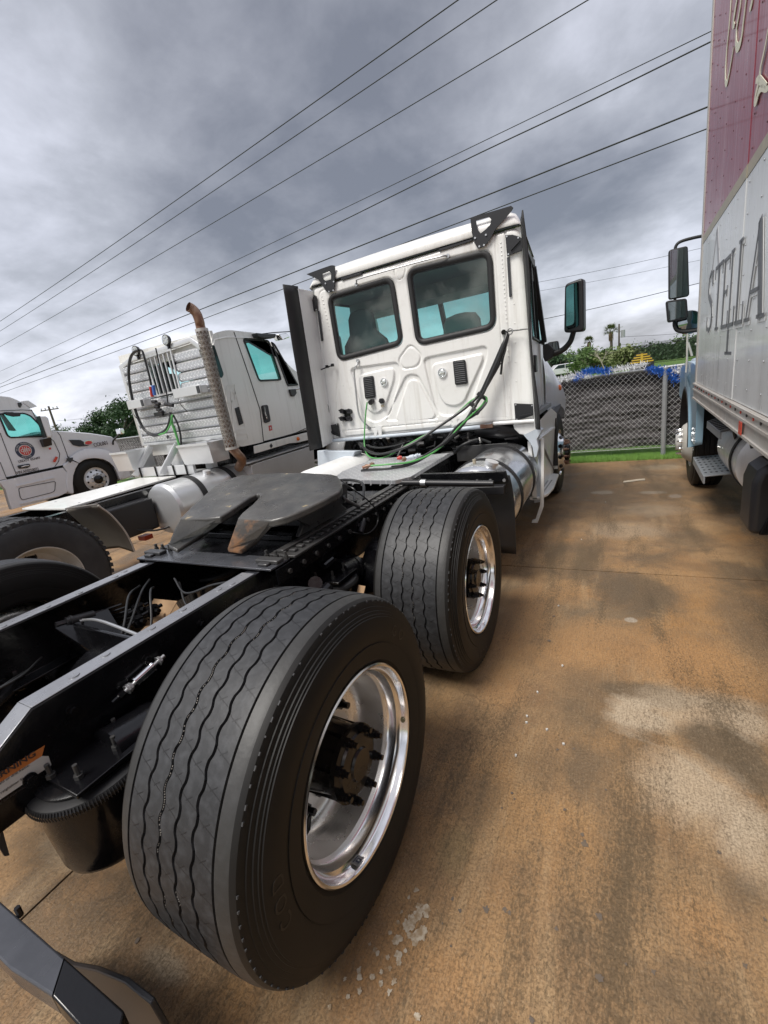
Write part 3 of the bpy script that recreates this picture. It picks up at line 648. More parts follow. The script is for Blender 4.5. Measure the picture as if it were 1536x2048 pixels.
def tyre_profile(rim_r=.29, Rt=.52, W=.28, bulge=.012):
    b = bulge
    h = [(-.004, rim_r), (b*.6, rim_r+.02), (b, rim_r+.07), (b*1.1, rim_r+.12), (b*.6, Rt-.06), (0, Rt-.04), (-.006, Rt-.038), (-.014, Rt-.012), (-.024, Rt-.004)]
    t = []
    for g in (.22, .42, .62, .82):
        x = -.024-(W-.048)*g
        t += [(x+.014, Rt), (x+.005, Rt), (x+.004, Rt-.012), (x-.004, Rt-.012), (x-.005, Rt)]
    return h+t+[(-W-x, r) for x, r in reversed(h)]
def lugged_tyre(mb, prof, n=72, lug=True, Rt=.52, W=.28):
    mb.lathe(prof, n=n)
    if lug:
        for k in range(60):
            a = 2*math.pi*k/60
            for s_, xx in ((1, -.030), (-1, -W+.030)):
                e = V((0, math.cos(a), math.sin(a))); t = V((0, -e.z, e.y))
                c = e*(Rt-.010)+V((xx, 0, 0)); X = V((.026, 0, 0)); t = t*.016; e = e*.0145
                mb.hexa([c-X-t-e, c+X-t-e, c+X+t-e, c-X+t-e, c-X-t+e, c+X-t+e, c+X+t+e, c-X+t+e])
    return mb
def make_dual_wheel():
    """outer wheel of a pair: concave white steel disc with hand holes"""
    prof = [(-.004, .296), (.004, .294), (.002, .286), (-.02, .280), (-.06, .262), (-.10, .256), (-.135, .240), (-.150, .19), (-.155, .14), (-.155, .0)]
    rim = MB().lathe(prof, n=64).build('wheel', 'white_steel', None)
    child_mesh(lugged_tyre(MB(), tyre_profile(), lug=True), 'tyre', M['tread_old'], rim, ang=28)
    child_mesh(lugged_tyre(MB(), [(x-.34, r) for x, r in tyre_profile()], lug=False), 'inner_tyre', M['tread_old'], rim, ang=28)
    for k in range(5):
        p = ring_pts(.205, 5, -.140, 1.45)[k]; e = V((.92, -p.y, -p.z*1)).normalized()
        child_mesh(MB().cyl(p-V((.02, 0, 0)), p+V((.0006, 0, 0))+V((.012, 0, 0))*0, .036, n=20).lathe([(0.001, .036), (.004, .040), (.001, .044)], o=p, n=20), 'hand_hole', M['black'], rim)
    child_mesh(MB().lathe([(-.155, .11), (-.05, .10), (-.03, .07), (-.03, 0)], n=24), 'hub', M['black'], rim)
    for k in range(10):
        p = ring_pts(.1425, 10, -.155, 0)[k]
        child_mesh(MB().cyl(p, p+V((.03, 0, 0)), .017, n=6), 'lug_nut', M['steel'], rim)
    return rim
def make_steer_wheel(matn='alu', nutm='steel', holes=True, tyre='sidewall', deep=.02):
    prof = [(-.004, .296), (.004, .294), (.002, .286), (-.016, .280), (-.022, .262), (.0, .245), (deep+.03, .19), (deep+.045, .165), (deep+.045, .0)]
    rim = MB().lathe(prof, n=64).build('wheel', matn, None)
    child_mesh(lugged_tyre(MB(), tyre_profile(W=.28), lug=False), 'tyre', M[tyre], rim, ang=28)
    if holes:
        for k in range(10):
            p = ring_pts(.222, 10, deep+.008, .1)[k]
            n_ = V((.8, 0, 0))+V((0, p.y, p.z)).normalized()*.55
            child_mesh(MB().cyl(p-n_*.01, p+n_*.006, .024, n=16), 'hand_hole', M['black'], rim)
    child_mesh(MB().lathe([(deep+.045, .105), (deep+.085, .10), (deep+.10, .08), (deep+.105, .0)], n=28), 'hub', M['black'] if holes else M['label_white'], rim)
    for k in range(10):
        p = ring_pts(.1425, 10, deep+.045, .2)[k]
        child_mesh(MB().cyl(p, p+V((.03, 0, 0)), .0185, n=6).cyl(p+V((.03, 0, 0)), p+V((.052, 0, 0)), .011, n=8), 'lug_nut', M[nutm], rim)
    return rim

# ---------------------------------------------------------------- ground
def ground():
    g = MB()
    Y = [-300, -60, -10, 6.95, 7.8, 60, 800]; X = [-600, -60, 60, 600]
    g.add([(-700, -300, -.06), (700, -300, -.06), (700, 900, -.06), (-700, 900, -.06)], [(0, 1, 2, 3)])
    tag(g.build('ground', 'grass', None, smooth=False), kind='structure')
    yard = MB().bx(-30.2, 22.2, -14.2, 6.82, -.058, -.030).build('concrete_yard', 'concrete', None, smooth=False); tag(yard, kind='structure')
    xs = [-30, -25.5, -21.2, -17, -12.8, -8.5, -4.2, .06, 4.4, 8.7, 13, 17.5, 22]; ys = [-14, -10.2, -6, -1.75, 2.62, 6.82]
    for a, b in zip(xs[:-1], xs[1:]):
        for c, d in zip(ys[:-1], ys[1:]):
            s = MB().bx(a+.005, b-.005, c+.005, d-.005, -.032, 0).build('concrete_slab', 'concrete', yard, smooth=False)
    # ragged turf edge beyond the slab
    t = MB(); n = 240
    row = []
    for k in range(n+1):
        x = -12+20*k/n; row.append((x, 6.80+.05*mnoise.noise((x*3, 0, 0))+.05*mnoise.noise((x*9, 4, 0)), .012))
    t.sheet([row, [(p[0], 7.2, .02) for p in row], [(p[0], 9.5, .01) for p in row]])
    t = t.build('grass_strip', 'grass', None, smooth=True); tag(t, kind='structure')
    # blades
    g = MB()
    for _ in range(26000):
        if random.random() < .72: x = random.uniform(.9, 3.4); y = 6.76+abs(random.gauss(0, .45))
        else: x = random.uniform(-11, -3.5); y = random.uniform(6.8, 9)
        h = random.uniform(.02, .05); a = random.uniform(0, 6.28); w = .003
        dx, dy = math.cos(a)*w, math.sin(a)*w; lx, ly = random.gauss(0, .014), random.gauss(0, .014)
        g.add([(x-dx, y-dy, .0), (x+dx, y+dy, .0), (x+lx, y+ly, h+.012)], [(0, 1, 2)])
    b = g.build('grass_blades', 'blade', None, smooth=False); tag(b, 'short mown grass along the foot of the fence', 'grass', kind='stuff')
    # splashes, drips and grit on the concrete
    def splat(mb, x, y, r, z=.0022, n=26, jag=.55):
        ph = random.uniform(0, 9); P = []
        for k in range(n):
            a = 2*math.pi*k/n; rr = r*(.85+jag*mnoise.noise((math.cos(a)*1.5+ph, math.sin(a)*1.5, ph))+.35*mnoise.noise((math.cos(a)*4+ph, math.sin(a)*4, ph)))
            P.append((x+rr*math.cos(a), y+rr*math.sin(a), z))
        mb.add(P, [tuple(range(n))])
    mb = MB()
    for u, v, r in [(832, 1781, 5), (818, 1795, 4), (838, 1812, 7), (852, 1822, 11), (836, 1830, 9), (826, 1840, 10), (815, 1850, 11), (824, 1852, 7), (842, 1868, 12), (832, 1878, 11), (820, 1872, 6), (848, 1862, 7),
                    (795, 1882, 9), (802, 1878, 5), (780, 1866, 4), (797, 1846, 4), (811, 1902, 4), (796, 1912, 7), (798, 1925, 6), (776, 1916, 4), (780, 1938, 4), (763, 1945, 4), (745, 1955, 5), (719, 1942, 5), (719, 1955, 6), (720, 1983, 5),
                    (762, 1968, 5), (788, 1965, 5), (779, 1985, 5), (836, 2035, 6), (696, 1995, 4), (750, 1900, 4), (755, 1908, 4), (660, 2016, 4), (740, 1890, 3), (690, 1960, 3), (803, 1826, 3)]:
        p = at(u, v, 'z', 0); d = (p-V(CAM)).length; splat(mb, p.x, p.y, r*d/FPX*.78, z=.0012+.0001*len(mb.f))
    tag(mb.build('dried_splash_marks', mat('dried_splash', (.42, .36, .28), .8, var=(40, 1, (.28, .20, .12), .42, .58)), None, smooth=False), 'pale dried splash marks on concrete beside the rear tyre', 'splash marks', kind='stuff')
    mb = MB()
    for u, v, r in [(1010, 1820, 6), (1019, 1826, 5), (973, 1819, 8), (905, 1798, 5), (920, 1822, 4), (1029, 1598, 3), (1115, 1500, 4), (1148, 1498, 4), (1170, 1688, 9), (1165, 1670, 5), (1113, 1858, 5), (1199, 1834, 7), (1438, 1705, 5), (1530, 1840, 4), (1490, 1932, 5),
                    (902, 1893, 3), (885, 1848, 3), (1200, 1957, 8), (1063, 2040, 6), (1024, 1587, 4), (1004, 1617, 3), (1108, 1233, 4), (1098, 1282, 6), (1130, 1621, 4), (1307, 1945, 5), (275, 1882, 6), (1212, 1581, 3), (1252, 1930, 3), (480, 1000, 0)]:
        if r: p = at(u, v, 'z', 0); d = (p-V(CAM)).length; splat(mb, p.x, p.y, r*d/FPX*.62, z=.0012+.0001*len(mb.f))
    tag(mb.build('oil_drips', mat('oil_drip', (.12, .095, .075), .5, var=(40, .8, (.17, .12, .075))), None, smooth=False), 'small dark oil drips scattered over the tan concrete', 'oil drips', kind='stuff')
    mb = MB()
    for u, v in [(1117, 1213), (1075, 1386), (1163, 1080), (1054, 1434), (1094, 1461), (1032, 1513), (1125, 1333), (1127, 1490), (1211, 1005), (1053, 1447)]:
        p = at(u, v, 'z', 0); mb.box((p.x, p.y, .006), (.009, .007, .008), Matrix.Rotation(random.random()*3, 3, 'Z'))
    tag(mb.build('white_grit', 'label_white', None), 'tiny white crumbs scattered on the concrete', 'grit', kind='stuff')
    for i, (pts, w, lab) in enumerate([([(1247, 964), (1262, 962), (1276, 960), (1290, 959)], .020, 'torn strip of pale paper on the concrete before the fence')]):
        P = [at(u, v, 'z', .01) for u, v in pts]; mb = MB(); rows = []
        for k, p in enumerate(P):
            rows.append([p+V((0, -w-.01*(k % 2), -.004)), p+V((0, -w*.2, .014)), p+V((0, w+.012*((k+1) % 2), 0))])
        o = mb.sheet(rows).build('paper_strip', 'paper', None); sm = o.modifiers.new('t', 'SOLIDIFY'); sm.thickness = .002
        tag(o, lab, 'paper scrap')
ground()
# ---------------------------------------------------------------- main tractor
YC = 3.38
truck = thing('semi_truck', 'white day cab tractor seen from behind, black frame and wide tyres in the foreground', 'truck', (0, 1.9, 0))
T = truck
def c1(x, y): return 560+x*.37109, 400+y*.37109
def W(x, y, d=0.0):
    return at(*c1(x, y), 'y', YC-d)

def frame_rails():
    zt = .862
    for s in (1, -1):
        # channel section: web outside, flanges inwards
        ys = [(3.9, zt, .59), (-.435, zt, .59), (-.60, .762, .59), (-.80, .69, .59), (-.86, .66, .60)]
        mb = MB(); th = .009
        def ring(y, z1, z0):
            o, i = .430, .345
            return [V((s*o, y, z0)), V((s*o, y, z1)), V((s*i, y, z1)), V((s*i, y, z1-th)), V((s*(o-th), y, z1-th)), V((s*(o-th), y, z0+th)), V((s*i, y, z0+th)), V((s*i, y, z0))]
        rows = [ring(*q) for q in ys]; mb.sheet(rows, wrap=True)
        mb.add(rows[-1], [tuple(range(8))])
        mb.build('frame_rail', 'black', T, bevel=.004, smooth=False)
        # flange top: strip a few mm proud, sky sheen painted in its pale colour
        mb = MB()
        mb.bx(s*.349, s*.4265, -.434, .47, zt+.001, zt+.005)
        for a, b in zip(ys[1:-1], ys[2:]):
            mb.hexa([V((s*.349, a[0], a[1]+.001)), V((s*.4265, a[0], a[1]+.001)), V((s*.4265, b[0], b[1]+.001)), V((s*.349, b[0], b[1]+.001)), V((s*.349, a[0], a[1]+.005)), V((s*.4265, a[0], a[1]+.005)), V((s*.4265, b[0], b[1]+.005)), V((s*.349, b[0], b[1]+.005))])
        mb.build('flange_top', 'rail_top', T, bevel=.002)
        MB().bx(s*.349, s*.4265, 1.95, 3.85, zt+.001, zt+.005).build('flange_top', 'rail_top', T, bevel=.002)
        for y in (.36, .30, .12, -.02, -.19, -.30):
            MB().lathe([(0, .016), (.003, .015), (.004, .006), (.004, 0)], o=(s*(.385+.012*math.sin(y*40)), y, zt+.005), ax=(0, 0, 1), n=10).build('frame_rivet', 'rail_top', T)
        for (y, z) in [(-.35, .79), (-.30, .66), (-.22, .64), (-.10, .80), (.02, .68), (.14, .80), (.26, .66), (.34, .79), (.9, .8), (1.05, .66), (1.6, .8), (1.9, .68), (2.3, .8), (-.5, .68)]:
            MB().cyl((s*.430, y, z), (s*.438, y, z), .018, n=12).cyl((s*.438, y, z), (s*.449, y, z), .012, n=6).build('frame_bolt', 'black', T)
            if s < 0: MB().cyl((s*.421, y, z), (s*.408, y, z), .012, n=6).cyl((s*.408, y, z), (s*.400, y, z), .007, n=8).build('frame_bolt', 'black', T)
    for y in (-.74, 1.45, 2.6, 3.3):
        mb = MB().bx(-.42, .42, y-.004, y+.004, .60, .85).bx(-.42, .42, y, y+.06, .842, .850).bx(-.42, .42, y, y+.06, .60, .608)
        mb.build('crossmember', 'black', T)
    # torque-rod crossmember and the levelling gear near the left rail
    MB().bx(-.42, .42, .02, .20, .60, .64).bx(-.42, .42, .02, .04, .60, .76).build('crossmember', 'black', T, bevel=.006)
    a, b = V((-.33, -.02, .785)), V((-.33, .155, .745)); d = (b-a).normalized()
    MB().cyl(a+d*.03, b-d*.03, .022, n=20).cyl(a+d*.045, a+d*.055, .027, n=20).cyl(a-d*.01, a+d*.03, .014, n=6).cyl(b-d*.03, b+d*.02, .014, n=6).build('torque_rod_bushing', 'plastic', T)
    MB().tube([(-.33, .07, .755), (-.1, .04, .80), (.33, -.04, .84)], .0065, n=8).cyl((-.335, .065, .755), (-.31, .07, .765), .016).build('levelling_rod', 'steel', T)
    MB().prism([(-.33, -.04, .77), (-.33, .19, .74), (-.20, .16, .62), (-.20, .02, .62)], (.012, 0, .01)).build('bushing_bracket', 'black', T)
    for i, (x, y, z) in enumerate([(-.26, .30, .70), (-.22, .26, .66), (-.18, .32, .69)]):
        MB().cyl((x, y, z-.03), (x, y, z+.02), .028).cyl((x-.05, y, z), (x+.05, y, z), .012).cyl((x, y-.06, z), (x, y+.05, z), .010).build('air_valve', 'black', T)
    for pts, r in [(((-.30, .42, .80), (-.20, .30, .79), (-.10, .12, .68), (-.16, .02, .60)), .006), (((-.25, .40, .77), (-.12, .30, .80), (-.02, .18, .66), (-.08, .05, .60)), .0055),
                   (((-.15, .46, .80), (.0, .40, .76), (.16, .44, .80), (.30, .47, .82)), .0055), (((-.12, .46, .78), (.05, .36, .71), (.2, .40, .72), (.33, .45, .75)), .0055), (((-.28, .35, .80), (-.16, .22, .82), (-.05, .10, .74), (-.04, .0, .62)), .0055),
                   (((-.33, -.15, .66), (-.25, -.30, .68), (-.30, -.50, .62)), .006), (((-.33, -.12, .68), (-.2, -.28, .70), (-.3, -.55, .68)), .005), (((.2, .45, .7), (.05, .2, .64), (.1, 0, .6)), .006)]:
        MB().tube(pts, r, n=8).build('air_line', 'hose', T)
    for k in range(7):
        MB().cyl((-.36+.01*k, .18+.012*k, .74-.02*k), (-.28+.01*k, .24+.012*k, .755-.02*k), .005, n=6).build('hose_fitting', 'black', T)
frame_rails()

def suspension():
    for ya in (0.0, 1.32):
        mb = MB().lathe([(-.78, .0), (-.78, .075), (-.30, .078), (-.20, .14), (-.12, .19), (.12, .19), (.20, .14), (.30, .078), (.78, .075), (.78, 0)], o=(0, ya, .505), n=28)
        mb.build('drive_axle', 'black', T)
        MB().lathe([(-.22, 0), (-.21, .10), (-.16, .15), (0, .17)], o=(-.05, ya, .505), ax=(0, 1, 0), n=24).build('axle_housing', 'black', T)
        for s in (1, -1):
            MB().cyl((s*.56, ya, .505), (s*.80, ya, .505), .205, n=36).build('brake_drum', 'black', T)
            MB().cyl((s*.50, ya-.17, .60), (s*.50, ya-.33, .62), .085, n=24).cyl((s*.50, ya-.20, .60), (s*.50, ya-.215, .603), .092, n=24).build('brake_chamber', 'black', T)
            MB().beam((s*.45, ya+.38, .56), (s*.45, ya-.02, .43), .09, .07).beam((s*.45, ya-.02, .43), (s*.45, ya-.42, .30), .09, .06).build('suspension_arm', 'black', T, bevel=.008)
            # air spring: top plate, rolled rubber lobe, drum
            o = (s*.46, ya-.37, 0)
            MB().lathe([(.622, 0), (.622, .135), (.630, .138), (.636, .125), (.636, 0)], o=o, ax=(0, 0, 1), n=48).build('air_spring_plate', 'black', T)
            pr = [(.618, .10), (.622, .135)]+[(.596-.026*math.cos(R(a)), .137+.028*math.sin(R(a))) for a in range(200, -20, -20)]
            MB().lathe([(.575, .145), (.585, .158), (.600, .166), (.613, .160), (.618, .145), (.618, .10)], o=o, ax=(0, 0, 1), n=48).build('air_spring_lobe', 'rubber', T)
            cord = MB()
            for k in range(120):
                a = 2*math.pi*k/120; e = V((math.cos(a), math.sin(a), 0)); p = V(o)
                cord.tube([p+e*.1655+V((0, 0, .585)), p+e*.1685+V((0, 0, .600)), p+e*.163+V((0, 0, .612))], .0016, n=4, smooth=False)
            cord.build('lobe_cords', 'rubber', T, kind='stuff')
            MB().lathe([(.330, 0), (.331, .105), (.337, .124), (.350, .136), (.370, .142), (.50, .150), (.575, .147), (.575, .1)], o=o, ax=(0, 0, 1), n=48).build('air_spring_drum', 'black', T)
            MB().bx(s*.33, s*.60, ya-.47, ya-.28, .637, .652).build('air_spring_bracket', 'black', T, bevel=.003)
            for dx, dy in ((.08, -.06), (.08, .05), (-.01, -.09), (.0, .10)):
                p = V(o)+V((s*dx, dy, .652)); MB().cyl(p, p+V((0, 0, .012)), .013, n=6).cyl(p+V((0, 0, .012)), p+V((0, 0, .045)), .007, n=8).build('spring_stud', 'grease', T)
            a, b = V((s*.58, ya+.16, .74)), V((s*.58, ya+.20, .40))
            MB().cyl(a, (a+b)/2, .034, n=16).cyl((a+b)/2, b, .026, n=16).build('shock_absorber', 'black', T)
    # upper torque-rod eye with its two long bolts, bare steel
    a, b = at(330, 1310, 'x', .455), at(232, 1400, 'x', .455); d = (b-a)
    MB().cyl(a+d*.30, a+d*.62, .0175, n=24).cyl(a+d*.27, a+d*.30, .020, n=24).cyl(a+d*.62, a+d*.65, .020, n=24).build('rod_eye', 'chrome', T)
    MB().cyl(a+d*.02, a+d*.27, .0075, n=12).cyl(a+d*.65, a+d*.90, .0075, n=12).build('rod_pin', 'steel', T)
    for t in (.10, .70, .74): MB().cyl(a+d*t, a+d*(t+.05), .0145, n=6).cyl(a+d*(t+.05), a+d*(t+.058), .018, n=16).build('pin_nut', 'steel', T)
    MB().cyl(a+d*.84, a+d*.95, .012, n=6).cyl(a+d*.95, a+d*1.06, .008, n=8).build('pin_nut', 'black', T)
    # driveline and clutter between the axles
    MB().cyl((0, .22, .52), (0, 1.12, .52), .05).cyl((0, 1.5, .56), (0, 3.6, .66), .055).build('drive_shaft', 'black', T)
    for k in range(14):
        x = random.uniform(.42, .62); y = random.uniform(.42, 1.0); z = random.uniform(.35, .75)
        MB().cyl((x, y, z), (x+random.uniform(-.05, .05), y+random.uniform(.02, .08), z+random.uniform(-.05, .05)), random.uniform(.012, .04), n=10).build('air_fitting', 'black', T)
    MB().lathe([(0, 0), (0, .11), (.02, .125), (.05, .12), (.06, .10), (.08, .125), (.12, .13), (.12, 0)], o=(.60, .80, .36), ax=(0, .1, 1), n=36).build('spare_air_canister', 'plastic', T)
suspension()

def wheels():
    w0 = make_wide_wheel()
    XL, H = 1.222, .505
    first = True
    for (s, y, a) in ((1, 0, 0), (1, 1.32, 1.3), (-1, 0, .7), (-1, 1.32, 2.0)):
        w = w0 if first else copy_tree(w0); first = False
        place(w, T, (XL if s > 0 else (-1.06 if y < 1 else -.81), y, H))
        if s < 0: w.scale = (.6, 1, 1)
        w.rotation_euler = (Matrix.Rotation(0 if s > 0 else math.pi, 3, 'Z') @ Matrix.Rotation(a, 3, 'X')).to_euler()
    w = make_steer_wheel('alu', 'rustpipe')
    place(w, T, (1.235, 5.08, .505)); w2 = copy_tree(w); w2.parent = T; place(w2, T, (-1.235, 5.08, .505), (0, 0, math.pi))
    MB().cyl((-1.0, 5.08, .5), (1.0, 5.08, .5), .06).build('steer_axle', 'black', T)
    # maker's sticker and valve plug on the near rim
    p = at(712, 1706, 'x', 1.222-.022)
    near = [o for o in T.children if o.name.split('.')[0] == 'wheel'][0]
    q = p-V((1.222, 0, .505)); e = V((0, q.y, q.z)).normalized(); rr = .2835; t = V((0, -e.z, e.y))
    def strip(mt, a0, a1, x0, x1, lift, name):
        # a curved label on the inside of the lip
        rows = []
        e0 = math.atan2(e.z, e.y)
        for k in range(9):
            a = e0+a0+(a1-a0)*k/8; rows.append([V((x0, (rr-lift)*math.cos(a), (rr-lift)*math.sin(a))), V((x1, (rr-lift-.001)*math.cos(a), (rr-lift-.001)*math.sin(a)))])
        return MB().sheet(rows).build(name, mt, near, local=True)
    strip('steel', -.075, .075, -.004, -.030, .004, 'rim_sticker')
    strip('navy', -.035, .030, -.006, -.018, .006, 'rim_sticker_print')
    strip('label_white', -.012, .010, -.009, -.015, .0065, 'rim_sticker_print')
    for k in range(5): strip('navy', -.05+k*.021, -.036+k*.021, -.021, -.0255, .006, 'rim_sticker_print')
    p = at(795, 1452, 'x', 1.222-.012); q = p-V((1.222, 0, .505)); e2 = V((0, q.y, q.z)).normalized()
    MB().cyl(V((-.012, 0, 0))+e2*.2865, V((-.012, 0, 0))+e2*.280, .0085, n=20).build('balance_plug', mat('plug_olive', (.32, .30, .18), .4), near, local=True)
wheels()

def slider_and_fifth_wheel():
    z = .868
    # mounting plate with wet top and the toothed slide racks
    MB().bx(-.50, .50, .50, .64, z, z+.010).build('slider_end_plate', 'wet_steel', T, bevel=.002)
    MB().bx(-.34, .34, .641, 1.9, z, z+.008).build('slider_base_plate', 'black', T)
    for s in (1, -1):
        MB().bx(s*.345, s*.515, .66, 2.25, z-.002, z+.012).build('slide_rack', 'grease', T, bevel=.003)
        MB().bx(s*.507, s*.515, .52, 2.25, z-.075, z-.003).build('slide_rack_side', 'black', T)
        MB().bx(s*.385, s*.43, .68, 2.2, z+.013, z+.030).build('slide_guide', 'grease', T, bevel=.003)
        for k in range(26):
            y = .70+k*.058; MB().bx(s*.445, s*.485, y, y+.030, z+.0125, z+.026).build('rack_tooth', 'grease', T, bevel=.003)
        for k in range(15):
            y = .60+k*.11; MB().cyl((s*.5155, y, z-.04), (s*.527, y, z-.04), .013, n=6).build('rack_bolt', 'grease', T)
        # end stop lugs
        MB().bx(s*.36, s*.50, .55, .60, z+.0105, z+.030).bx(s*.40, s*.46, .52, .55, z+.0105, z+.024).build('end_stop', 'grease', T, bevel=.005)
        for dx in (.37, .43, .49):
            MB().cyl((s*dx, .625, z+.0105), (s*dx, .625, z+.028), .013, n=6).cyl((s*dx, .625, z+.028), (s*dx, .625, z+.048), .008, n=8).build('end_stop_bolt', 'grease', T)
        MB().prism([(s*.36, .86, z+.03), (s*.36, 1.36, z+.03), (s*.36, 1.22, z+.16), (s*.36, 1.00, z+.16)], (s*.03, 0, 0)).build('pedestal', 'grease', T, bevel=.006)
        MB().cyl((s*.35, 1.11, z+.14), (s*.42, 1.11, z+.14), .035, n=16).build('pivot_pin', 'grease', T)
    for y in (.85, 1.2, 1.5): MB().bx(-.345, .345, y, y+.05, z+.0085, z+.04).build('slider_cross_bar', 'black', T, bevel=.004)
    # the tilted top plate with its throat and ramps
    def c5(x, y): return 240+x*.3776, 920+y*.3776
    n = V((0, -.14, 1)); c = 1.045-.14*.68; 
    out = [(315, 310), (380, 309), (455, 308), (530, 300), (575, 272), (630, 235), (690, 195), (725, 177), (742, 181), (737, 196), (700, 235), (645, 280), (620, 310), (710, 313), (800, 318), (880, 299), (945, 274), (1005, 247), (1090, 205), (1160, 165), (1175, 140), (1173, 112), (1152, 82), (1120, 74), (980, 66), (850, 67), (720, 72), (650, 80), (600, 92), (540, 118), (500, 140), (440, 190), (370, 255)]
    P = [atn(*c5(*p), n, c) for p in out]
    # densify plate outline, then a slightly crowned slab
    mb = MB(); dn = V((0, 0, -1)); mb.prism([p+V((0, 0, -.0)) for p in P], (0, 0, -.042))
    fw = mb.build('fifth_wheel_plate', 'plate5', T, bevel=.010, seg=3, ang=50)
    # ramps: wedges running down and back
    for tips, fold in (([(255, 455), (300, 477), (440, 388)], [(315, 310), (530, 300)]), ([(566, 470), (640, 480), (722, 420)], [(620, 310), (800, 318)])):
        A, B = [atn(*c5(*p), n, c)+V((0, .004, -.0005)) for p in fold]
        L0 = at(*c5(*tips[0]), 'z', .925); L1 = at(*c5(*tips[1]), 'z', .915); L2 = at(*c5(*tips[2]), 'z', .94)
        mb = MB(); top = [A, B, L2, L1, L0]; bot = [p+V((0, 0, -.035)) for p in (A, B)]+[p+V((0, 0, -.022)) for p in (L2, L1, L0)]
        mb.add(top+bot, [(0, 1, 2, 3, 4), (9, 8, 7, 6, 5)]+[(i, (i+1) % 5, 5+(i+1) % 5, 5+i) for i in range(5)])
        mb.build('ramp', 'rust' if tips[0][0] > 400 else 'plate5', T, bevel=.008, seg=3)
    # skirts and jaw under the plate
    MB().bx(-.40, .40, .95, .99, .93, 1.03).bx(-.36, .36, 1.24, 1.28, .92, 1.06).build('plate_web', 'black', T)
    MB().lathe([(-.09, .0), (-.09, .07), (0, .09)], o=(.02, 1.02, 1.04), ax=(0, 0, 1), n=24).build('lock_jaw', 'black', T)
    for s in (1, -1):
        MB().prism([(s*.43, .80, 1.02), (s*.43, 1.32, 1.09), (s*.43, 1.28, .98), (s*.43, .9, .95)], (s*.02, 0, 0)).build('plate_skirt', 'grease', T)
    MB().tube([(.30, 1.36, 1.03), (.42, 1.3, 1.02), (.46, 1.24, 1.0), (.52, 1.3, .93)], .011).build('release_handle', 'grease', T)
    # breather hose hanging off the plate
    MB().tube([at(684, 962, 'x', .46), at(700, 975, 'x', .50), at(735, 1000, 'x', .53), at(755, 1025, 'x', .53), at(753, 1050, 'x', .53), at(735, 1067, 'x', .53), at(710, 1066, 'x', .53), at(699, 1062, 'x', .52)], .0045, n=8).build('hanging_hose', 'hose', T)
    p = at(725, 1052, 'x', .53); MB().cyl(p+V((0, -.03, -.03)), p+V((0, .02, .02)), .017, n=12).cyl(p+V((0, .02, .02)), p+V((0, .035, .035)), .011, n=8).build('hose_connector', 'darkgrey', T)
    for pts in (((.05, 1.5, .93), (.12, 1.66, .97), (.22, 1.72, .94), (.28, 1.62, .88)), ((.0, 1.5, .93), (.08, 1.72, 1.0), (.26, 1.78, .97), (.33, 1.66, .88)), ((.1, 1.5, .9), (.2, 1.6, .95), (.3, 1.6, .92), (.34, 1.5, .88))):
        MB().tube(pts, .010, n=8).build('air_line', 'hose', T)
slider_and_fifth_wheel()

def rear_tail():
    # peeled caution label on the right rail
    def q(u, v): return at(u, v, 'x', .4325)
    a, b, c_, d_ = at(-60, 1583, 'x', .4325), q(90, 1490), q(103, 1530), at(-60, 1640, 'x', .4325)
    e1, e2 = q(84, 1512), at(-60, 1603, 'x', .4325)
    MB().add([a, b, e1, e2], [(0, 1, 2, 3)]).build('caution_label_header', 'label_orange', T, smooth=False)
    MB().add([e2, e1, q(97, 1512), c_, d_], [(0, 1, 2, 3, 4)]).build('caution_label', 'label_white', T, smooth=False)
    xd = (q(80, 1505)-q(10, 1549)); zd = V((0, 0, 1))
    o = q(42, 1524); text('WARNING', .0235, 'ink', o+V((.0012, -.030, .002)), xd, zd, T, sx=1.15, extrude=.0003, bold=.0005)
    for k, s_ in enumerate(('Do not weld or drill frame.', 'See the Freightliner Service', 'Group for instructions.')):
        o = q(22+5*k, 1552+16*k); text(s_, .0100, 'ink', o+V((.0012, -.012, 0)), xd, zd, T, sx=1.0, extrude=.0002)
    # mud flap hanger: bent bar across the rail ends, with its flap
    P = [at(-180, 1660, 'z', .60), at(0, 1802, 'z', .60), at(128, 1914, 'z', .60)]
    Q = [at(-120, 1800, 'z', .60), at(22, 1940, 'z', .60), at(103, 1992, 'z', .60)]
    mb = MB(); dz = V((0, 0, -.055))
    rows = [[p, q_, q_+dz, p+dz] for p, q_ in zip(P, Q)]
    mb.sheet(rows, wrap=True); mb.add(rows[0], [(0, 1, 2, 3)]); mb.build('mudflap_hanger', 'wet_steel', T, bevel=.004)
    A, B = P[-1], Q[-1]; C_, D_ = at(172, 2110, 'z', .52), at(140, 2110, 'z', .52)
    C_ = A+V((.16, .01, -.05)); D_ = B+V((.15, .005, -.07))
    MB().hexa([A+dz, B+dz, D_+dz, C_+dz, A, B, D_, C_]).build('mudflap_hanger_end', 'black', T, bevel=.004)
    MB().prism([at(u, v, 'y', -.62) for u, v in ((95, 1905), (140, 1932), (190, 1942), (248, 1966), (300, 2008), (330, 2060), (340, 2150), (100, 2150))], (0, .012, 0)).build('mudflap', 'plastic', T, bevel=.003)
    # small bolt on the hanger edge, tag end under the rail
    p = at(40, 1828, 'z', .60); MB().cyl(p+V((0, 0, -.005)), p+V((0, 0, .02)), .006, n=6).build('hanger_bolt', 'black', T)
    MB().prism([at(0, 1650, 'x', .40), at(8, 1680, 'x', .40), at(16, 1708, 'x', .40), at(6, 1710, 'x', .40), at(-6, 1690, 'x', .40)], (.01, 0, 0)).build('tag_end', 'darkgrey', T)
rear_tail()
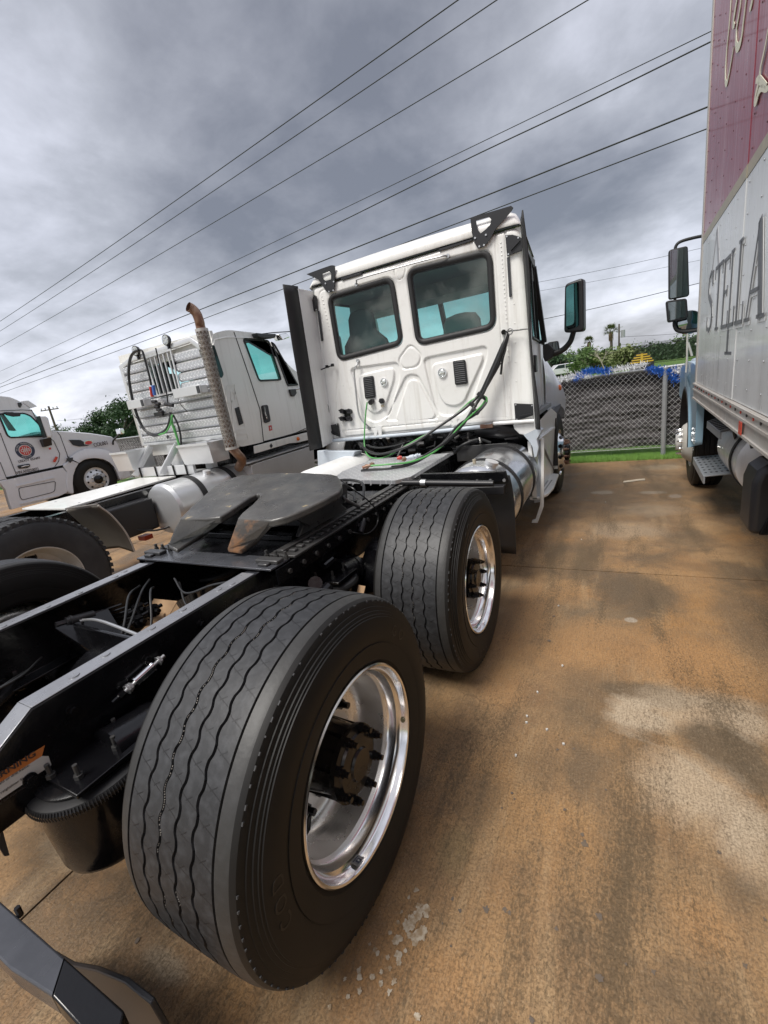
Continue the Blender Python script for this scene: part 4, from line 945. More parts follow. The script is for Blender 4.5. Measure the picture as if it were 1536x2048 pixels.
for i, (u, v, w, h, rz, zz) in enumerate([(322, 1216, .14, .10, .3, .615), (306, 1238, .10, .07, 1.0, .60)]):
    p = at(u, v, 'z', zz+.03); o = MB().box((0, 0, 0), (w, h, .004)).build('cardboard_piece', 'card', None, smooth=False); o.location = p; o.rotation_euler = (.5, .15, rz)
    tag(o, ['torn brown cardboard lying on the crossmember between the black frame rails', 'smaller cardboard scrap beside the torn one, partly hidden by the near frame rail'][i], 'cardboard')
p = at(722, 1180, 'z', .55); o = MB().box((0, 0, 0), (.04, .05, .004)).build('cardboard_piece', 'card', None, smooth=False); o.location = p; o.rotation_euler = (.9, .2, .2)
tag(o, 'small cardboard scrap tucked behind the nearest tyre, beside the second tyre', 'cardboard')
# ---------------------------------------------------------------- cab of the main tractor
def poly_dist(px, pz, poly):
    """signed distance (inside negative) of numpy points to a closed outline"""
    d = np.full(px.shape, 1e9); inside = np.zeros(px.shape, bool); n = len(poly)
    for i in range(n):
        x0, z0 = poly[i]; x1, z1 = poly[(i+1) % n]; ex, ez = x1-x0, z1-z0; l = ex*ex+ez*ez+1e-12
        t = np.clip(((px-x0)*ex+(pz-z0)*ez)/l, 0, 1); dd = np.hypot(px-x0-ex*t, pz-z0-ez*t); d = np.minimum(d, dd)
        c = ((z0 > pz) != (z1 > pz)) & (px < (x1-x0)*(pz-z0)/(z1-z0+1e-12)+x0); inside ^= c
    return np.where(inside, -d, d)
def w2(pts): return [(W(*p).x, W(*p).z) for p in pts]
def sm(a, b, x): t = np.clip((x-a)/(b-a), 0, 1); return t*t*(3-2*t)
WALL = round_poly(w2([(172, 470), (1292, 132), (1372, 1188), (262, 1300)]), [.05, .09, .03, .03], 6)
WIN = [round_poly(w2([(262, 522), (602, 420), (657, 772), (318, 862)]), .085, 7), round_poly(w2([(688, 382), (1132, 272), (1156, 686), (742, 778)]), .095, 7)]
def shrink(poly, k):
    c = np.mean(np.array(poly), 0); out = []
    P = np.array(poly); n = len(P)
    for i in range(n):
        t = P[(i+1) % n]-P[i-1]; nn = np.array([t[1], -t[0]]); nn /= np.linalg.norm(nn)+1e-9
        if np.dot(nn, P[i]-c) > 0: nn = -nn
        out.append(tuple(P[i]+nn*k))
    return out
def cab_back():
    xs = [p[0] for p in WALL]; zs = [p[1] for p in WALL]; st = .0072
    X = np.arange(min(xs)-st, max(xs)+st, st); Z = np.arange(min(zs)-st, max(zs)+st, st); GX, GZ = np.meshgrid(X, Z)
    dW = poly_dist(GX, GZ, WALL)
    h = np.zeros_like(GX)
    def channel(out, inn, depth, w=.012):
        do = poly_dist(GX, GZ, round_poly(w2(out), .07, 7)); di = poly_dist(GX, GZ, round_poly(w2(inn), .06, 7))
        return -depth*sm(0, -w, do)*sm(0, w, di)
    h += channel([(372, 905), (640, 868), (650, 960), (590, 1165), (520, 1205), (455, 1180)], [(420, 950), (610, 905), (612, 960), (560, 1120), (515, 1150), (470, 1130)], .017)
    h += channel([(765, 850), (1118, 780), (1120, 850), (1020, 1130), (965, 1165), (860, 1165), (830, 1110)], [(815, 890), (1088, 832), (1090, 860), (988, 1085), (945, 1108), (890, 1100), (860, 1050)], .017)
    h += channel([(630, 860), (700, 765), (772, 835), (750, 905), (655, 920)], [(645, 860), (702, 783), (757, 838), (738, 892), (665, 905)], .010, .008)
    h += channel([(560, 1195), (672, 950), (700, 935), (745, 940), (862, 1160), (850, 1185)], [(622, 1190), (690, 985), (712, 970), (742, 978), (838, 1165), (800, 1180)], .015)
    h += channel([(602, 365), (690, 340), (668, 425), (628, 440)], [(614, 372), (680, 352), (660, 418), (634, 430)], .008, .008)
    h += channel([(1150, 165), (1222, 150), (1262, 1195), (1215, 1195)], [(1163, 180), (1205, 165), (1245, 1190), (1226, 1190)], .007, .01)
    h += channel([(330, 1240), (930, 1185), (940, 1225), (335, 1285)], [(350, 1248), (915, 1196), (920, 1215), (350, 1270)], .008, .01)
    h += channel([(950, 1180), (1235, 1165), (1240, 1195), (955, 1215)], [(965, 1186), (1225, 1172), (1228, 1188), (968, 1206)], .008, .01)
    h += channel([(205, 490), (255, 470), (330, 880), (300, 1215), (262, 1215), (225, 840)], [(215, 500), (245, 485), (310, 880), (288, 1205), (270, 1205), (238, 840)], .006, .01)
    for w in WIN:
        d = poly_dist(GX, GZ, w); h += -.012*sm(.035, .012, d)
    # long diagonal crease at the lower left
    a, b = w2([(290, 900), (400, 1070)]); 
    # wall turns forward at its rim
    e = np.clip(1+dW/.045, 0, 1); h += -.045*(1-np.sqrt(np.clip(1-e*e, 0, 1)))
    # faint oil-canning
    for i in range(GX.shape[0]):
        pass
    h += .0016*np.sin(GX*7+1.3*np.sin(GZ*5))*np.sin(GZ*6+.7)
    keep = (dW < st*.9)
    for w in WIN: keep &= poly_dist(GX, GZ, w) > .010
    # snap rim points onto the outline
    idx = -np.ones(GX.shape, int); vs = []; cnt = 0
    rows, cols = GX.shape
    quad = keep[:-1, :-1] & keep[1:, :-1] & keep[:-1, 1:] & keep[1:, 1:]
    used = np.zeros_like(keep); used[:-1, :-1] |= quad; used[1:, :-1] |= quad; used[:-1, 1:] |= quad; used[1:, 1:] |= quad
    idx[used] = np.arange(used.sum())
    vs = np.stack([GX[used], YC-h[used], GZ[used]], -1).tolist()
    I, J = np.where(quad)
    fs = np.stack([idx[I, J], idx[I, J+1], idx[I+1, J+1], idx[I+1, J]], -1).tolist()
    mb = MB(); mb.v = vs; mb.f = fs; mb.build('cab_back_panel', 'white', T, ang=60)
    # windows
    for k, w in enumerate(WIN):
        g0 = w; g1 = shrink(w, .034); n = len(w)
        rows = []
        for outl, y in ((shrink(w, -.016), YC+.006), (shrink(w, -.014), YC-.010), (shrink(w, .0), YC-.017), (shrink(w, .024), YC-.014), (shrink(w, .036), YC+.004), (shrink(w, .040), YC+.02)):
            rows.append([V((x, y, z)) for x, z in outl])
        f = MB().sheet(rows, wrap=True).build('rear_window', 'rubber', T, ang=50)
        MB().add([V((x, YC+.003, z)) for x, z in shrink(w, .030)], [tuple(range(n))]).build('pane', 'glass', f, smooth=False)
cab_back()

def ring_plate(outer, inner, th, mtn, name, y, parent=T, **k):
    n = len(outer); mb = MB()
    A = [V((p[0], y, p[1])) for p in outer]; B = [V((p[0], y, p[1])) for p in inner]; t = V((0, th, 0))
    mb.sheet([A, B, [p+t for p in B], [p+t for p in A], A], wrap=True); return mb.build(name, mtn, parent, **k)
def resample(poly, n):
    P = [np.array(p, float) for p in poly]; L = [0]
    for i in range(len(P)): L.append(L[-1]+np.linalg.norm(P[(i+1) % len(P)]-P[i]))
    out = []
    for k in range(n):
        t = L[-1]*k/n; i = max(j for j in range(len(P)) if L[j] <= t+1e-9); s_ = (t-L[i])/(L[i+1]-L[i]+1e-9); out.append(tuple(P[i]+(P[(i+1) % len(P)]-P[i])*s_))
    return out

def cab_shell():
    zb, zt = 1.12, 2.735
    def sx(side, z, y=3.4): # cab flank, drawn in towards the windscreen
        k = max(0, y-3.5)*.085
        if side > 0: return 1.205-(z-zb)/(zt-zb)*.03-k
        return -(1.12-(z-zb)/(zt-zb)*.15-k)
    yf = 4.78
    def patch(mb, side, pts, th=.045):
        outer = [V((sx(side, z, y), y, z)) for y, z in pts]; inner = [p-V((side*th, 0, 0)) for p in outer]
        n = len(pts); mb.add(outer+inner, [tuple(range(n)), tuple(range(2*n-1, n-1, -1))]+[(i, (i+1) % n, n+(i+1) % n, n+i) for i in range(n)])
    for s in (1, -1):
        mb = MB()
        patch(mb, s, [(YC+.03, 1.135), (yf, 1.135), (yf, 1.85), (YC+.03, 1.85)])
        patch(mb, s, [(YC+.03, 1.851), (YC+.34, 1.851), (YC+.34, 2.60), (YC+.03, 2.60)])
        patch(mb, s, [(YC+.03, 2.601), (4.52, 2.601), (4.45, 2.72), (YC+.03, 2.72)])
        patch(mb, s, [(4.72, 1.851), (4.80, 1.851), (4.53, 2.60), (4.45, 2.60)])
        mb.build('cab_side', 'white_side', T, smooth=True)
        g = MB().add([V((sx(s, z, y)-s*.012, y, z)) for y, z in ((YC+.33, 1.84), (4.73, 1.84), (4.46, 2.61), (YC+.33, 2.61))], [(0, 1, 2, 3)])
        f = MB()
        for a, b in (((YC+.34, 1.86), (4.71, 1.86)), ((4.71, 1.86), (4.45, 2.59)), ((4.45, 2.59), (YC+.34, 2.59)), ((YC+.34, 2.59), (YC+.34, 1.86)), ((4.2, 1.86), (4.2, 2.59))):
            f.beam((sx(s, a[1], a[0])+s*.002, a[0], a[1]), (sx(s, b[1], b[0])+s*.002, b[0], b[1]), .03, .016)
        fr = f.build('side_window', 'rubber', T); g.build('pane', 'glass_front', fr, smooth=False)
        # door edges and handle
        MB().bx(s*.0, s*.004, 0, 0.001, 0, 0.001) if False else None
        d = MB()
        for a, b in (((YC+.28, 1.16), (YC+.28, 2.66)), ((YC+.28, 1.16), (4.7, 1.16)), ((4.7, 1.16), (4.76, 1.84))):
            d.beam((sx(s, a[1], a[0])+s*.001, a[0], a[1]), (sx(s, b[1], b[0])+s*.001, b[0], b[1]), .008, .008)
        d.build('door_seam', 'black', T)
        MB().box((s*1.18 if s > 0 else -1.07, YC+.42, 1.62), (.03, .10, .16)).build('door_handle', 'plastic', T, bevel=.01)
    MB().bx(-1.10, 1.19, YC+.03, yf, 1.12, 1.16).build('cab_floor', 'inner', T)
    # windscreen, header, dashboard
    ws = MB().add([(-1.02, 4.80, 1.86), (1.12, 4.80, 1.86), (1.08, 4.52, 2.58), (-.94, 4.52, 2.58)], [(0, 1, 2, 3)])
    f = MB()
    for a, b in (((-1.02, 4.80, 1.85), (1.14, 4.80, 1.85)), ((1.14, 4.80, 1.85), (1.10, 4.52, 2.60)), ((-.95, 4.52, 2.60), (1.10, 4.52, 2.60)), ((-1.04, 4.80, 1.85), (-.95, 4.52, 2.60)), ((.02, 4.80, 1.85), (.02, 4.52, 2.60))):
        f.beam(a, b, .05, .05, up=(0, 1, .3))
    fr = f.build('windscreen', 'rubber', T); ws.build('pane', 'glass_front', fr, smooth=False)
    MB().bx(-1.05, 1.12, 4.62, 4.82, 1.16, 1.83).build('firewall', 'white_side', T)
    MB().prism([(-1.0, 4.25, 1.45), (-1.0, 4.60, 1.45), (-1.0, 4.60, 1.90), (-1.0, 4.35, 1.86)], (2.05, 0, 0)).build('dashboard', 'inner', T, bevel=.03)
    # head lining with overhead shelf
    MB().bx(-.95, 1.12, YC+.06, 4.5, 2.60, 2.66).bx(-.93, 1.10, 4.05, 4.5, 2.46, 2.60).build('head_lining', 'inner', T)
    # seats: driver left, passenger right
    for cx, hh, ws_ in ((-.60, .02, 1.12), (.52, -.24, 1.35)):
        MB().prism([(cx-.26, YC+.35, 1.60), (cx-.26, YC+.50, 1.58), (cx-.24, YC+.42, 2.18+hh), (cx-.18, YC+.38, 2.30+hh), (cx-.18, YC+.28, 2.30+hh), (cx-.24, YC+.26, 2.18+hh)], (.0001, 0, 0)) if False else None
        o = MB()
        sec = []
        for zf, w, d0, d1 in ((1.50, .25, .36, .52), (1.7, .27, .33, .50), (1.95, .27, .30, .44), (2.10, .24, .28, .40), (2.20, .15, .27, .37), (2.36, .14, .27, .37), (2.42, .11, .28, .36), (2.44, .04, .30, .34)):
            zz = zf+hh; ring = []
            for k in range(20):
                a = 2*math.pi*k/20; ca, sa = math.cos(a), math.sin(a)
                ring.append(V((cx+w*ws_*math.copysign(abs(ca)**.6, ca), YC+(d0+d1)/2+(d1-d0)/2*math.copysign(abs(sa)**.6, sa), zz)))
            sec.append(ring)
        o.sheet(sec, wrap=True); o.add(sec[-1], [tuple(range(20))]); o.build('seat', 'seat', T)
        MB().box((cx, YC+.66, 1.52), (.52, .5, .16)).build('seat_cushion', 'seat', T, bevel=.05)
    MB().lathe([(-.012, .21), (0, .225), (.012, .21), (0, .195), (-.012, .21)], o=(-.5, 4.12, 1.92), ax=(0, -.5, .85), n=32).build('steering_wheel', 'plastic', T)
    # roof
    rows = []
    prof = [(YC-.004, 2.738, 0), (YC-.012, 2.76, 0), (YC+.00, 2.80, .01), (YC+.03, 2.835, .02), (YC+.08, 2.862, .04), (YC+.25, 2.885, .05), (YC+.7, 2.895, .05), (4.3, 2.86, .06), (4.55, 2.78, .08), (4.66, 2.68, .08), (4.64, 2.60, .06)]
    n = 40
    xl, xr = -.985, 1.19
    for y, z, ins in prof:
        kk = max(0, y-3.5)*.085; xl, xr = -.985+kk, 1.19-kk; row = [V((xl+.0, y+.04, 2.70))]
        for k in range(n+1):
            t = k/n; x = xl+(xr-xl)*t; e = min(t, 1-t)*(xr-xl)
            dz = 0
            if e < .14: q = 1-e/.14; dz = -(z-2.72)*(1-math.sqrt(max(0, 1-q*q)))
            row.append(V((x, y, max(z+dz+.015*math.sin(math.pi*t)*(1 if z > 2.78 else 0), 2.715))))
        row.append(V((xr, y+.04, 2.70))); rows.append(row)
    MB().sheet(rows).build('roof', 'white', T, ang=50)
    MB().beam(W(172, 466, .006), W(1292, 130, .006), .012, .008).build('roof_seam', 'black', T)
    # visor at the front edge
    MB().prism([(-.9, 4.60, 2.60), (-.9, 4.90, 2.56), (-.9, 4.92, 2.58), (-.9, 4.62, 2.68)], (1.95, 0, 0)).build('sun_visor', 'darkgrey', T)
cab_shell()

def cab_fittings():
    # fairing panels with rubber trim beside the cab back
    for s, xt, xb in ((-1, -.965, -1.01), (1, 1.20, 1.235)):
        top, bot = 2.69, 1.10
        mb = MB(); th = .02
        A = [V((xt, YC+.02, top)), V((xb, YC+.02, bot)), V((xb+s*.0, 3.14, bot-.03)), V((xt+s*.0, 3.14, top-.0))]
        if s > 0: A = [V((xt-.012, YC+.05, top)), V((xb-.02, YC+.05, bot)), V((xb+.01, 3.19, bot-.03)), V((xt+.02, 3.19, top))]
        B = [p+V((s*th, 0, 0)) for p in A]; mb.hexa(A+B); mb.build('side_fairing', 'white_side', T, bevel=.004)
        # flexible rubber extension, slightly wavy
        rows = []
        for k in range(25):
            t = k/24; z = bot-.03+(top-bot+.05)*t; x0 = (xb+(xt-xb)*t)+s*.012
            wv = .012*math.sin(t*9+s)*(1 if s > 0 else .3)
            if s > 0: rows.append([V((x0+.01, 3.20, z)), V((x0+.035+wv*.5, 3.12, z)), V((x0+.06+wv, 3.03, z+.01))])
            else: rows.append([V((x0, 3.15, z)), V((x0-.012, 3.05, z)), V((x0-.03+wv, 2.95, z))])
        o = MB().sheet(rows).build('rubber_extension', 'rubber', T); sm_ = o.modifiers.new('t', 'SOLIDIFY'); sm_.thickness = .010
    # black panel mounts
    for poly in ([(1215, 190), (1255, 188), (1290, 198), (1308, 210), (1305, 275), (1265, 288), (1225, 306)], [(1263, 1095), (1300, 1097), (1370, 1100), (1366, 1160), (1320, 1175), (1270, 1192)],
                 [(183, 508), (200, 520), (205, 598), (180, 602), (142, 604), (140, 575), (170, 570)], [(243, 1218), (280, 1212), (315, 1203), (326, 1278), (285, 1262), (252, 1245)]):
        P = [W(x, y, .012) for x, y in poly]; mb = MB().prism(P, (0, -.012, 0))
        mt_ = mb.build('fairing_mount', 'plastic', T, bevel=.003)
        c_ = sum(P, V())/len(P)
        for p in (P[0], P[2], P[-1]): q = p*.82+c_*.18; MB().cyl(q+V((0, -.012, 0)), q+V((0, -.016, 0)), .007, n=10).build('screw', 'steel', mt_)
        MB().beam(P[-1]*.5+c_*.5+V((0, -.02, 0)), P[3]*.7+c_*.3+V((0, -.02, 0)), .012, .012).build('mount_rib', 'plastic', mt_)
    for poly in ([(1223, 310), (1238, 306), (1250, 520), (1236, 524)], [(203, 600), (213, 596), (234, 758), (224, 762)]):
        MB().prism([W(x, y, .006) for x, y in poly], (0, -.008, 0)).build('marker_strip', 'darkgrey', T, bevel=.002)
    for poly in ([(855, 258), (1035, 202), (1036, 222), (857, 278)], [(330, 420), (441, 390), (442, 402), (331, 434)]):
        MB().prism([W(x, y, .006) for x, y in poly], (0, -.006, 0)).build('roof_slot', 'plastic', T, bevel=.002)
    # black roof brackets
    n = 36
    for k, (o_, i_, hole) in enumerate((([(1030, 100), (1150, 65), (1255, 34), (1262, 50), (1215, 105), (1165, 160), (1130, 225), (1105, 252), (1072, 266), (1052, 235), (1038, 180)],
                                    [(1060, 115), (1130, 95), (1142, 108), (1138, 135), (1115, 160), (1085, 185), (1068, 160)], [(1075, 250), (1100, 243), (1110, 188), (1052, 205)]),
                                   ([(150, 402), (230, 372), (285, 353), (303, 356), (302, 420), (299, 482), (290, 495), (262, 502), (240, 470), (215, 430), (180, 415)],
                                    [(235, 400), (272, 385), (283, 395), (282, 430), (250, 438), (232, 420)], [(265, 494), (288, 487), (290, 440), (246, 450)]))):
        outer = resample(w2(o_), n); inner = resample(w2(i_), n)
        # start both outlines at the point nearest the upper left
        def roll(P): 
            c_ = np.mean(P, 0); a = [math.atan2(p[1]-c_[1], p[0]-c_[0]) for p in P]; j = int(np.argmin(np.abs(np.array(a)-2.4))); return P[j:]+P[:j]
        b = ring_plate(roll(outer), roll(inner), -.010, 'plastic', 'roof_bracket', YC-.016, bevel=0)
        for x, y in hole: q = W(x, y, .028); MB().cyl(q, q+V((0, -.006, 0)), .008, n=10).build('screw', 'steel', b)
    # grab bars
    def bar(pts, r, mtn='steel', name='grab_bar', d=.035):
        P = [W(x, y, dd) for x, y, dd in pts]; return MB().tube(P, r, n=10, smooth=True, k=5).build(name, mtn, T)
    g = bar([(412, 458, .0), (413, 440, .03), (428, 424, .045), (600, 374, .05), (760, 330, .05), (870, 303, .045), (905, 301, .0)], .0075)
    for x, y in ((412, 455), (905, 301)): q = W(x, y, .004); MB().cyl(q, q+V((0, -.008, 0)), .018, n=12).build('grab_bar_foot', 'steel', T)
    bar([(420, 868, .0), (414, 888, .035), (403, 905, .045), (400, 935, .045), (410, 1040, .045), (422, 1140, .045), (440, 1185, .045), (468, 1212, .04), (480, 1225, .0)], .0095)
    for x, y in ((420, 866), (480, 1228)): q = W(x, y, .004); MB().cyl(q, q+V((0, -.008, 0)), .020, n=12).build('grab_bar_foot', 'steel', T)
    # louvred vents
    for poly in ([(450, 955), (505, 946), (518, 1064), (462, 1072)], [(933, 868), (1000, 860), (1014, 990), (946, 998)]):
        P = w2(poly); R_ = round_poly(P, .018, 4)
        v_ = MB().prism([V((x, YC-.004, z)) for x, z in R_], (0, -.012, 0)).build('vent', 'plastic', T, bevel=.003)
        A, B, C_, D = [V((p[0], YC-.018, p[1])) for p in P]
        for k in range(11):
            t = (k+.8)/12; l, r = A.lerp(D, t), B.lerp(C_, t); l, r = l.lerp(r, .12), l.lerp(r, .88)
            MB().beam(l+V((0, 0, 0)), r+V((0, 0, 0)), .012, .0045, up=(0, .5, 1)).build('slat', 'darkgrey', v_)
    # round work lamps
    for x, y, r in ((562, 981, .042), (876, 931, .047)):
        q = W(x, y, .0); l = MB().lathe([(0, r), (.012, r), (.018, r*.93), (.018, r*.80), (.012, r*.78)], o=q, ax=(0, -1, 0), n=40).build('work_lamp', 'chrome', T)
        MB().lathe([(.010, r*.80), (.020, r*.6), (.024, r*.3), (.025, 0)], o=q, ax=(0, -1, 0), n=32).build('lamp_lens', 'lens', l)
        for a in (0.3, 1.87, 3.4, 5.0): p = q+V((math.cos(a)*r*.55, -.022, math.sin(a)*r*.55)); MB().cyl(p, p+V((0, -.003, 0)), r*.14, n=10).build('lamp_facet', 'chrome', l)
    # sockets and glad hand holders
    q = W(497, 1085, .0); MB().cyl(q, q+V((0, -.05, -.01)), .026, n=14).cyl(q+V((.03, -.01, .012)), q+V((-.03, -.03, -.012)), .016, n=10).build('trailer_plug', 'plastic', T)
    q = W(551, 1082, .0); MB().cyl(q, q+V((0, -.028, 0)), .030, n=6).cyl(q+V((0, -.028, 0)), q+V((0, -.034, 0)), .018, n=16).build('trailer_socket', 'plastic', T)
    MB().box(W(553, 1110, .008), (.035, .012, .025)).build('data_tag', 'gold', T)
    for dx in (0, 38):
        for dy in (0, 40):
            q = W(343+dx, 1140+dy, .0); MB().cyl(q, q+V((0, -.045, .01)), .026, n=14).box(q+V((0, -.045, .02)), (.06, .02, .014)).build('glad_hand_holder', 'plastic', T)
    MB().box(W(363, 1160, .006), (.075, .010, .13)).build('holder_plate', 'black', T)
    # hinge rods of the fairings, the hose hanger
    MB().tube([W(1200, 712, .03), W(1240, 706, .05), W(1290, 700, .05), W(1345, 692, .06)], .006, smooth=False).build('fairing_rod', 'black', T)
    MB().lathe([(0, .03), (.008, .024), (0, .018), (-.008, .024), (0, .03)], o=W(1240, 708, .06), ax=(.3, 1, 0), n=20).build('hanger_ring', 'steel', T)
    MB().cyl(W(1205, 712, .0), W(1205, 712, .05), .022, n=10).build('hanger_bracket', 'black', T)
    MB().tube([W(165, 930, .09), W(205, 920, .06), (W(250, 903, .04)), W(285, 890, .02)], .006, smooth=False).build('fairing_rod', 'black', T)
    for x, y in ((172, 925), (185, 925), (205, 920), (253, 898), (283, 890)): MB().box(W(x, y, .05), (.022, .03, .03)).build('rod_clip', 'black', T)
    MB().tube([W(208, 950, .02), W(235, 1040, .02), W(262, 1120, .02), W(262, 1190, .02)], .0025).build('fairing_cable', 'black', T)
    # panel rivets
    mb = MB()
    for a, b, n_ in (((225, 520), (265, 700), 10), ((232, 540), (258, 660), 7), ((1190, 230), (1222, 660), 20), ((1160, 1070), (1165, 1150), 3), ((1235, 1060), (1236, 1140), 3), ((380, 1232), (930, 1190), 14), ((720, 1182), (850, 1170), 5), ((340, 1000), (400, 1110), 3),
                     ((1228, 780), (1240, 1180), 14), ((1262, 560), (1275, 1080), 6)):
        for k in range(n_):
            t = k/(n_-1); q = W(a[0]+(b[0]-a[0])*t, a[1]+(b[1]-a[1])*t, .0); mb.lathe([(-.004, .007), (.002, .006), (.004, .003), (.004, 0)], o=q, ax=(0, -1, 0), n=8)
    mb.build('rivets', 'white', T, kind='stuff')
    # lower edge tube and hangers
    MB().tube([W(245, 1300, .02), W(700, 1262, .03), W(1090, 1222, .03), W(1140, 1214, .03)], .020, smooth=False, n=12).build('cab_sill_tube', 'primer', T)
    MB().tube([W(1150, 1205, .02), W(1370, 1190, .02)], .018, smooth=False, n=12).build('cab_sill_tube', 'white_side', T)
    MB().box(W(1115, 1218, .03), (.12, .05, .035)).build('cab_mount_clamp', 'rustpipe', T)
    MB().prism([W(505, 1285, .03), W(515, 1225, .03), W(530, 1212, .03), W(548, 1220, .03), W(552, 1285, .03), W(538, 1285, .03), W(530, 1235, .03), W(520, 1285, .03)], (0, -.012, 0)).build('cab_lift_hook', 'white_side', T)
    MB().prism([W(966, 1195, .03), W(972, 1175, .03), W(985, 1178, .03), W(985, 1225, .03)], (0, -.012, 0)).build('cab_lift_hook', 'white_side', T)
    # grey bracket at the lower right corner
    MB().prism([W(1255, 1210, 0), W(1390, 1200, 0), W(1400, 1240, 0), W(1330, 1270, 0), W(1290, 1262, 0), W(1262, 1235, 0)], (0, .20, 0)).build('corner_bracket', 'white_side', T, bevel=.01)
    # hoses: bundle from the hanger to the deck, green electric line to the plug
    def hose(pts, r, mtn, name='trailer_hose'):
        P = []
        for p in pts:
            if len(p) == 4: P.append(at(*c1(p[0], p[1]), p[3], p[2]))
            else: P.append(W(p[0], p[1], p[2]))
        MB().tube(P, r, n=10, k=8).build(name, mtn, T)
    hose([(1222, 712, .06), (1215, 750, .07), (1195, 790, .08), (1160, 870, .09), (1115, 970, .10), (1080, 1040, .12), (1040, 1085, .14), (960, 1150, .20), (850, 1225, .30), (740, 1300, .36), (640, 1345, .40), (540, 1370, .36), (470, 1350, .25), (430, 1310, .12)], .0135, 'hose')
    hose([(1225, 720, .07), (1205, 780, .10), (1175, 860, .11), (1130, 960, .12), (1095, 1040, .14), (1050, 1110, .16), (1000, 1190, .30), (930, 1270, .5), (830, 1350, .72), (700, 1420, .90), (590, 1450, 1.0), (500, 1455, 1.02), (440, 1460, 1.02)], .0145, 'hose')
    hose([(1232, 722, .05), (1212, 800, .07), (1180, 880, .08), (1140, 960, .09), (1090, 1050, .10), (1100, 1070, .12), (1112, 1090, .12), (1060, 1150, .2), (960, 1215, .35), (880, 1310, .55), (790, 1380, .75), (700, 1425, .9), (600, 1440, .98)], .012, 'hose')
    hose([(1200, 790, .07), (1215, 800, .06), (1200, 860, .06), (1190, 940, .05)], .010, 'hose')
    MB().lathe([(-.10, .020), (0, .023), (.10, .020)], o=W(1150, 930, .10), ax=(W(1110, 1000, .10)-W(1190, 860, .10)).normalized(), n=14).build('hose_wrap', 'plastic', T)
    hose([(470, 1090, .05), (462, 1150, .06), (456, 1240, .08), (455, 1320, .14), (470, 1372, .25), (510, 1392, .32), (570, 1385, .36), (650, 1340, .36), (740, 1290, .33), (830, 1240, .28), (900, 1195, .24), (970, 1135, .18), (1040, 1075, .14), (1095, 1060, .12), (1115, 1070, .12), (1105, 1105, .13), (1060, 1135, .16)], .0075, 'green', 'electric_hose')
    hose([(1110, 1075, .12), (1080, 1115, .15), (1020, 1170, .28), (960, 1230, .42), (890, 1310, .6), (810, 1370, .78), (700, 1412, .92), (580, 1425, 1.0), (490, 1432, 1.02)], .0075, 'green', 'electric_hose')
    hose([(430, 1310, .1), (520, 1335, .14), (620, 1325, .16), (700, 1300, .2)], .010, 'hose')
    for k, (x, y, d) in enumerate(((1082, 1052, .13), (1055, 1140, .18), (1040, 1105, .15))):
        MB().box(W(x, y, d), (.07, .05, .035), Matrix.Rotation(.8, 3, 'Y')).build('hose_clip', 'plastic', T, bevel=.006)
    # deck plate of tread aluminium, with the parked couplings on it
    def c3(x, y): return 620+x*.3516, 820+y*.3516
    P = [at(*c3(*q), 'z', .935) for q in ((165, 388), (492, 404), (576, 380), (792, 250), (350, 285), (200, 345))]
    P = [V((-.20, 2.06, .935)), V((.44, 1.96, .935)), V((.52, 2.07, .935)), V((.50, 3.02, .935)), V((-.31, 2.95, .935)), V((-.31, 2.4, .935))]
    o = MB().prism([p for p in P], (0, 0, -.028)).build('deck_plate', 'tread_plate', T, smooth=False)
    uv = o.data.uv_layers.new(name='UVMap')
    for lp in o.data.loops: co = o.data.vertices[lp.vertex_index].co; uv.data[lp.index].uv = (co.x, co.y)
    for s_ in range(7): q = V((-.15+.09*s_, 2.05-.013*s_, .90)); MB().cyl(q+V((0, 0, 0)), q+V((0, -.012, 0)), .006, n=8).build('deck_screw', 'steel', T)
    def cpl(u, v, mtn, L=.06, a=0):
        q = at(*c3(u, v), 'z', .975); d = V((math.cos(a), math.sin(a), .15)).normalized()
        MB().cyl(q-d*L/2, q+d*L/2, .014, n=12).cyl(q-d*L*.1, q+d*L*.25, .020, n=12).build('air_coupling', mtn, T)
    cpl(510, 272, 'red', .045, .3); cpl(535, 280, 'rustpipe', .04, 1.0); cpl(320, 322, 'rustpipe', .07, .5); cpl(350, 312, 'rustpipe', .05, 1.2); cpl(575, 268, 'primer', .12, .1); cpl(605, 262, 'primer', .08, .4)
    # left tank end and step behind the left wheel
    MB().lathe([(0, 0), (.01, .10), (.04, .20), (.08, .27), (.12, .295), (1.0, .295), (1.0, 0)], o=(-.72, 2.35, .66), ax=(0, 1, 0), n=48).build('left_tank', 'white_side', T)
    MB().prism([(-1.10, 3.30, 1.02), (-1.14, 3.30, .78), (-.72, 3.30, .80), (-.60, 3.30, .98)], (0, -.16, .02)).build('left_step_box', 'primer', T, bevel=.008)
    MB().bx(-1.13, -1.10, 3.12, 3.31, .45, .77).bx(-.96, -.93, 3.12, 3.31, .50, .79).bx(-.80, -.77, 3.12, 3.31, .52, .79).build('step_bracket', 'primer', T)
    # engine clutter below the cab
    random.seed(5)
    MB().bx(-.95, 1.02, 3.62, 4.4, .62, 1.09).build('engine_bay_bulk', 'black', T)
    for k in range(60):
        x = random.uniform(-.75, 1.0); y = random.uniform(3.25, 3.6); z = random.uniform(.86, 1.06); r = random.uniform(.008, .028)
        d = V((random.uniform(-1, 1), random.uniform(-.3, .3), random.uniform(-.4, .4))).normalized()*random.uniform(.04, .16)
        MB().cyl((x, y, z), V((x, y, z))+d, r, n=8).build('engine_part', random.choice(['black', 'black', 'grease', 'plastic', 'hose']), T)
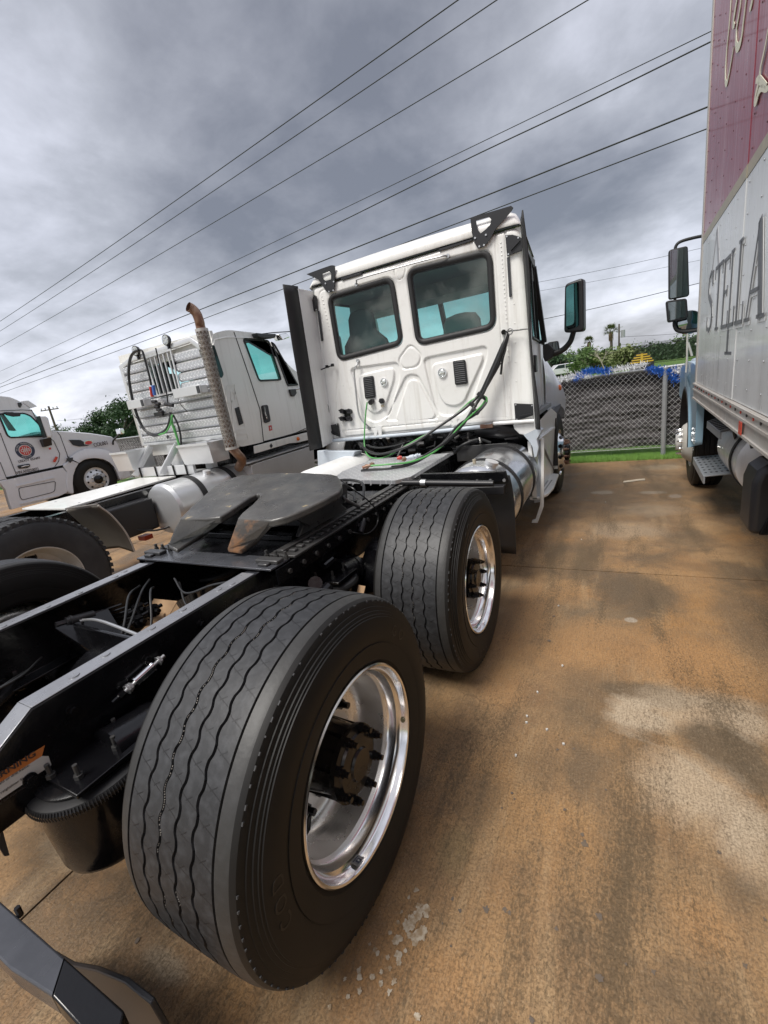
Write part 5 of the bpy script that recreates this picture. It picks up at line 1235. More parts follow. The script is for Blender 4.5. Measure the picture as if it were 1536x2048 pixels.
    MB().tube([(.66, 3.5, 1.08), (.8, 3.45, 1.06), (.95, 3.5, 1.03), (1.05, 3.6, 1.0)], .075, n=16).build('intake_pipe', 'plastic', T)
    MB().tube([(.45, 3.3, .88), (.55, 3.25, .96), (.70, 3.3, 1.0), (.82, 3.3, .96)], .014).build('air_line', 'hose', T)
    MB().bx(.48, .98, 3.28, 3.29, .80, .95).build('rear_cab_bracket', 'grease', T, bevel=.003)
    # fuel tank with straps and cap, outboard on the right
    ty0 = 2.36
    MB().lathe([(0, 0), (.005, .20), (.015, .275), (.045, .305), (.06, .31), (1.15, .31), (1.17, .28), (1.17, 0)], o=(.90, ty0, .615), ax=(0, 1, 0), n=64).build('fuel_tank', 'tank', T)
    for y in (2.62, 3.22): MB().lathe([(0, .312), (0, .320), (.05, .320), (.05, .312)], o=(.90, y, .615), ax=(0, 1, 0), n=64).build('tank_strap', 'rubber', T)
    q = V((1.02, 2.50, .93)); nrm = V((.38, 0, .92)).normalized(); q = V((.90, 2.47, .615))+nrm*.31
    MB().cyl(q-nrm*.02, q+nrm*.02, .045, n=20).cyl(q+nrm*.02, q+nrm*.045, .052, n=20).build('fuel_cap', 'alu_satin', T)
    q = V((.88, 2.52, .925)); MB().cyl(q, q+V((0, 0, .03)), .014, n=8).build('tank_vent', 'gold', T)
    # quarter fender and mud flap ahead of the second wheel
    MB().prism([(.55, 2.17, .93), (1.20, 2.17, .925), (1.215, 2.17, .85), (.56, 2.17, .83)], (0, .03, 0)).build('fender_plate', 'black', T, bevel=.006)
    MB().bx(.62, 1.20, 2.09, 2.165, .775, .835).build('fender_bar', 'plastic', T, bevel=.004)
    for k in range(6): q = V((.70+.098*k, 2.165, .862)); MB().cyl(q, q+V((0, -.010, 0)), .011, n=10).build('fender_bolt', 'steel', T)
    rows = []
    for k in range(9):
        z = .90-.60*k/8; rows.append([V((.60, 2.20+.02*math.sin(k), z)), V((.9, 2.215+.015*math.sin(k*1.2), z)), V((1.225+.02*math.sin(k*.35), 2.19+.02*math.sin(k*.9), z-.01))])
    o = MB().sheet(rows).build('mudflap', 'plastic', T); s_ = o.modifiers.new('t', 'SOLIDIFY'); s_.thickness = .01
    MB().cyl((.40, 2.02, .905), (1.15, 2.02, .875), .022, n=14).cyl((.62, 2.02, .896), (.66, 2.02, .894), .026, n=14).build('fender_tube', 'plastic', T)
    MB().lathe([(0, .0255), (0, .0275), (.04, .0275), (.04, .0255)], o=(.62, 2.02, .896), ax=(1, 0, -.04), n=16).build('fender_clamp', 'steel', T)
cab_fittings()

def cab_front():
    # bonnet, widening over the front wings
    secs = [(4.74, [(1.13, 1.10), (1.14, 1.45), (1.11, 1.72), (1.02, 1.86), (.6, 1.93), (0, 1.95)]), (5.0, [(1.15, 1.04), (1.17, 1.40), (1.12, 1.66), (.98, 1.78), (.6, 1.84), (0, 1.86)]),
            (5.25, [(1.22, 1.08), (1.25, 1.28), (1.16, 1.52), (.98, 1.66), (.6, 1.75), (0, 1.78)]), (5.6, [(1.25, .98), (1.26, 1.20), (1.14, 1.42), (.95, 1.56), (.55, 1.66), (0, 1.69)]),
            (5.95, [(1.20, .86), (1.21, 1.08), (1.08, 1.28), (.88, 1.42), (.5, 1.54), (0, 1.57)]), (6.18, [(1.05, .80), (1.05, 1.0), (.92, 1.16), (.75, 1.28), (.42, 1.40), (0, 1.43)]), (6.25, [(.9, .8), (.9, .95), (.8, 1.06), (.65, 1.14), (.4, 1.22), (0, 1.25)])]
    rows = []
    for y, s in secs:
        r = catmull([V((x, y, z)) for x, z in s], 5); l = [V((-p.x*.98, p.y, p.z)) for p in r[:-1]]; rows.append(r+l[::-1])
    # interpolate between sections
    R2 = []
    for j in range(len(rows[0])): R2.append(catmull([row[j] for row in rows], 5))
    MB().sheet(list(map(list, zip(*R2)))).build('bonnet', 'pearl', T, ang=60)
    MB().bx(-1.05, 1.05, 6.1, 6.32, .35, .85).build('bumper', 'pearl', T, bevel=.06)
    for s in (1, -1):
        MB().lathe([(0, .55), (0, .60)], o=(s*1.0, 5.08, .505), n=8) if False else None
        mb = MB(); rows = []
        for k in range(13):
            a = R(-10+200*k/12); rows.append([V((s*.92, 5.08+.60*math.cos(a), .505+.60*math.sin(a))), V((s*1.20, 5.08+.58*math.cos(a), .505+.58*math.sin(a)))])
        o = mb.sheet(rows).build('wheel_arch_liner', 'plastic', T); m_ = o.modifiers.new('t', 'SOLIDIFY'); m_.thickness = .02
        MB().bx(s*1.18, s*1.27, 4.52, 4.56, .45, 1.0).build('wing_flap', 'rubber', T)
    q = at(1108, 785, 'y', 5.2); MB().lathe([(-.02, .035), (.01, .035), (.02, .02), (.022, 0)], o=(1.245, 5.22, 1.30), ax=(1, 0, 0), n=16).build('side_marker', 'amber', T)
    MB().prism([(1.10, 4.70, 1.04), (1.24, 4.72, 1.02), (1.26, 5.0, 1.06), (1.24, 5.3, 1.09), (1.10, 5.3, 1.1)], (0, 0, -.04)).build('wing_edge', 'plastic', T)
    # right side fairing: bracket edge, upper ledge, step with holes
    MB().prism([at(u, v, 'y', 3.44) for u, v in ((1081, 876), (1088, 878), (1088, 950), (1087, 1014), (1081, 1030), (1075, 1046), (1063, 1046), (1064, 1041), (1071, 1039), (1080, 1010), (1082, 950))], (0, .03, 0)).build('step_side_edge', 'white_side', T, bevel=.003)
    MB().prism([at(1068, 1006, 'y', 3.5), at(1075, 930, 'y', 3.5), at(1078, 885, 'y', 3.5), at(1084, 878, 'y', 3.5), at(1082, 1004, 'y', 3.5)], (0, .08, 0)).build('step_side_frame', 'primer', T, bevel=.004)
    MB().add([V((1.16, 3.46, .92)), V((1.19, 4.58, .90)), V((1.21, 4.58, .36)), V((1.19, 3.46, .34)), V((1.13, 3.46, .92)), V((1.15, 4.58, .90)), V((1.17, 4.58, .36)), V((1.15, 3.46, .34))], [(0, 1, 2, 3), (7, 6, 5, 4), (0, 4, 5, 1), (3, 2, 6, 7), (0, 3, 7, 4), (1, 5, 6, 2)]).build('step_fairing', 'white_side', T)
    MB().add([V((1.245, 4.30, 1.14)), V((1.20, 3.72, 1.07)), V((1.20, 3.72, .93)), V((1.215, 4.58, .40)), V((1.26, 4.58, .40)), V((1.27, 4.58, 1.05))], [(0, 1, 2, 3, 4, 5)]).build('wing_panel', 'white_side', T, smooth=False)
    MB().prism([(1.14, 3.5, .90), (1.14, 4.5, .90), (1.27, 4.4, .90), (1.215, 3.55, .90)], (0, 0, .02)).build('upper_step', 'white_side', T, bevel=.004)
    st = MB().prism([(1.12, 3.46, .34), (1.12, 4.55, .34), (1.285, 4.45, .34), (1.30, 3.85, .34), (1.275, 3.60, .34), (1.215, 3.46, .34)], (0, 0, .028)).build('step', 'white_side', T, bevel=.006)
    MB().prism([(1.275, 3.60, .345), (1.30, 3.85, .345), (1.285, 4.45, .345), (1.26, 4.45, .28), (1.265, 3.85, .28), (1.22, 3.50, .28), (1.215, 3.46, .34)], (0, 0, -.02)).build('step_lip', 'white_side', T) if False else None
    for r_ in range(2):
        for k in range(12):
            y = 3.62+.045*k+r_*.02; x = 1.19+r_*.035+.02*(k/12); MB().cyl((x, y, .3685), (x, y, .3705), .009, n=10).build('step_hole', 'black', st)
    # corner bracketry behind the door
    MB().prism([W(1310, 1265, 0), W(1390, 1225, 0), W(1415, 1240, 0), W(1385, 1290, 0), W(1395, 1330, 0), W(1385, 1385, 0), W(1370, 1390, 0), W(1360, 1330, 0), W(1340, 1300, 0)], (0, .10, 0)).build('corner_bracket', 'primer', T, bevel=.006)
    # door mirror on a curved arm, small mirror below
    ym = 4.30
    P = [at(u, v, 'y', ym) for u, v in ((1129, 568), (1158, 558), (1158, 664), (1127, 666))]
    bx = P[0].x; hs = round_poly([(P[0].x, P[0].z), (P[1].x+.04, P[1].z), (P[2].x+.045, P[2].z-.005), (P[3].x, P[3].z)], .04, 5)
    tl = lambda x: ym-.28*(x-bx)
    hsg = MB().prism([V((x, tl(x), z)) for x, z in hs], (.02, .12, 0)).build('door_mirror', 'plastic', T, bevel=.02, seg=3)
    ix0, ix1, iz0, iz1 = P[0].x+.015, P[1].x, P[3].z+.02, P[0].z-.03
    gl = round_poly([(ix0, iz1), (ix1, iz1+.02), (ix1-.005, iz0+.02), (ix0-.01, iz0)], .025, 4)
    MB().prism([V((x, tl(x)-.004, z)) for x, z in gl], (0, .003, 0)).build('mirror_glass', 'mirror', hsg, smooth=False)
    MB().tube([at(1147, 664, 'y', ym+.06), at(1140, 684, 'y', ym+.08), at(1125, 700, 'y', ym+.1), at(1105, 708, 'y', ym+.1), at(1094, 709, 'y', ym+.1)], [.026, .034], n=12).build('mirror_arm', 'plastic', T)
    MB().prism([at(u, v, 'y', ym+.05) for u, v in ((1085, 690), (1096, 686), (1108, 700), (1104, 715), (1090, 724), (1086, 715))], (0, .16, 0)).build('mirror_base', 'plastic', T, bevel=.01)
    P = [at(u, v, 'y', ym+.12) for u, v in ((1095, 685), (1116, 681), (1119, 700), (1097, 706))]
    hs = round_poly([(p.x, p.z) for p in P], .02, 4)
    m2 = MB().prism([V((x, ym+.12, z)) for x, z in hs], (0, .07, 0)).build('small_mirror', 'plastic', T, bevel=.01)
    MB().prism([V((x, ym+.116, z)) for x, z in shrink(hs, .012)], (0, .003, 0)).build('mirror_glass', 'mirror', m2, smooth=False)
    # left side mirror, seen past the cab
    MB().box((-1.42, ym+.05, 2.10), (.2, .12, .5)).build('door_mirror', 'plastic', T, bevel=.03)
    MB().tube([(-1.40, ym+.1, 1.86), (-1.3, ym+.12, 1.74), (-1.1, ym+.12, 1.72)], .028, n=10).build('mirror_arm', 'plastic', T)
    # small data label on the left rubber
    q = at(*c1(177, 1205), 'y', 2.98)
cab_front()
# ---------------------------------------------------------------- left tractor with headache rack
from mathutils.geometry import tessellate_polygon
def holed(mb, outer, holes, f, th):
    """flat plate with openings; f maps 2-D to 3-D, th is the thickness vector"""
    loops = [outer]+holes
    tris = tessellate_polygon([[V((p[0], p[1], 0)) for p in l] for l in loops])
    flat = [f(*p) for l in loops for p in l]; th = V(th); n = len(flat)
    fs = [tuple(t) for t in tris]+[tuple(i+n for i in t[::-1]) for t in tris]; o = 0
    for l in loops:
        k = len(l); fs += [(o+i, o+(i+1) % k, n+o+(i+1) % k, n+o+i) for i in range(k)]; o += k
    return mb.add(flat+[p+th for p in flat], fs)
def frame_strip(mb, outl, f, w, t):
    """thin trim along a closed outline"""
    inner = shrink(outl, w); mb.sheet([[f(*p) for p in outl], [f(*p)+V(t) for p in outl], [f(*p)+V(t) for p in inner], [f(*p) for p in inner]], wrap=True); return mb

def left_truck():
    T = thing('semi_truck', 'white tractor with silver tread plate headache rack and exhaust stack', 'truck', (-3.1, .8, 0))
    c2 = lambda X, Y: (230+X*.26693, 600+Y*.26693)
    F = lambda X, Y, d=0.: at(*c2(X, Y), 'x', -2.15-d)
    K = lambda X, Y, d=0.: at(*c2(X, Y), 'y', 2.92-d)
    for s in (1, -1):
        mb = MB().bx(-3.1+s*.421, -3.1+s*.430, -1.6, 6.2, .62, .915).bx(-3.1+s*.345, -3.1+s*.4209, -1.6, 6.2, .906, .915).bx(-3.1+s*.345, -3.1+s*.4209, -1.6, 6.2, .62, .629)
        mb.build('frame_rail', 'black', T)
        for y in (.2, .5, .9, 1.2, 1.5, 1.8, 2.2): MB().cyl((-3.1+s*.431, y, .8), (-3.1+s*.445, y, .8), .014, n=6).build('frame_bolt', 'black', T)
    for y in (-1.5, -.2, 1.0, 2.4): MB().bx(-3.51, -2.69, y-.03, y+.03, .65, .89).build('crossmember', 'black', T)
    MB().prism([(-3.60, 1.27, .92), (-2.76, 1.27, .92), (-2.90, 2.62, .92), (-3.62, 2.62, .92)], (0, 0, .022)).build('deck_cover', 'white_warm', T, bevel=.004)
    for x, y in ((-2.85, 1.45), (-2.88, 1.9), (-2.92, 2.4), (-3.4, 1.5), (-3.45, 2.2)): MB().cyl((x, y, .942), (x, y, .946), .012, n=8).build('deck_screw', 'steel', T)
    # battery and air boxes hanging on the frame, transmission lumps
    MB().bx(-2.72, -2.52, 1.35, 2.0, .50, .84).build('air_box', 'plastic', T, bevel=.02)
    random.seed(11)
    for k in range(12):
        x = random.uniform(-3.0, -2.6); y = random.uniform(1.3, 2.9); MB().cyl((x, y, random.uniform(.45, .6)), (x+.05, y+.1, random.uniform(.5, .7)), random.uniform(.03, .06), n=10).build('air_tank', 'black', T)
    MB().tube([(-2.6, 1.6, .62), (-2.45, 1.9, .50), (-2.4, 2.2, .52), (-2.5, 2.4, .6)], .01).build('air_line', 'hose', T)
    MB().bx(-2.86, -2.74, 1.92, 2.02, .36, .41).build('tail_lamp_bar', 'redlens', T)
    w = make_dual_wheel()
    first = True
    for (s, y) in ((1, .62), (1, -.70), (-1, .62), (-1, -.70)):
        q = w if first else copy_tree(w); first = False
        q.parent = T; place(q, T, (-3.1+s*1.10, y, .52)); q.rotation_euler = (0, 0, 0 if s > 0 else math.pi)
    for y in (.62, -.7): MB().cyl((-4.0, y, .52), (-2.2, y, .52), .07, n=14).build('drive_axle', 'black', T)
    s1 = make_steer_wheel(); place(s1, T, (-1.98, 5.5, .52)); s2 = copy_tree(s1); place(s2, T, (-4.22, 5.5, .52), (0, 0, math.pi))
    # quarter fender: curved rubber-edged sheet
    rows = []
    for A_, B_ in zip(catmull([at(u, v, 'x', -2.50) for u, v in ((134, 1020), (152, 1036), (172, 1055), (190, 1076), (205, 1098))], 4), catmull([at(u, v, 'x', -2.02) for u, v in ((196, 1011), (222, 1030), (248, 1060), (262, 1085), (269, 1103))], 4)):
        m_ = A_.lerp(B_, .5)+V((0, .03, .02)); rows.append([A_, m_, B_])
    o = MB().sheet(rows).build('quarter_fender', mat('faded_rubber', (.095, .085, .070), .6, var=(3, .6, (.14, .12, .10))), T); s_ = o.modifiers.new('t', 'SOLIDIFY'); s_.thickness = .012
    MB().tube([r[0] for r in rows], .008, n=6).build('fender_edge', 'railalu', T); MB().tube([r[2] for r in rows], .008, n=6).build('fender_edge', 'railalu', T)
    MB().prism([rows[0][0]+V((0, 0, .012)), rows[0][2]+V((0, 0, .012)), rows[1][2]+V((0, 0, .014)), rows[1][0]+V((0, 0, .014))], (0, 0, .006)).build('fender_top_strip', 'railalu', T)
    # fuel tank
    MB().lathe([(0, 0), (.005, .19), (.02, .262), (.05, .278), (.055, .282), (1.10, .282), (1.12, .25), (1.12, 0)], o=(-2.44, 2.02, .685), ax=(0, 1, 0), n=56).build('fuel_tank', 'tank2', T)
    for y in (2.36, 2.84): MB().lathe([(0, .283), (0, .291), (.07, .291), (.07, .283)], o=(-2.44, y, .685), ax=(0, 1, 0), n=56).build('tank_strap', 'rubber', T)
    MB().cyl((-2.34, 2.62, .93), (-2.33, 2.62, .985), .045, n=18).build('fuel_cap', 'alu_satin', T)
    # cab flank with door window openings
    f = lambda y, z: V((-2.15, y, z))
    def yz(pts, r=.04): return round_poly([(F(*p).y, F(*p).z) for p in pts], r, 5)
    outer = yz([(725, 262), (890, 240), (1130, 268), (1320, 520), (1420, 650), (1470, 905), (1430, 990), (1035, 1095), (1000, 1095), (920, 1090), (850, 700)], .06)
    P = lambda *a: (F(*a).y, F(*a).z)
    outer = round_poly([(3.0, 1.17), (2.98, 2.46), (3.25, 2.52), (3.78, 2.50), (4.32, 2.05), (4.55, 1.93), (4.62, 1.20), (3.42, 1.165)], .10, 6)
    w1 = yz([(952, 285), (1150, 300), (1248, 603), (1075, 612)], .05); w2_ = yz([(1163, 308), (1195, 330), (1372, 640), (1292, 648)], .03)
    w0 = yz([(722, 338), (740, 340), (812, 560), (790, 592), (742, 470)], .03)
    holed(MB(), outer, [w1, w2_], f, (-.05, 0, 0)).build('cab_side', 'white_warm', T, bevel=.012)
    holed(MB(), outer, [w1, w2_], lambda y, z: V((-3.90, y, z)), (.05, 0, 0)).build('cab_side', 'white_warm', T)
    for wdw in (w1, w2_):
        fr = frame_strip(MB(), wdw, lambda y, z: V((-2.148, y, z)), .022, (.010, 0, 0)).build('side_window', 'rubber', T)
        MB().add([V((-2.155, y, z)) for y, z in wdw], [tuple(range(len(wdw)))]).build('pane', 'glass_green', fr, smooth=False)
        MB().add([V((-3.885, y, z)) for y, z in wdw], [tuple(range(len(wdw)))]).build('pane', 'glass_front', fr, smooth=False)
    # rear corner glass, back wall, roof, floor, dash
    MB().prism([V((-2.146, y, z)) for y, z in w0], (.006, 0, 0)).build('corner_window', 'carglass', T)
    MB().bx(-3.895, -2.16, 2.99, 3.03, 1.17, 1.85).bx(-3.895, -2.16, 2.99, 3.03, 2.3, 2.5).bx(-3.895, -3.5, 2.99, 3.03, 1.851, 2.299).bx(-2.6, -2.16, 2.99, 3.03, 1.851, 2.299).build('cab_back_panel', 'white_warm', T)
    rows = []
    for y, z in ((2.98, 2.40), (3.02, 2.46), (3.2, 2.49), (3.6, 2.50), (3.80, 2.47), (3.86, 2.42)):
        rows.append([V((-3.91, y, z-.08)), V((-3.87, y, z-.03)), V((-3.75, y, z-.03)), V((-3.1, y, z-.01)), V((-2.3, y, z+.02)), V((-2.18, y, z-.01)), V((-2.14, y, z-.06))])
    MB().sheet(rows).build('roof', 'white_warm', T, ang=60)
    MB().bx(-3.88, -2.2, 3.05, 4.5, 1.17, 1.22).build('cab_floor', 'inner', T)
    MB().bx(-3.87, -2.25, 4.15, 4.5, 1.4, 1.88).build('dashboard', 'inner', T, bevel=.04)
    MB().bx(-3.88, -2.2, 4.50, 4.56, 1.2, 1.90).build('firewall', 'white_warm', T)
    for cx in (-3.6, -2.6): MB().box((cx, 3.35, 1.85), (.46, .14, .70)).box((cx, 3.33, 2.26), (.26, .10, .16)).build('seat', 'seat', T, bevel=.04)
    MB().add([(-3.87, 4.32, 2.06), (-2.2, 4.32, 2.06), (-2.25, 3.82, 2.48), (-3.85, 3.82, 2.46)], [(0, 1, 2, 3)]).build('windscreen', 'glass_front', T, smooth=False)
    MB().lathe([(-.012, .20), (0, .215), (.012, .20), (0, .19), (-.012, .20)], o=(-3.6, 3.95, 1.86), ax=(0, -.5, .85), n=28).build('steering_wheel', 'plastic', T)
    rows = []
    for y, w_, z in ((4.56, .88, 1.90), (5.0, .86, 1.80), (5.6, .84, 1.68), (6.1, .80, 1.5), (6.3, .7, 1.2)):
        r = catmull([V((-3.1+w_, y, .95)), V((-3.1+w_, y, z-.3)), V((-3.1+w_*.85, y, z-.05)), V((-3.1, y, z))], 4); rows.append(r+[V((-6.2-p.x, p.y, p.z)) for p in r[:-1]][::-1])
    MB().sheet(rows).build('bonnet', 'white_warm', T, ang=60)
    for s in (1, -1):
        rows = []
        for k in range(13):
            a = R(0+180*k/12); rows.append([V((-3.1+s*.8, 5.5+.60*math.cos(a), .52+.58*math.sin(a))), V((-3.1+s*1.14, 5.5+.60*math.cos(a), .52+.58*math.sin(a)))])
        o = MB().sheet(rows).build('wing', 'white_warm', T); m_ = o.modifiers.new('t', 'SOLIDIFY'); m_.thickness = .03
    MB().bx(-3.7, -2.40, 3.1, 4.7, .72, 1.165).build('engine_bay_bulk', 'black', T)
    # door seam, sill panel, mouldings
    d = MB()
    sm1 = [F(890, 240), F(1000, 560), F(1085, 820), F(1112, 1060), F(1330, 1005), F(1432, 960)]
    for a, b in zip(sm1[:-1], sm1[1:]): d.beam(a+V((.002, 0, 0)), b+V((.002, 0, 0)), .008, .008)
    d.build('door_seam', 'black', T)
    MB().prism([F(1035, 1095), F(1440, 990), F(1440, 1050), F(1370, 1068), F(1300, 1075), F(1040, 1152)], (.02, 0, 0)).build('sill_panel', 'white_warm', T, bevel=.006)
    MB().prism([F(895, 812), F(925, 800), F(960, 925), F(928, 940)], (.010, 0, 0)).build('vent', 'plastic', T, bevel=.004)
    v_ = MB()
    for k in range(8):
        a, b = F(897+4*k, 820+15*k), F(925+4*k, 812+15*k); v_.beam(a+V((.012, 0, 0)), b+V((.012, 0, 0)), .006, .006)
    v_.build('vent_slats', 'darkgrey', T, kind='stuff')
    hd = MB().prism([V((-2.148, y, z)) for y, z in yz([(1090, 792), (1140, 785), (1162, 910), (1115, 925)], .03)], (.014, 0, 0)).build('door_handle', 'plastic', T, bevel=.004)
    MB().tube([F(1118, 800, -.02), F(1125, 850, -.035), F(1140, 890, -.03)], .010).build('pull', 'chrome', hd)
    MB().prism([F(1150, 942), F(1172, 938), F(1178, 975), F(1155, 982)], (.003, 0, 0)).build('sticker', 'rednt', T)
    MB().prism([F(1158, 952), F(1166, 950), F(1170, 968), F(1162, 970)], (.0042, 0, 0)).build('sticker_print', 'label_white', T)
    MB().lathe([(0, .028), (.014, .026), (.02, 0)], o=F(1370, 1040, -.022), ax=(1, 0, 0), n=18).build('side_marker', 'amber', T)
    MB().prism([F(1150, 1092), F(1160, 1075), F(1172, 1092), F(1160, 1112)], (.024, 0, 0)).build('placard', 'darkgrey', T)
    MB().prism([F(1296, 672), F(1345, 668), F(1352, 700), F(1335, 725), F(1312, 722)], (.03, 0, 0)).build('mirror_base', 'plastic', T, bevel=.01)
    MB().cyl(F(1340, 672), F(1400, 655)+V((.15, 0, 0)), .012).build('mirror_stay', 'chrome', T)
    # embossed shape behind the door
    for pts in ([(830, 640), (900, 620), (905, 760), (835, 775)], [(895, 1000), (990, 990), (1005, 1050), (905, 1060)], [(860, 680), (905, 690), (985, 960), (890, 990)]):
        frame_strip(MB(), yz(pts, .03), lambda y, z: V((-2.15, y, z)), .018, (.007, 0, 0)).build('pressed_moulding', 'white_warm', T)
    # sun visor and wiper-like aerial
    MB().prism([F(1018, 255), F(1090, 262), F(1170, 262), F(1165, 292), F(1100, 298), F(1035, 285)], (.09, 0, 0)).build('sun_visor', 'darkgrey', T, bevel=.01)
    MB().tube([F(1040, 262), F(1180, 245, -.1), F(1320, 236, -.2)], .006).build('aerial', 'black', T)
    MB().prism([F(1175, 270), F(1235, 258), F(1262, 290), F(1205, 312)], (.12, 0, 0)).build('cab_light', 'chrome', T, bevel=.01)
    # step box below the door
    MB().prism([F(1020, 1240, -.05), F(1050, 1225, -.05), F(1470, 1095, -.05), F(1490, 1125, -.05), F(1500, 1290, -.05), F(1060, 1330, -.05), F(1030, 1300, -.05)], (-.35, 0, 0)).build('step_box', 'alu_satin', T, bevel=.006)
    MB().hexa([V((-2.45, 3.02, .955)), V((-2.09, 3.02, .955)), V((-2.09, 4.4, .975)), V((-2.45, 4.4, .975)), V((-2.45, 3.02, .965)), V((-2.09, 3.02, .965)), V((-2.09, 4.4, .985)), V((-2.45, 4.4, .985))]).build('step_tread', 'alu_satin', T)
    # exhaust stack: stained elbow, perforated guard, curved tip
    bt, tp = at(*c2(872, 1110), 'y', 2.82), at(*c2(650, 228), 'y', 2.82)
    MB().tube([at(*c2(925, 1260), 'y', 2.98), at(*c2(952, 1200), 'y', 2.95), at(*c2(915, 1150), 'y', 2.86), bt+V((0, 0, .02)), bt+V((0, 0, .12))], .052, n=18).build('exhaust_elbow', 'rustpipe', T)
    MB().lathe([(0, .058), (.02, .060), (.03, .058)], o=at(*c2(930, 1175), 'y', 2.92), ax=(.3, .3, 1), n=20).build('pipe_clamp', 'steel', T)
    MB().cyl(bt, tp, .050, n=20).build('exhaust_pipe', mat('dusty_pipe', (.26, .21, .17), .6), T)
    MB().tube([tp-V((0, 0, .05)), tp+V((-.005, 0, .05)), at(*c2(634, 165), 'y', 2.81), at(*c2(612, 105), 'y', 2.80), at(*c2(580, 68), 'y', 2.78), at(*c2(548, 50), 'y', 2.74)], .050, n=20, caps=False).build('stack_tip', 'rustpipe', T)
    # the perforated heat guard: real lozenge openings
    mb = MB(); ax = (tp-bt); Ln = ax.length; axn = ax.normalized(); x_, y_ = frame(axn); nr, nc = 46, 20
    def gp(i, j, r): a = 2*math.pi*(j)/nc; return bt+axn*(Ln*i/nr)+(x_*math.cos(a)+y_*math.sin(a))*r
    for i in range(nr):
        for j in range(nc):
            if (i+j) % 2: continue
            mb.add([gp(i, j, .066), gp(i+.5, j+.42, .066), gp(i+1, j, .066), gp(i+.5, j-.42, .066)], [(0, 1, 2, 3)]) if False else None
            # webs of the mesh
            for di, dj in ((1, 1), (1, -1), (-1, 1), (-1, -1)):
                if not 0 <= i+di <= nr: continue
                a, b = gp(i, j, .066), gp(i+di, j+dj, .066); mb.beam(a, b, .0075, .003, up=(a+b)/2-(bt+axn*Ln*(i+di/2)/nr))
    gd = mb.build('heat_guard', 'railalu', T, smooth=False)
    mb = MB()
    for i in range(nr+1):
        if i % 2 == 0: mb.lathe([(-.003, .0645), (-.003, .0675), (.003, .0675), (.003, .0645)], o=bt+axn*(Ln*i/nr), ax=axn, n=20)
    for e in (0, nr): mb.lathe([(-.015, .064), (-.015, .069), (.015, .069), (.015, .064)], o=bt+axn*(Ln*e/nr), ax=axn, n=20)
    mb.build('guard_bands', 'railalu', T, kind='stuff')
    # headache rack
    RT, RC, LC, LT, RB, LB = K(690, 365), K(565, 275), K(100, 440), K(38, 470), K(850, 1040), K(200, 1090)
    zb = 1.30
    xr0, xr1, xl0, xl1 = -2.19, -2.42, -3.60, -3.84
    f = lambda x, z: V((x, 2.92, z))
    outer = [(xr0, zb), (xr0, 2.31), (xr1, 2.475), (xl0, 2.43), (xl1, 2.37), (xl1, zb+.02)]
    win = [(-3.24, 2.37), (-2.78, 2.385), (-2.79, 1.94), (-3.20, 1.93)]
    pl_in = [(xr0-.06, zb+.05), (xr0-.06, 2.27), (xr1-.02, 2.42), (xl0+.03, 2.38), (xl1+.06, 2.33), (xl1+.06, zb+.05)]
    holed(MB(), outer, [pl_in], f, (0, .04, 0)).build('rack_frame', 'alu_satin', T, bevel=.004, smooth=False)
    # side wings folded forward
    MB().hexa([V((xr0+.002, 2.92, zb)), V((xr0+.03, 3.02, zb)), V((xr0+.03, 3.02, 2.28)), V((xr0+.002, 2.92, 2.31)), V((xr0+.008, 2.92, zb)), V((xr0+.036, 3.02, zb)), V((xr0+.036, 3.02, 2.28)), V((xr0+.008, 2.92, 2.31))]).build('rack_wing', 'alu_satin', T)
    # bent tread plate rows
    nr_ = 9; z0, z1 = zb+.045, 2.36
    for k in range(nr_):
        za, zc = z0+(z1-z0)*k/nr_, z0+(z1-z0)*(k+1)/nr_
        spans = [(xl1+.05, xr0-.05)] if zc < 1.93 else [(xl1+.05, -3.25), (-2.77, xr0-.05)]
        for a, b in spans:
            if k == nr_-1: b = min(b, xr1+.10)
            mb = MB(); mb.sheet([[V((a, 2.945, za)), V((b, 2.945, za))], [V((a, 2.918, za+.02)), V((b, 2.918, za+.02))], [V((a, 2.918, zc-.03)), V((b, 2.918, zc-.03))], [V((a, 2.945, zc-.008)), V((b, 2.945, zc-.008))]])
            o = mb.build('rack_plate', 'tread_plate', T, smooth=False)
            uv = o.data.uv_layers.new(name='UVMap')
            for lp in o.data.loops: co = o.data.vertices[lp.vertex_index].co; uv.data[lp.index].uv = (co.x, co.z)
    frame_strip(MB(), win[::-1], lambda x, z: V((x, 2.91, z)), -.03, (0, -.012, 0)).build('rack_window_frame', 'alu_satin', T)
    for k in range(5): x = -3.17+.082*k; MB().bx(x-.009, x+.009, 2.905, 2.925, 1.93, 2.38).build('window_bar', 'alu_satin', T)
    for (a, b, zc) in ((-2.78, -2.30, 1.85), (-3.70, -3.35, 1.82)):
        MB().bx(a, b, 2.80, 2.90, zc, zc+.085).bx(a, b, 2.79, 2.80, zc-.01, zc+.095).build('rack_tray', 'alu_satin', T, bevel=.004)
        MB().bx(b-.06, b-.01, 2.785, 2.789, zc, zc+.08).build('tray_lamp', 'darkgrey', T)
        MB().tube([(a+.05, 2.8, zc), (a+.12, 2.77, zc-.10), (a+.16, 2.80, zc-.18)], .005).build('tray_wire', 'hose', T)
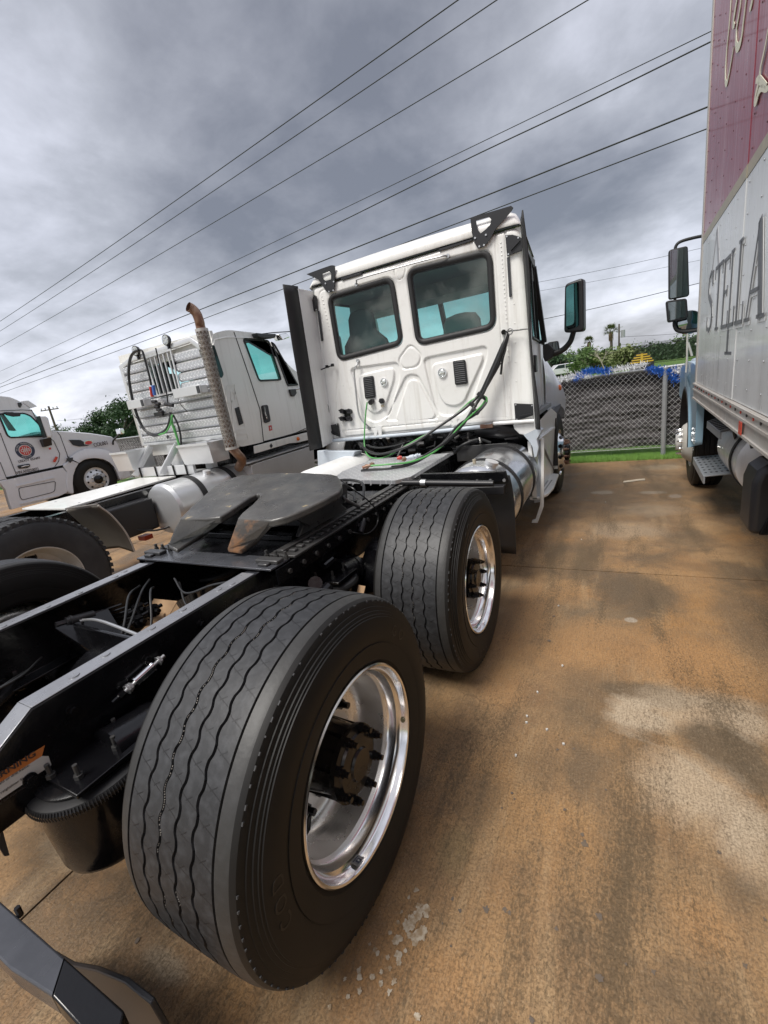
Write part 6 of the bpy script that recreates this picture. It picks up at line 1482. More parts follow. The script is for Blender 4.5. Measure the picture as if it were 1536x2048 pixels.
    # chain trays at the foot and the base frame
    def tray(x0, x1, y0, y1, zt, zbm):
        mb = MB(); t = .006; i0 = .03
        A = [V((x0, y0, zt)), V((x1, y0, zt)), V((x1, y1, zt)), V((x0, y1, zt))]; B = [V((x0+.02, y0+.03, zbm)), V((x1-.02, y0+.03, zbm)), V((x1-.02, y1, zbm)), V((x0+.02, y1, zbm))]
        mb.add(A+B, [(0, 1, 5, 4), (1, 2, 6, 5), (2, 3, 7, 6), (3, 0, 4, 7), (7, 6, 5, 4)])
        o = mb.build('chain_tray', 'alu_satin', T, smooth=False); s_ = o.modifiers.new('t', 'SOLIDIFY'); s_.thickness = .008
        MB().bx(x0, x1, y0-.012, y0, zt-.022, zt+.003).build('tray_lip', 'alu_satin', T)
    tray(-2.74, -2.20, 2.62, 2.90, 1.30, 1.06); tray(-3.98, -3.62, 2.55, 2.90, 1.30, 1.05)
    for x0, x1 in ((-3.60, -3.38), (-3.05, -2.86)):
        MB().beam((x0, 2.86, 1.31), (x0-.10, 2.60, .98), .10, .03, up=(0, 0, 1)).beam((x0+.03, 2.86, 1.31), (x0-.06, 2.60, .98), .02, .07).build('rack_brace', 'alu_satin', T)
    MB().bx(-3.25, -3.02, 2.86, 2.94, .945, 1.30).build('rack_leg', 'alu_satin', T); MB().bx(-2.62, -2.50, 2.86, 2.94, .945, 1.30).build('rack_leg', 'alu_satin', T)
    MB().bx(-3.78, -2.60, 2.66, 2.70, .945, 1.06).bx(-3.78, -2.60, 2.70, 2.92, .948, .958).build('rack_base', 'alu_satin', T, bevel=.003)
    for x in (-3.62, -3.30, -2.95, -2.72): MB().bx(x-.008, x+.008, 2.645, 2.66, .93, 1.07).build('base_strap', 'black', T)
    # lamps on top and the coiled lines
    for X, Y in ((150, 382), (378, 300)):
        q = K(X, Y, .03); l = MB().lathe([(-.045, .02), (-.04, .05), (-.01, .062), (.0, .062), (.004, .055)], o=q, ax=(0, -1, 0), n=28).build('work_lamp', 'plastic', T)
        MB().lathe([(.0, .054), (.006, .050), (.008, 0)], o=q, ax=(0, -1, 0), n=24).build('lamp_lens', 'lens', l)
        for k in range(6): p = q+V((.03*math.cos(k*1.047), -.009, .03*math.sin(k*1.047))); MB().cyl(p, p+V((0, -.003, 0)), .011, n=8).build('lamp_facet', 'chrome', l)
        MB().bx(q.x-.012, q.x+.012, q.y+.01, q.y+.04, q.z-.10, q.z-.05).build('lamp_stem', 'black', l)
    def hose(pts, r, mtn, d=.10): MB().tube([K(x, y, d) for x, y in pts], r, n=10, k=7).build('trailer_hose', mtn, T)
    hose([(180, 375), (140, 395), (112, 450), (103, 560), (118, 680), (145, 800), (180, 900), (225, 975), (290, 1008), (350, 995), (395, 950), (415, 880), (418, 840)], .017, 'hose')
    hose([(175, 370), (205, 385), (225, 450), (255, 560), (272, 640)], .013, 'hose', .09)
    hose([(240, 1000), (300, 1018), (370, 985), (412, 900), (425, 855)], .012, 'hose', .12)
    hose([(435, 860), (470, 930), (490, 1010), (500, 1100), (525, 1180)], .012, 'hose', .12)
    hose([(425, 865), (430, 930), (460, 1020), (490, 1110), (515, 1200)], .012, 'green', .13)
    hose([(430, 860), (415, 930), (380, 990), (330, 1010)], .010, 'green', .14)
    hose([(440, 940), (470, 1050), (500, 1150)], .014, 'green', .10)
    hose([(305, 360), (325, 450), (350, 560), (385, 690), (398, 790)], .008, 'hose', .08)
    for (X, Y, mtn) in ((272, 680, 'red'), (290, 668, 'blue')):
        MB().cyl(K(X-5, Y-30, .11), K(X+8, Y+45, .11), .020, n=12).build('coupling_grip', mtn, T)
    for X, Y in ((295, 760), (320, 775), (315, 800), (330, 820), (345, 835), (390, 780), (420, 785)):
        MB().cyl(K(X-14, Y, .08), K(X+14, Y+4, .08), .022, n=10).build('glad_hand', 'plastic', T)
    MB().box(K(330, 855, .02), (.16, .03, .05)).build('glad_hand_holder', 'plastic', T)
    MB().prism([K(385, 1025, .02), K(396, 1010, .02), K(408, 1028, .02), K(396, 1042, .02)], (0, -.004, 0)).build('placard', 'darkgrey', T)
left_truck()

# ---------------------------------------------------------------- far left tractor
def far_truck():
    T = thing('semi_truck', 'pale grey tractor with a round door emblem, farthest left behind the tread plate rack', 'truck', (-10.2, 5.05, 0))
    c8 = lambda X, Y: (X*.18229, 780+Y*.18229)
    XF = -9.1
    F = lambda X, Y, d=0.: at(*c8(X, Y), 'x', XF+d)
    yz = lambda pts, r=.05, d=0: round_poly([(F(x, y, d).y, F(x, y, d).z) for x, y in pts], r, 5)
    f = lambda y, z: V((XF, y, z))
    # cab flank with its window
    cab = yz([(-420, 130), (-200, 80), (0, 68), (120, 82), (205, 118), (262, 155), (330, 205), (430, 320), (560, 445), (640, 458), (720, 700), (745, 740), (700, 830), (190, 935), (70, 970), (-60, 1000), (-430, 1090)], .04)
    win = yz([(-30, 262), (40, 250), (270, 250), (340, 280), (430, 370), (500, 500), (490, 515), (110, 530), (70, 500)], .04)
    holed(MB(), cab, [win], f, (-.06, 0, 0)).build('cab_side', 'pearl', T, bevel=.01)
    holed(MB(), cab, [win], lambda y, z: V((XF-2.2, y, z)), (.06, 0, 0)).build('cab_side', 'pearl', T)
    fr = frame_strip(MB(), win, lambda y, z: V((XF, y, z)), .03, (.012, 0, 0)).build('side_window', 'rubber', T)
    MB().add([V((XF-.02, y, z)) for y, z in win], [tuple(range(len(win)))]).build('pane', 'glass_green', fr, smooth=False)
    MB().add([V((XF-2.18, y, z)) for y, z in win], [tuple(range(len(win)))]).build('pane', 'glass_front', fr, smooth=False)
    # roof shell bridging the flanks
    top = [p for p in [(-420, 130), (-200, 80), (0, 68), (120, 82), (205, 118), (262, 155), (330, 205), (430, 320), (560, 445)]]
    rows = []
    for x, y in top[:7]:
        p = F(x, y); rows.append([p+V((.0, 0, -.02)), p+V((-.06, 0, .02)), p+V((-.5, 0, .06)), p+V((-1.1, 0, .07)), p+V((-1.7, 0, .06)), p+V((-2.14, 0, .02)), p+V((-2.2, 0, -.02))])
    MB().sheet(rows).build('roof', 'pearl', T, ang=60)
    a, b = F(330, 205), F(560, 445); MB().add([a, b, b+V((-2.2, 0, 0)), a+V((-2.2, 0, 0))], [(0, 1, 2, 3)]).build('windscreen', 'glass_front', T, smooth=False)
    MB().bx(XF-2.1, XF-.1, 4.2, 4.6, 1.2, 1.74).build('dashboard', 'inner', T, bevel=.04)
    MB().bx(XF-2.15, XF-.07, 1.9, 4.6, 1.0, 1.05).bx(XF-2.15, XF-.07, 1.85, 1.92, 1.05, 2.5).build('cab_floor', 'inner', T)
    for cx in (XF-.55, XF-1.65): MB().box((cx, 3.45, 1.45), (.5, .15, .8)).build('seat', 'seat', T, bevel=.05)
    MB().prism([F(20, 262, -.1), F(120, 440, -.1), F(180, 445, -.1), F(40, 262, -.1)], (-.1, 0, 0)).build('door_pillar', 'inner', T)
    # cab visor lip and marker lamp
    MB().prism([F(240, 120), F(310, 112), F(412, 180), F(335, 200)], (-2.2, 0, 0)).build('sun_visor', 'pearl', T, bevel=.01)
    MB().prism([F(190, 140), F(230, 138), F(238, 165), F(220, 195), F(200, 180)], (.02, 0, 0)).build('horn_cover', 'darkgrey', T, bevel=.004)
    MB().prism([F(40, 245), F(120, 245), F(215, 268), F(212, 290), F(140, 295), F(60, 275)], (.05, 0, 0)).build('window_visor', 'plastic', T, bevel=.006)
    # bonnet and wing
    hood = yz([(640, 458), (760, 462), (1000, 482), (1150, 505), (1240, 522), (1290, 590), (1330, 700), (1400, 822), (1380, 850), (1280, 850), (1240, 800), (1150, 762), (1040, 745), (930, 762), (880, 795), (760, 745), (720, 700)], .03)
    mb = MB(); n = len(hood)
    rows = []
    for dx, sc in ((0, 0), (-.03, .02), (-.35, .05), (-1.1, .09), (-1.85, .05), (-2.17, .02), (-2.2, 0)):
        rows.append([V((XF+dx, y, z+(sc if z > 1.3 else 0))) for y, z in hood])
    mb.sheet(rows, wrap=True); mb.add(rows[0], [tuple(range(n))]); mb.add(rows[-1], [tuple(range(n))]); mb.build('bonnet', 'pearl', T, ang=40)
    # wheel arch lip
    w = make_steer_wheel('alu_satin', 'steel', tyre='sidewall', deep=.015)
    c = F(1072, 990); place(w, T, (XF-.03, c.y, .515)); w.scale = (1, .97, .97)
    w2c = copy_tree(w); place(w2c, T, (XF-2.17, c.y, .515), (0, 0, math.pi))
    arch = [(870, 800), (905, 770), (960, 750), (1050, 745), (1130, 755), (1200, 790), (1250, 840), (1285, 900), (1310, 960), (1320, 985)]
    arch_o = [(760, 745), (830, 690), (930, 645), (1050, 640), (1160, 655), (1230, 690), (1300, 725), (1370, 790), (1395, 820), (1398, 830)]
    mb = MB(); mb.sheet([[F(*p, .03) for p in arch_o], [F(*p, .055) for p in [((a[0]+b[0])/2, (a[1]+b[1])/2) for a, b in zip(arch, arch_o)]], [F(*p, .05) for p in arch], [F(*p, -.25) for p in arch]]); mb.build('wing', 'pearl', T, ang=50)
    MB().prism([F(1275, 855, .03), F(1410, 838, .03), F(1445, 945, .03), F(1432, 958, .03), F(1335, 988, .03), F(1318, 960, .03)], (-2.2, 0, 0)).build('bumper', 'pearl', T, bevel=.03)
    MB().prism([F(800, 840, -.3), F(1330, 830, -.3), F(1330, 985, -.3), F(800, 1150, -.3)], (-.05, 0, 0)).build('wheel_arch_liner', 'black', T)
    # rear part of the wing and the long skirt
    MB().prism([F(690, 830, .03), F(770, 765, .03), F(872, 800, .03), F(835, 860, .03), F(808, 940, .03), F(803, 1030, .03), F(815, 1135, .03), F(775, 1140, .03), F(740, 1110, .03), F(728, 1000, .03), F(735, 890, .03)], (-.30, 0, 0)).build('wing_rear', 'pearl', T, bevel=.02)
    MB().prism([F(-500, 1110, .01), F(60, 985, .01), F(690, 850, .01), F(730, 900, .01), F(728, 1000, .01), F(740, 1125, .01), F(640, 1172, .01), F(130, 1312, .01), F(105, 1240, .01), F(60, 1090, .01), F(0, 1020, .01), F(-500, 1160, .01)], (-.12, 0, 0)).build('side_skirt', 'pearl', T, bevel=.01)
    frame_strip(MB(), yz([(195, 1075), (590, 1000), (608, 1010), (600, 1110), (560, 1130), (240, 1210), (215, 1180)], .05), lambda y, z: V((XF+.011, y, z)), .012, (.006, 0, 0)).build('skirt_panel_seam', 'darkgrey', T)
    MB().beam(F(180, 1055, .015), F(600, 960, .015), .03, .03).build('skirt_rib', 'pearl', T); MB().beam(F(220, 1250, .015), F(640, 1155, .015), .03, .03).build('skirt_rib', 'pearl', T)
    MB().beam(F(70, 970, .004), F(700, 835, .004), .012, .05).build('skirt_gap', 'black', T)
    w3 = make_dual_wheel(); q = F(-60, 1150); place(w3, T, (XF-.06, 2.55, .52))
    # seams
    d = MB()
    for pts in ([(0, 470), (80, 680), (180, 930)], [(0, 790), (70, 965)], [(345, 215), (470, 470), (590, 560), (655, 700), (645, 780), (600, 840)], [(628, 458), (660, 500), (745, 730), (878, 798)], [(0, 228), (240, 218), (345, 225)]):
        P = [F(*p, .002) for p in pts]
        for a, b in zip(P[:-1], P[1:]): d.beam(a, b, .012, .010)
    d.build('body_seam', 'darkgrey', T, kind='stuff')
    # trim on the bonnet, side mirror, bonnet mirror, handle, lights
    MB().prism([F(752, 546, .01), F(880, 548, .01), F(930, 575, .01), F(975, 610, .01), F(870, 620, .01), F(800, 605, .01)], (.012, 0, 0)).build('intake_grille', 'plastic', T, bevel=.004)
    o = F(968, 578, .02); e = MB(); ring = [o+V((0, .105*math.cos(a*math.pi/12), .052*math.sin(a*math.pi/12))) for a in range(24)]
    e.prism(ring, (.012, 0, 0)).build('emblem_rim', 'chrome', T); MB().prism([o+(p-o)*.78+V((.012, 0, 0)) for p in ring], (.004, 0, 0)).build('emblem', 'rednt', T)
    xd = (F(1170, 585)-F(1045, 600)).normalized()
    text('COL001', .125, 'ink', F(1108, 592, .045), (0, 1, .02), (0, 0, 1), T, sx=.80, extrude=.003, bold=.0015)
    text('USDOT 053497', .072, 'ink', F(322, 765, .004), (0, 1, .0), (0, 0, 1), T, sx=.86, extrude=.003)
    text('VIN AF0250072', .085, 'ink', F(305, 888, .004), (0, 1, .0), (0, 0, 1), T, sx=.74, extrude=.003)
    # round emblem: dark ring lettered around, striped red core
    c = F(275, 662, .0); r = .175
    def disc(rr, th, mtn, name): MB().lathe([(0, rr), (th, rr), (th, 0)], o=c, ax=(1, 0, 0), n=48).build(name, mtn, T)
    disc(r, .004, 'navy', 'door_emblem'); disc(r*.66, .008, 'label_white', 'door_emblem'); disc(r*.58, .011, 'rednt', 'door_emblem')
    for dy in (-.035, 0, .035): MB().box(c+V((.012, dy, 0)), (.004, .010, r*.9)).build('door_emblem_stripe', 'label_white', T)
    text('CITS', .085, 'label_white', c+V((.0145, 0, 0)), (0, 1, 0), (0, 0, 1), T, extrude=.001, bold=.002)
    for word, a0, step, flip in (('WISES TRANSPORT', 2.95, -.185, 1), ('SERVICE', 4.05, .19, -1)):
        for k, ch in enumerate(word):
            if ch == ' ': continue
            a = a0+step*k; up = V((0, math.cos(a), math.sin(a)))*flip; xd = V((0, up.z, -up.y)); text(ch, .042, 'label_white', c+V((.006, 0, 0))+up*flip*r*.83, xd, up, T, extrude=.001)
    MB().prism([V((XF+.004, y, z)) for y, z in yz([(185, 830), (320, 808), (330, 835), (300, 855), (205, 865)], .02)], (.02, 0, 0)).build('door_handle', 'plastic', T, bevel=.006)
    MB().tube([F(235, 845, .03), F(270, 835, .05), (F(318, 828, .03))], .010).build('handle_pull', 'chrome', T)
    for X, Y in ((608, 762), (1232, 790)):
        MB().beam(F(X-15, Y+28 if X < 1000 else Y-22, .03), F(X+15, Y-28 if X < 1000 else Y+22, .03), .02, .045).build('side_marker', 'redlens', T)
    MB().prism([F(535, 632, .003), F(560, 630, .003), F(562, 652, .003), F(537, 655, .003)], (.002, 0, 0)).build('sticker', 'rednt', T)
    a = [F(x, y, .28) for x, y in ((430, 285), (500, 285), (530, 310), (575, 500), (560, 522), (515, 520))]
    MB().prism(a, (-.14, .06, 0)).build('door_mirror', 'pearl', T, bevel=.02)
    MB().prism([F(465, 540, .14), F(565, 520, .2), (F(575, 605, .14)), F(490, 625, .1)], (-.14, 0, 0)).build('mirror_base', 'plastic', T, bevel=.01)
    MB().prism([F(428, 285, .282), F(440, 285, .282), F(515, 520, .282), F(500, 515, .282)], (-.13, 0, 0)).build('mirror_shell_edge', 'plastic', T)
    MB().tube([F(1240, 595, .0), F(1245, 555, .1), F(1300, 495, .2), F(1318, 470, .22)], .022).build('bonnet_mirror_arm', 'plastic', T)
    MB().box(F(1318, 455, .22), (.20, .10, .14)).build('bonnet_mirror', 'chrome', T, bevel=.02)
    MB().prism([F(725, 750, .05), F(800, 740, .05), F(795, 770, .05), F(770, 800, .05), F(735, 770, .05)], (.01, 0, 0)).build('latch_recess', 'darkgrey', T)
far_truck()

# ---------------------------------------------------------------- box truck on the right
def box_truck():
    ang = R(-1.55)
    T = thing('box_truck', 'box truck with maroon and silver STELLA lettered body and pale blue cab', 'truck', (3.75, 2.5, 0))
    d = V((math.sin(-ang), math.cos(ang), 0)); nn = V((math.cos(ang), -math.sin(-ang), 0)); C0 = nn.dot(V((2.53, 3.97, 0)))
    def S(u, v, off=0.): return atn(u, v, nn, C0-off)
    def P(y, z, off=0.):   # point of the flank by distance along the body
        b = V((2.53, 3.97, 0)); return b+d*((y-3.97))+nn*(-off)+V((0, 0, z))
    y1 = 4.30; y0 = -3.2; zb, zt = 1.235, 4.30
    def slab(ya, yb, za, zc, o0, o1):  # block on the flank between offsets (outwards positive)
        return [P(ya, za, o0), P(yb, za, o0), P(yb, zc, o0), P(ya, zc, o0), P(ya, za, o1), P(yb, za, o1), P(yb, zc, o1), P(ya, zc, o1)]
    MB().hexa(slab(y0, y1, zb-.02, zt, -.06, -2.5)).build('box_body', 'railalu', T, smooth=False)
    # overlapping side sheets in three bands, each with its rivet rows
    ys = [y1-.02, 3.68, 2.46, 1.24, .02, -1.2, -2.4]
    zstripe = lambda y: 2.40-.012*(4.3-y)
    riv_d, riv_l = MB(), MB()
    for i, (a, b) in enumerate(zip(ys[:-1], ys[1:])):
        zs0, zs1 = zstripe(a), zstripe(b)
        o = .003 if i % 2 else 0
        def band(f0, f1, mtn, name, off):
            mb = MB(); mb.hexa([P(a-.002, f0(a), -.055), P(b+.002, f0(b), -.055), P(b+.002, f1(b), -.055), P(a-.002, f1(a), -.055), P(a-.002, f0(a), off), P(b+.002, f0(b), off), P(b+.002, f1(b), off), P(a-.002, f1(a), off)])
            return mb.build(name, mtn, T, smooth=False)
        band(lambda y: zstripe(y)+.062, lambda y: zt, 'maroon', 'side_sheet', o)
        band(lambda y: zstripe(y), lambda y: zstripe(y)+.060, 'gold', 'stripe_band', o+.002)
        band(lambda y: zb+.002, lambda y: zstripe(y)-.002, 'boxwhite', 'side_sheet', o)
    for y in np.arange(4.20, -2.4, -.305):
        for z in np.arange(1.32, 4.2, .145):
            q = P(y+.0, z, .002); (riv_l if z < 2.4 else riv_d).lathe([(0, .0062), (.003, .004), (.004, 0)], o=q, ax=-nn, n=6)
    riv_l.build('side_rivets', 'steel', T, kind='stuff'); riv_d.build('side_rivets', mat('painted_rivet', (.11, .03, .04), .4), T, kind='stuff')
    # corner post and lower rail with ribs
    MB().hexa(slab(y1-.02, y1+.06, 1.08, zt, -.05, .006)).build('corner_post', 'railalu', T, smooth=False)
    MB().hexa(slab(y0, y1+.055, 1.085, 1.232, -.05, .012)).build('lower_rail', 'railalu', T, smooth=False)
    for z in (1.225, 1.175, 1.095): MB().hexa(slab(y0, y1+.05, z-.008, z+.006, .0125, .022)).build('rail_rib', 'railalu', T, smooth=False)
    for k in range(24):
        q = P(4.2-.15*k, 1.205, .012); MB().cyl(q, q-nn*.005, .009, n=8).build('rail_rivet', 'ink' if k % 2 else 'redlens', T)
    a = S(1492, 857); 
    MB().hexa([P(a.y+.035, 1.10, .023), P(a.y-.035, 1.10, .023), P(a.y-.035, 1.165, .023), P(a.y+.035, 1.165, .023), P(a.y+.035, 1.10, .026), P(a.y-.035, 1.10, .026), P(a.y-.035, 1.165, .026), P(a.y+.035, 1.165, .026)]).build('reflector', 'redlens', T)
    # STELLA: serif capitals, one object per letter, with a pale shadow edge
    y = 3.93; zb_ = 1.665
    def serif(ch, ys_, w, h, lift=0.0):
        me = []
        xd = -d; 
        for mtn, off, dz, dx in (('boxgreytop', .0045, -.018, .016), ('boxgrey', .0075, 0, 0)):
            mb = MB()
            def bar(x0, z0, x1, z1, t):
                p, q = V((x0, z0, 0)), V((x1, z1, 0)); e = (q-p).normalized(); s = V((-e.y, e.x, 0))*t/2
                pts = [p+s, q+s, q-s, p-s]
                A = [P(ys_-(p_.x+dx), zb_+p_.y+dz, off) for p_ in pts]; mb.hexa([a_+nn*.002 for a_ in A]+A)
            t, h_ = w*.155, h
            if ch == 'S':
                c_ = [(.80, .80), (.70, .95), (.45, 1.0), (.2, .92), (.12, .76), (.22, .62), (.5, .52), (.78, .42), (.88, .25), (.78, .08), (.5, 0), (.22, .05), (.1, .2)]
                for (a_, b_), (e_, f_) in zip(c_[:-1], c_[1:]): bar(a_*w, b_*h, e_*w, f_*h, t*(.55 if (b_ > .85 or b_ < .12) else .95))
                bar(.1*w, .0, .1*w, .26*h, .02); bar(.8*w, .74*h, .8*w, 1.0*h, .02)
            if ch == 'T': bar(.5*w, 0, .5*w, h, t); bar(0, h, w, h, .022); bar(.01*w, h, .01*w, h*.82, .016); bar(.99*w, h, .99*w, h*.82, .016); bar(.3*w, 0, .7*w, 0, .018)
            if ch == 'E': bar(.2*w, 0, .2*w, h, t); bar(.05*w, h, .9*w, h, .022); bar(.05*w, 0, .95*w, 0, .022); bar(.2*w, .52*h, .7*w, .52*h, .02); bar(.92*w, h, .92*w, h*.8, .016); bar(.96*w, 0, .96*w, h*.22, .016); bar(.7*w, .44*h, .7*w, .6*h, .014)
            if ch == 'L': bar(.25*w, 0, .25*w, h, t); bar(.05*w, h, .5*w, h, .018); bar(.05*w, 0, .95*w, 0, .022); bar(.95*w, 0, .95*w, h*.24, .018)
            if ch == 'A': bar(.12*w, 0, .5*w, h*1.02, .02); bar(.82*w, 0, .5*w, h*1.02, t*1.05); bar(.25*w, .30*h, .72*w, .30*h, .018); bar(0, 0, .26*w, 0, .018); bar(.66*w, 0, w, 0, .018)
            mb.build('letter_'+ch.lower(), mtn, T, smooth=False)
    for ch, yy, w, h in (('S', 3.74, .32, .42), ('T', 3.37, .33, .41), ('E', 3.01, .25, .40), ('L', 2.76, .21, .41), ('L', 2.53, .24, .42), ('A', 2.25, .44, .42)):
        serif(ch, yy, w, h)
    mb = MB()  # extra strokes: pale inverted V above the capitals, dark foot below
    for (y_a, z_a, y_b, z_b, t_) in ((3.62, 2.02, 3.44, 2.34, .03), (3.44, 2.34, 3.22, 2.02, .075), (2.72, 1.50, 2.72, 1.66, .06), (2.80, 1.50, 2.56, 1.50, .018)):
        a_, b_ = V((y_a, z_a, 0)), V((y_b, z_b, 0)); e_ = (b_-a_).normalized(); s_ = V((-e_.y, e_.x, 0))*t_/2
        A = [P(q.x, q.y, .0045) for q in (a_+s_, b_+s_, b_-s_, a_-s_)]; MB().hexa([q+nn*.002 for q in A]+A).build('letter_shadow', 'fadedgrey' if z_a > 1.8 else 'boxgrey', T, smooth=False)
    # cream script on the maroon field
    c4 = lambda X, Y: (1300+X*.390625, Y*.390625)
    def script(pts, w0, w1):
        Q = catmull([S(*c4(*p), .005) for p in pts], 8); n = len(Q); A, B = [], []
        for i, p in enumerate(Q):
            t = (Q[min(i+1, n-1)]-Q[max(i-1, 0)]).normalized(); s = t.cross(nn).normalized(); w = w0+(w1-w0)*math.sin(math.pi*i/(n-1)); A.append(p+s*w/2); B.append(p-s*w/2)
        MB().sheet([A, B, [p-nn*.003 for p in B], [p-nn*.003 for p in A], A]).build('script_stroke', 'cream', T, smooth=False)
    script([(418, -40), (412, 60), (404, 160), (394, 260), (388, 350), (388, 415), (396, 425), (408, 370), (420, 300), (430, 240)], .018, .035)
    script([(455, -40), (440, 40), (428, 120), (436, 130)], .015, .05)
    script([(470, -40), (460, 60), (445, 150), (443, 225), (452, 242), (468, 205), (478, 130), (490, 30), (500, -40)], .018, .045)
    script([(530, -40), (522, 20), (512, 50)], .015, .04)
    script([(610, 140), (590, 250), (570, 340), (562, 400), (555, 440), (545, 480), (540, 520), (548, 515), (560, 470), (575, 450), (600, 455), (640, 420)], .018, .035)
    script([(545, 415), (560, 405), (580, 425), (600, 440)], .02, .035)
    # pale blue cab with its wing
    bf = lambda y, z: P(y, z, -.02)
    low = round_poly([(4.36, .62), (4.36, 1.36), (4.9, 1.40), (5.6, 1.40), (6.3, 1.30), (6.4, .95), (5.95, .92), (5.85, 1.07), (5.5, 1.15), (5.1, 1.10), (4.88, .90), (4.83, .62)], .06, 5)
    flank = round_poly([(4.36, 1.0), (4.36, 2.7), (5.2, 2.62), (5.55, 2.0), (5.60, 1.0)], .06, 5)
    holed(MB(), low, [], bf, nn*.06).build('lower_body', 'skyblue', T, bevel=.014)
    MB().hexa([P(4.36, 1.30, -.05), P(5.7, 1.34, -.05), P(5.7, 1.34, -.36), P(4.36, 1.30, -.36), P(4.36, 1.38, -.08), P(5.7, 1.42, -.08), P(5.7, 1.46, -.36), P(4.36, 1.44, -.36)]).build('wing_top', 'skyblue', T, bevel=.02)
    win = round_poly([(4.55, 1.75), (4.55, 2.45), (5.1, 2.42), (5.36, 1.95), (5.38, 1.75)], .05, 4)
    holed(MB(), flank, [win], lambda y, z: P(y, z, -.30), nn*.05).build('cab_side', 'skyblue', T, bevel=.012)
    holed(MB(), flank, [win], lambda y, z: P(y, z, -2.15), nn*-.06).build('cab_side', 'skyblue', T)
    MB().add([P(y, z, -.32) for y, z in win], [tuple(range(len(win)))]).build('side_window', 'glass_green', T, smooth=False)
    top = [(4.36, 2.72), (5.2, 2.64)]
    MB().hexa([P(4.36, 2.66, -.31), P(5.2, 2.58, -.31), P(5.2, 2.58, -2.14), P(4.36, 2.66, -2.14), P(4.36, 2.74, -.36), P(5.2, 2.64, -.36), P(5.2, 2.64, -2.1), P(4.36, 2.74, -2.1)]).build('cab_roof', 'skyblue', T, bevel=.02)
    MB().hexa([P(5.56, .95, -.25), P(6.45, .95, -.3), P(6.45, .95, -2.0), P(5.56, .95, -2.1), P(5.56, 1.72, -.35), P(6.45, 1.48, -.45), P(6.45, 1.48, -1.9), P(5.56, 1.72, -2.0)]).build('bonnet', 'skyblue', T, bevel=.08, seg=3)
    MB().add([P(5.22, 2.60, -.36), P(5.56, 1.75, -.36), P(5.56, 1.75, -2.1), P(5.22, 2.60, -2.1)], [(0, 1, 2, 3)]).build('windscreen', 'glass_front', T, smooth=False)
    for q in ((4.60, .68), (4.42, .68)): p = P(*q, -.015); MB().cyl(p, p-nn*.006, .013, n=10).build('panel_bolt', 'steel', T)
    # rubber trimmed wing opening
    arc = [(5.38-.54*math.cos(R(a)), .52+.60*math.sin(R(a))) for a in range(0, 181, 12)]
    mb = MB(); mb.sheet([[P(y, z, .0) for y, z in arc], [P(y, z, -.35) for y, z in arc]]); o = mb.build('wing_trim', 'rubber', T); s_ = o.modifiers.new('t', 'SOLIDIFY'); s_.thickness = .03
    MB().sheet([[P(5.38-.60*math.cos(R(a)), .55+.72*math.sin(R(a)), -.10+.10*math.sin(R(a))) for a in range(0, 181, 12)], [P(5.38-.555*math.cos(R(a)), .52+.61*math.sin(R(a)), -.005) for a in range(0, 181, 12)]]).build('wing', 'skyblue', T, ang=60)
    w = make_steer_wheel('white_steel', 'chrome', holes=False, deep=.045)
    wp = P(5.34, 0, -.075); w.parent = T; place(w, T, (wp.x, wp.y, .50)); w.rotation_euler = (0, 0, math.pi+ang)
    w.rotation_euler = (0, 0, math.pi+ang)
    wb = copy_tree(w); wp = P(5.34, 0, -2.25); place(wb, T, (wp.x, wp.y, .50)); wb.rotation_euler = (0, 0, ang)
    rd = make_dual_wheel(); wp = P(-1.4, 0, -.08); place(rd, T, (wp.x, wp.y, .52)); rd.rotation_euler = (0, 0, math.pi+ang)
    # steps
    def step(pts, z, name='step'):
        Q = [at(u, v, 'z', z) for u, v in pts]
        s_ = MB().prism(Q, (0, 0, -.012)).build(name, 'greystep', T, bevel=.004)
        MB().hexa([Q[0], Q[-1], Q[-1]+V((0, 0, -.05)), Q[0]+V((0, 0, -.05)), Q[0]+V((.01, 0, 0)), Q[-1]+V((.01, 0, 0)), Q[-1]+V((.01, 0, -.05)), Q[0]+V((.01, 0, -.05))]).build('step_flange', 'greystep', s_) if False else None
        for i in range(5):
            for j in range(7):
                a_, b_ = Q[0].lerp(Q[1], (i+.7)/5.6), Q[3].lerp(Q[2], (i+.7)/5.6); p = a_.lerp(b_, (j+.8)/7.8)
                MB().cyl(p, p+V((0, 0, .004)), .010, n=8).build('grip_stud', 'darkgrey', s_)
        return Q
    Q = step([(1386, 914), (1436, 909), (1470, 946), (1407, 952)], .46)
    MB().hexa([Q[0]+V((0, 0, -.07)), Q[3]+V((0, 0, -.07)), Q[3]+V((.012, 0, -.07)), Q[0]+V((.012, 0, -.07)), Q[0]+V((0, 0, -.013)), Q[3]+V((0, 0, -.013)), Q[3]+V((.012, 0, -.013)), Q[0]+V((.012, 0, -.013))]).build('step_flange', 'greystep', T)
    Q2 = step([(1414, 842), (1434, 836), (1468, 856), (1440, 863)], .93)
    MB().hexa([Q2[0]+V((0, 0, -.06)), Q2[3]+V((0, 0, -.06)), Q2[3]+V((.012, 0, -.06)), Q2[0]+V((.012, 0, -.06)), Q2[0]+V((0, 0, -.013)), Q2[3]+V((0, 0, -.013)), Q2[3]+V((.012, 0, -.013)), Q2[0]+V((.012, 0, -.013))]).build('step_flange', 'greystep', T)
    for t in (.25, .95): 
        a_, b_ = Q[1].lerp(Q[2], t), Q2[1].lerp(Q2[2], t); MB().tube([a_+V((.02, 0, 0)), a_.lerp(b_, .5)+V((.03, 0, 0)), b_+V((.0, 0, 0))], .012, n=8).build('step_hanger', 'rubber', T)
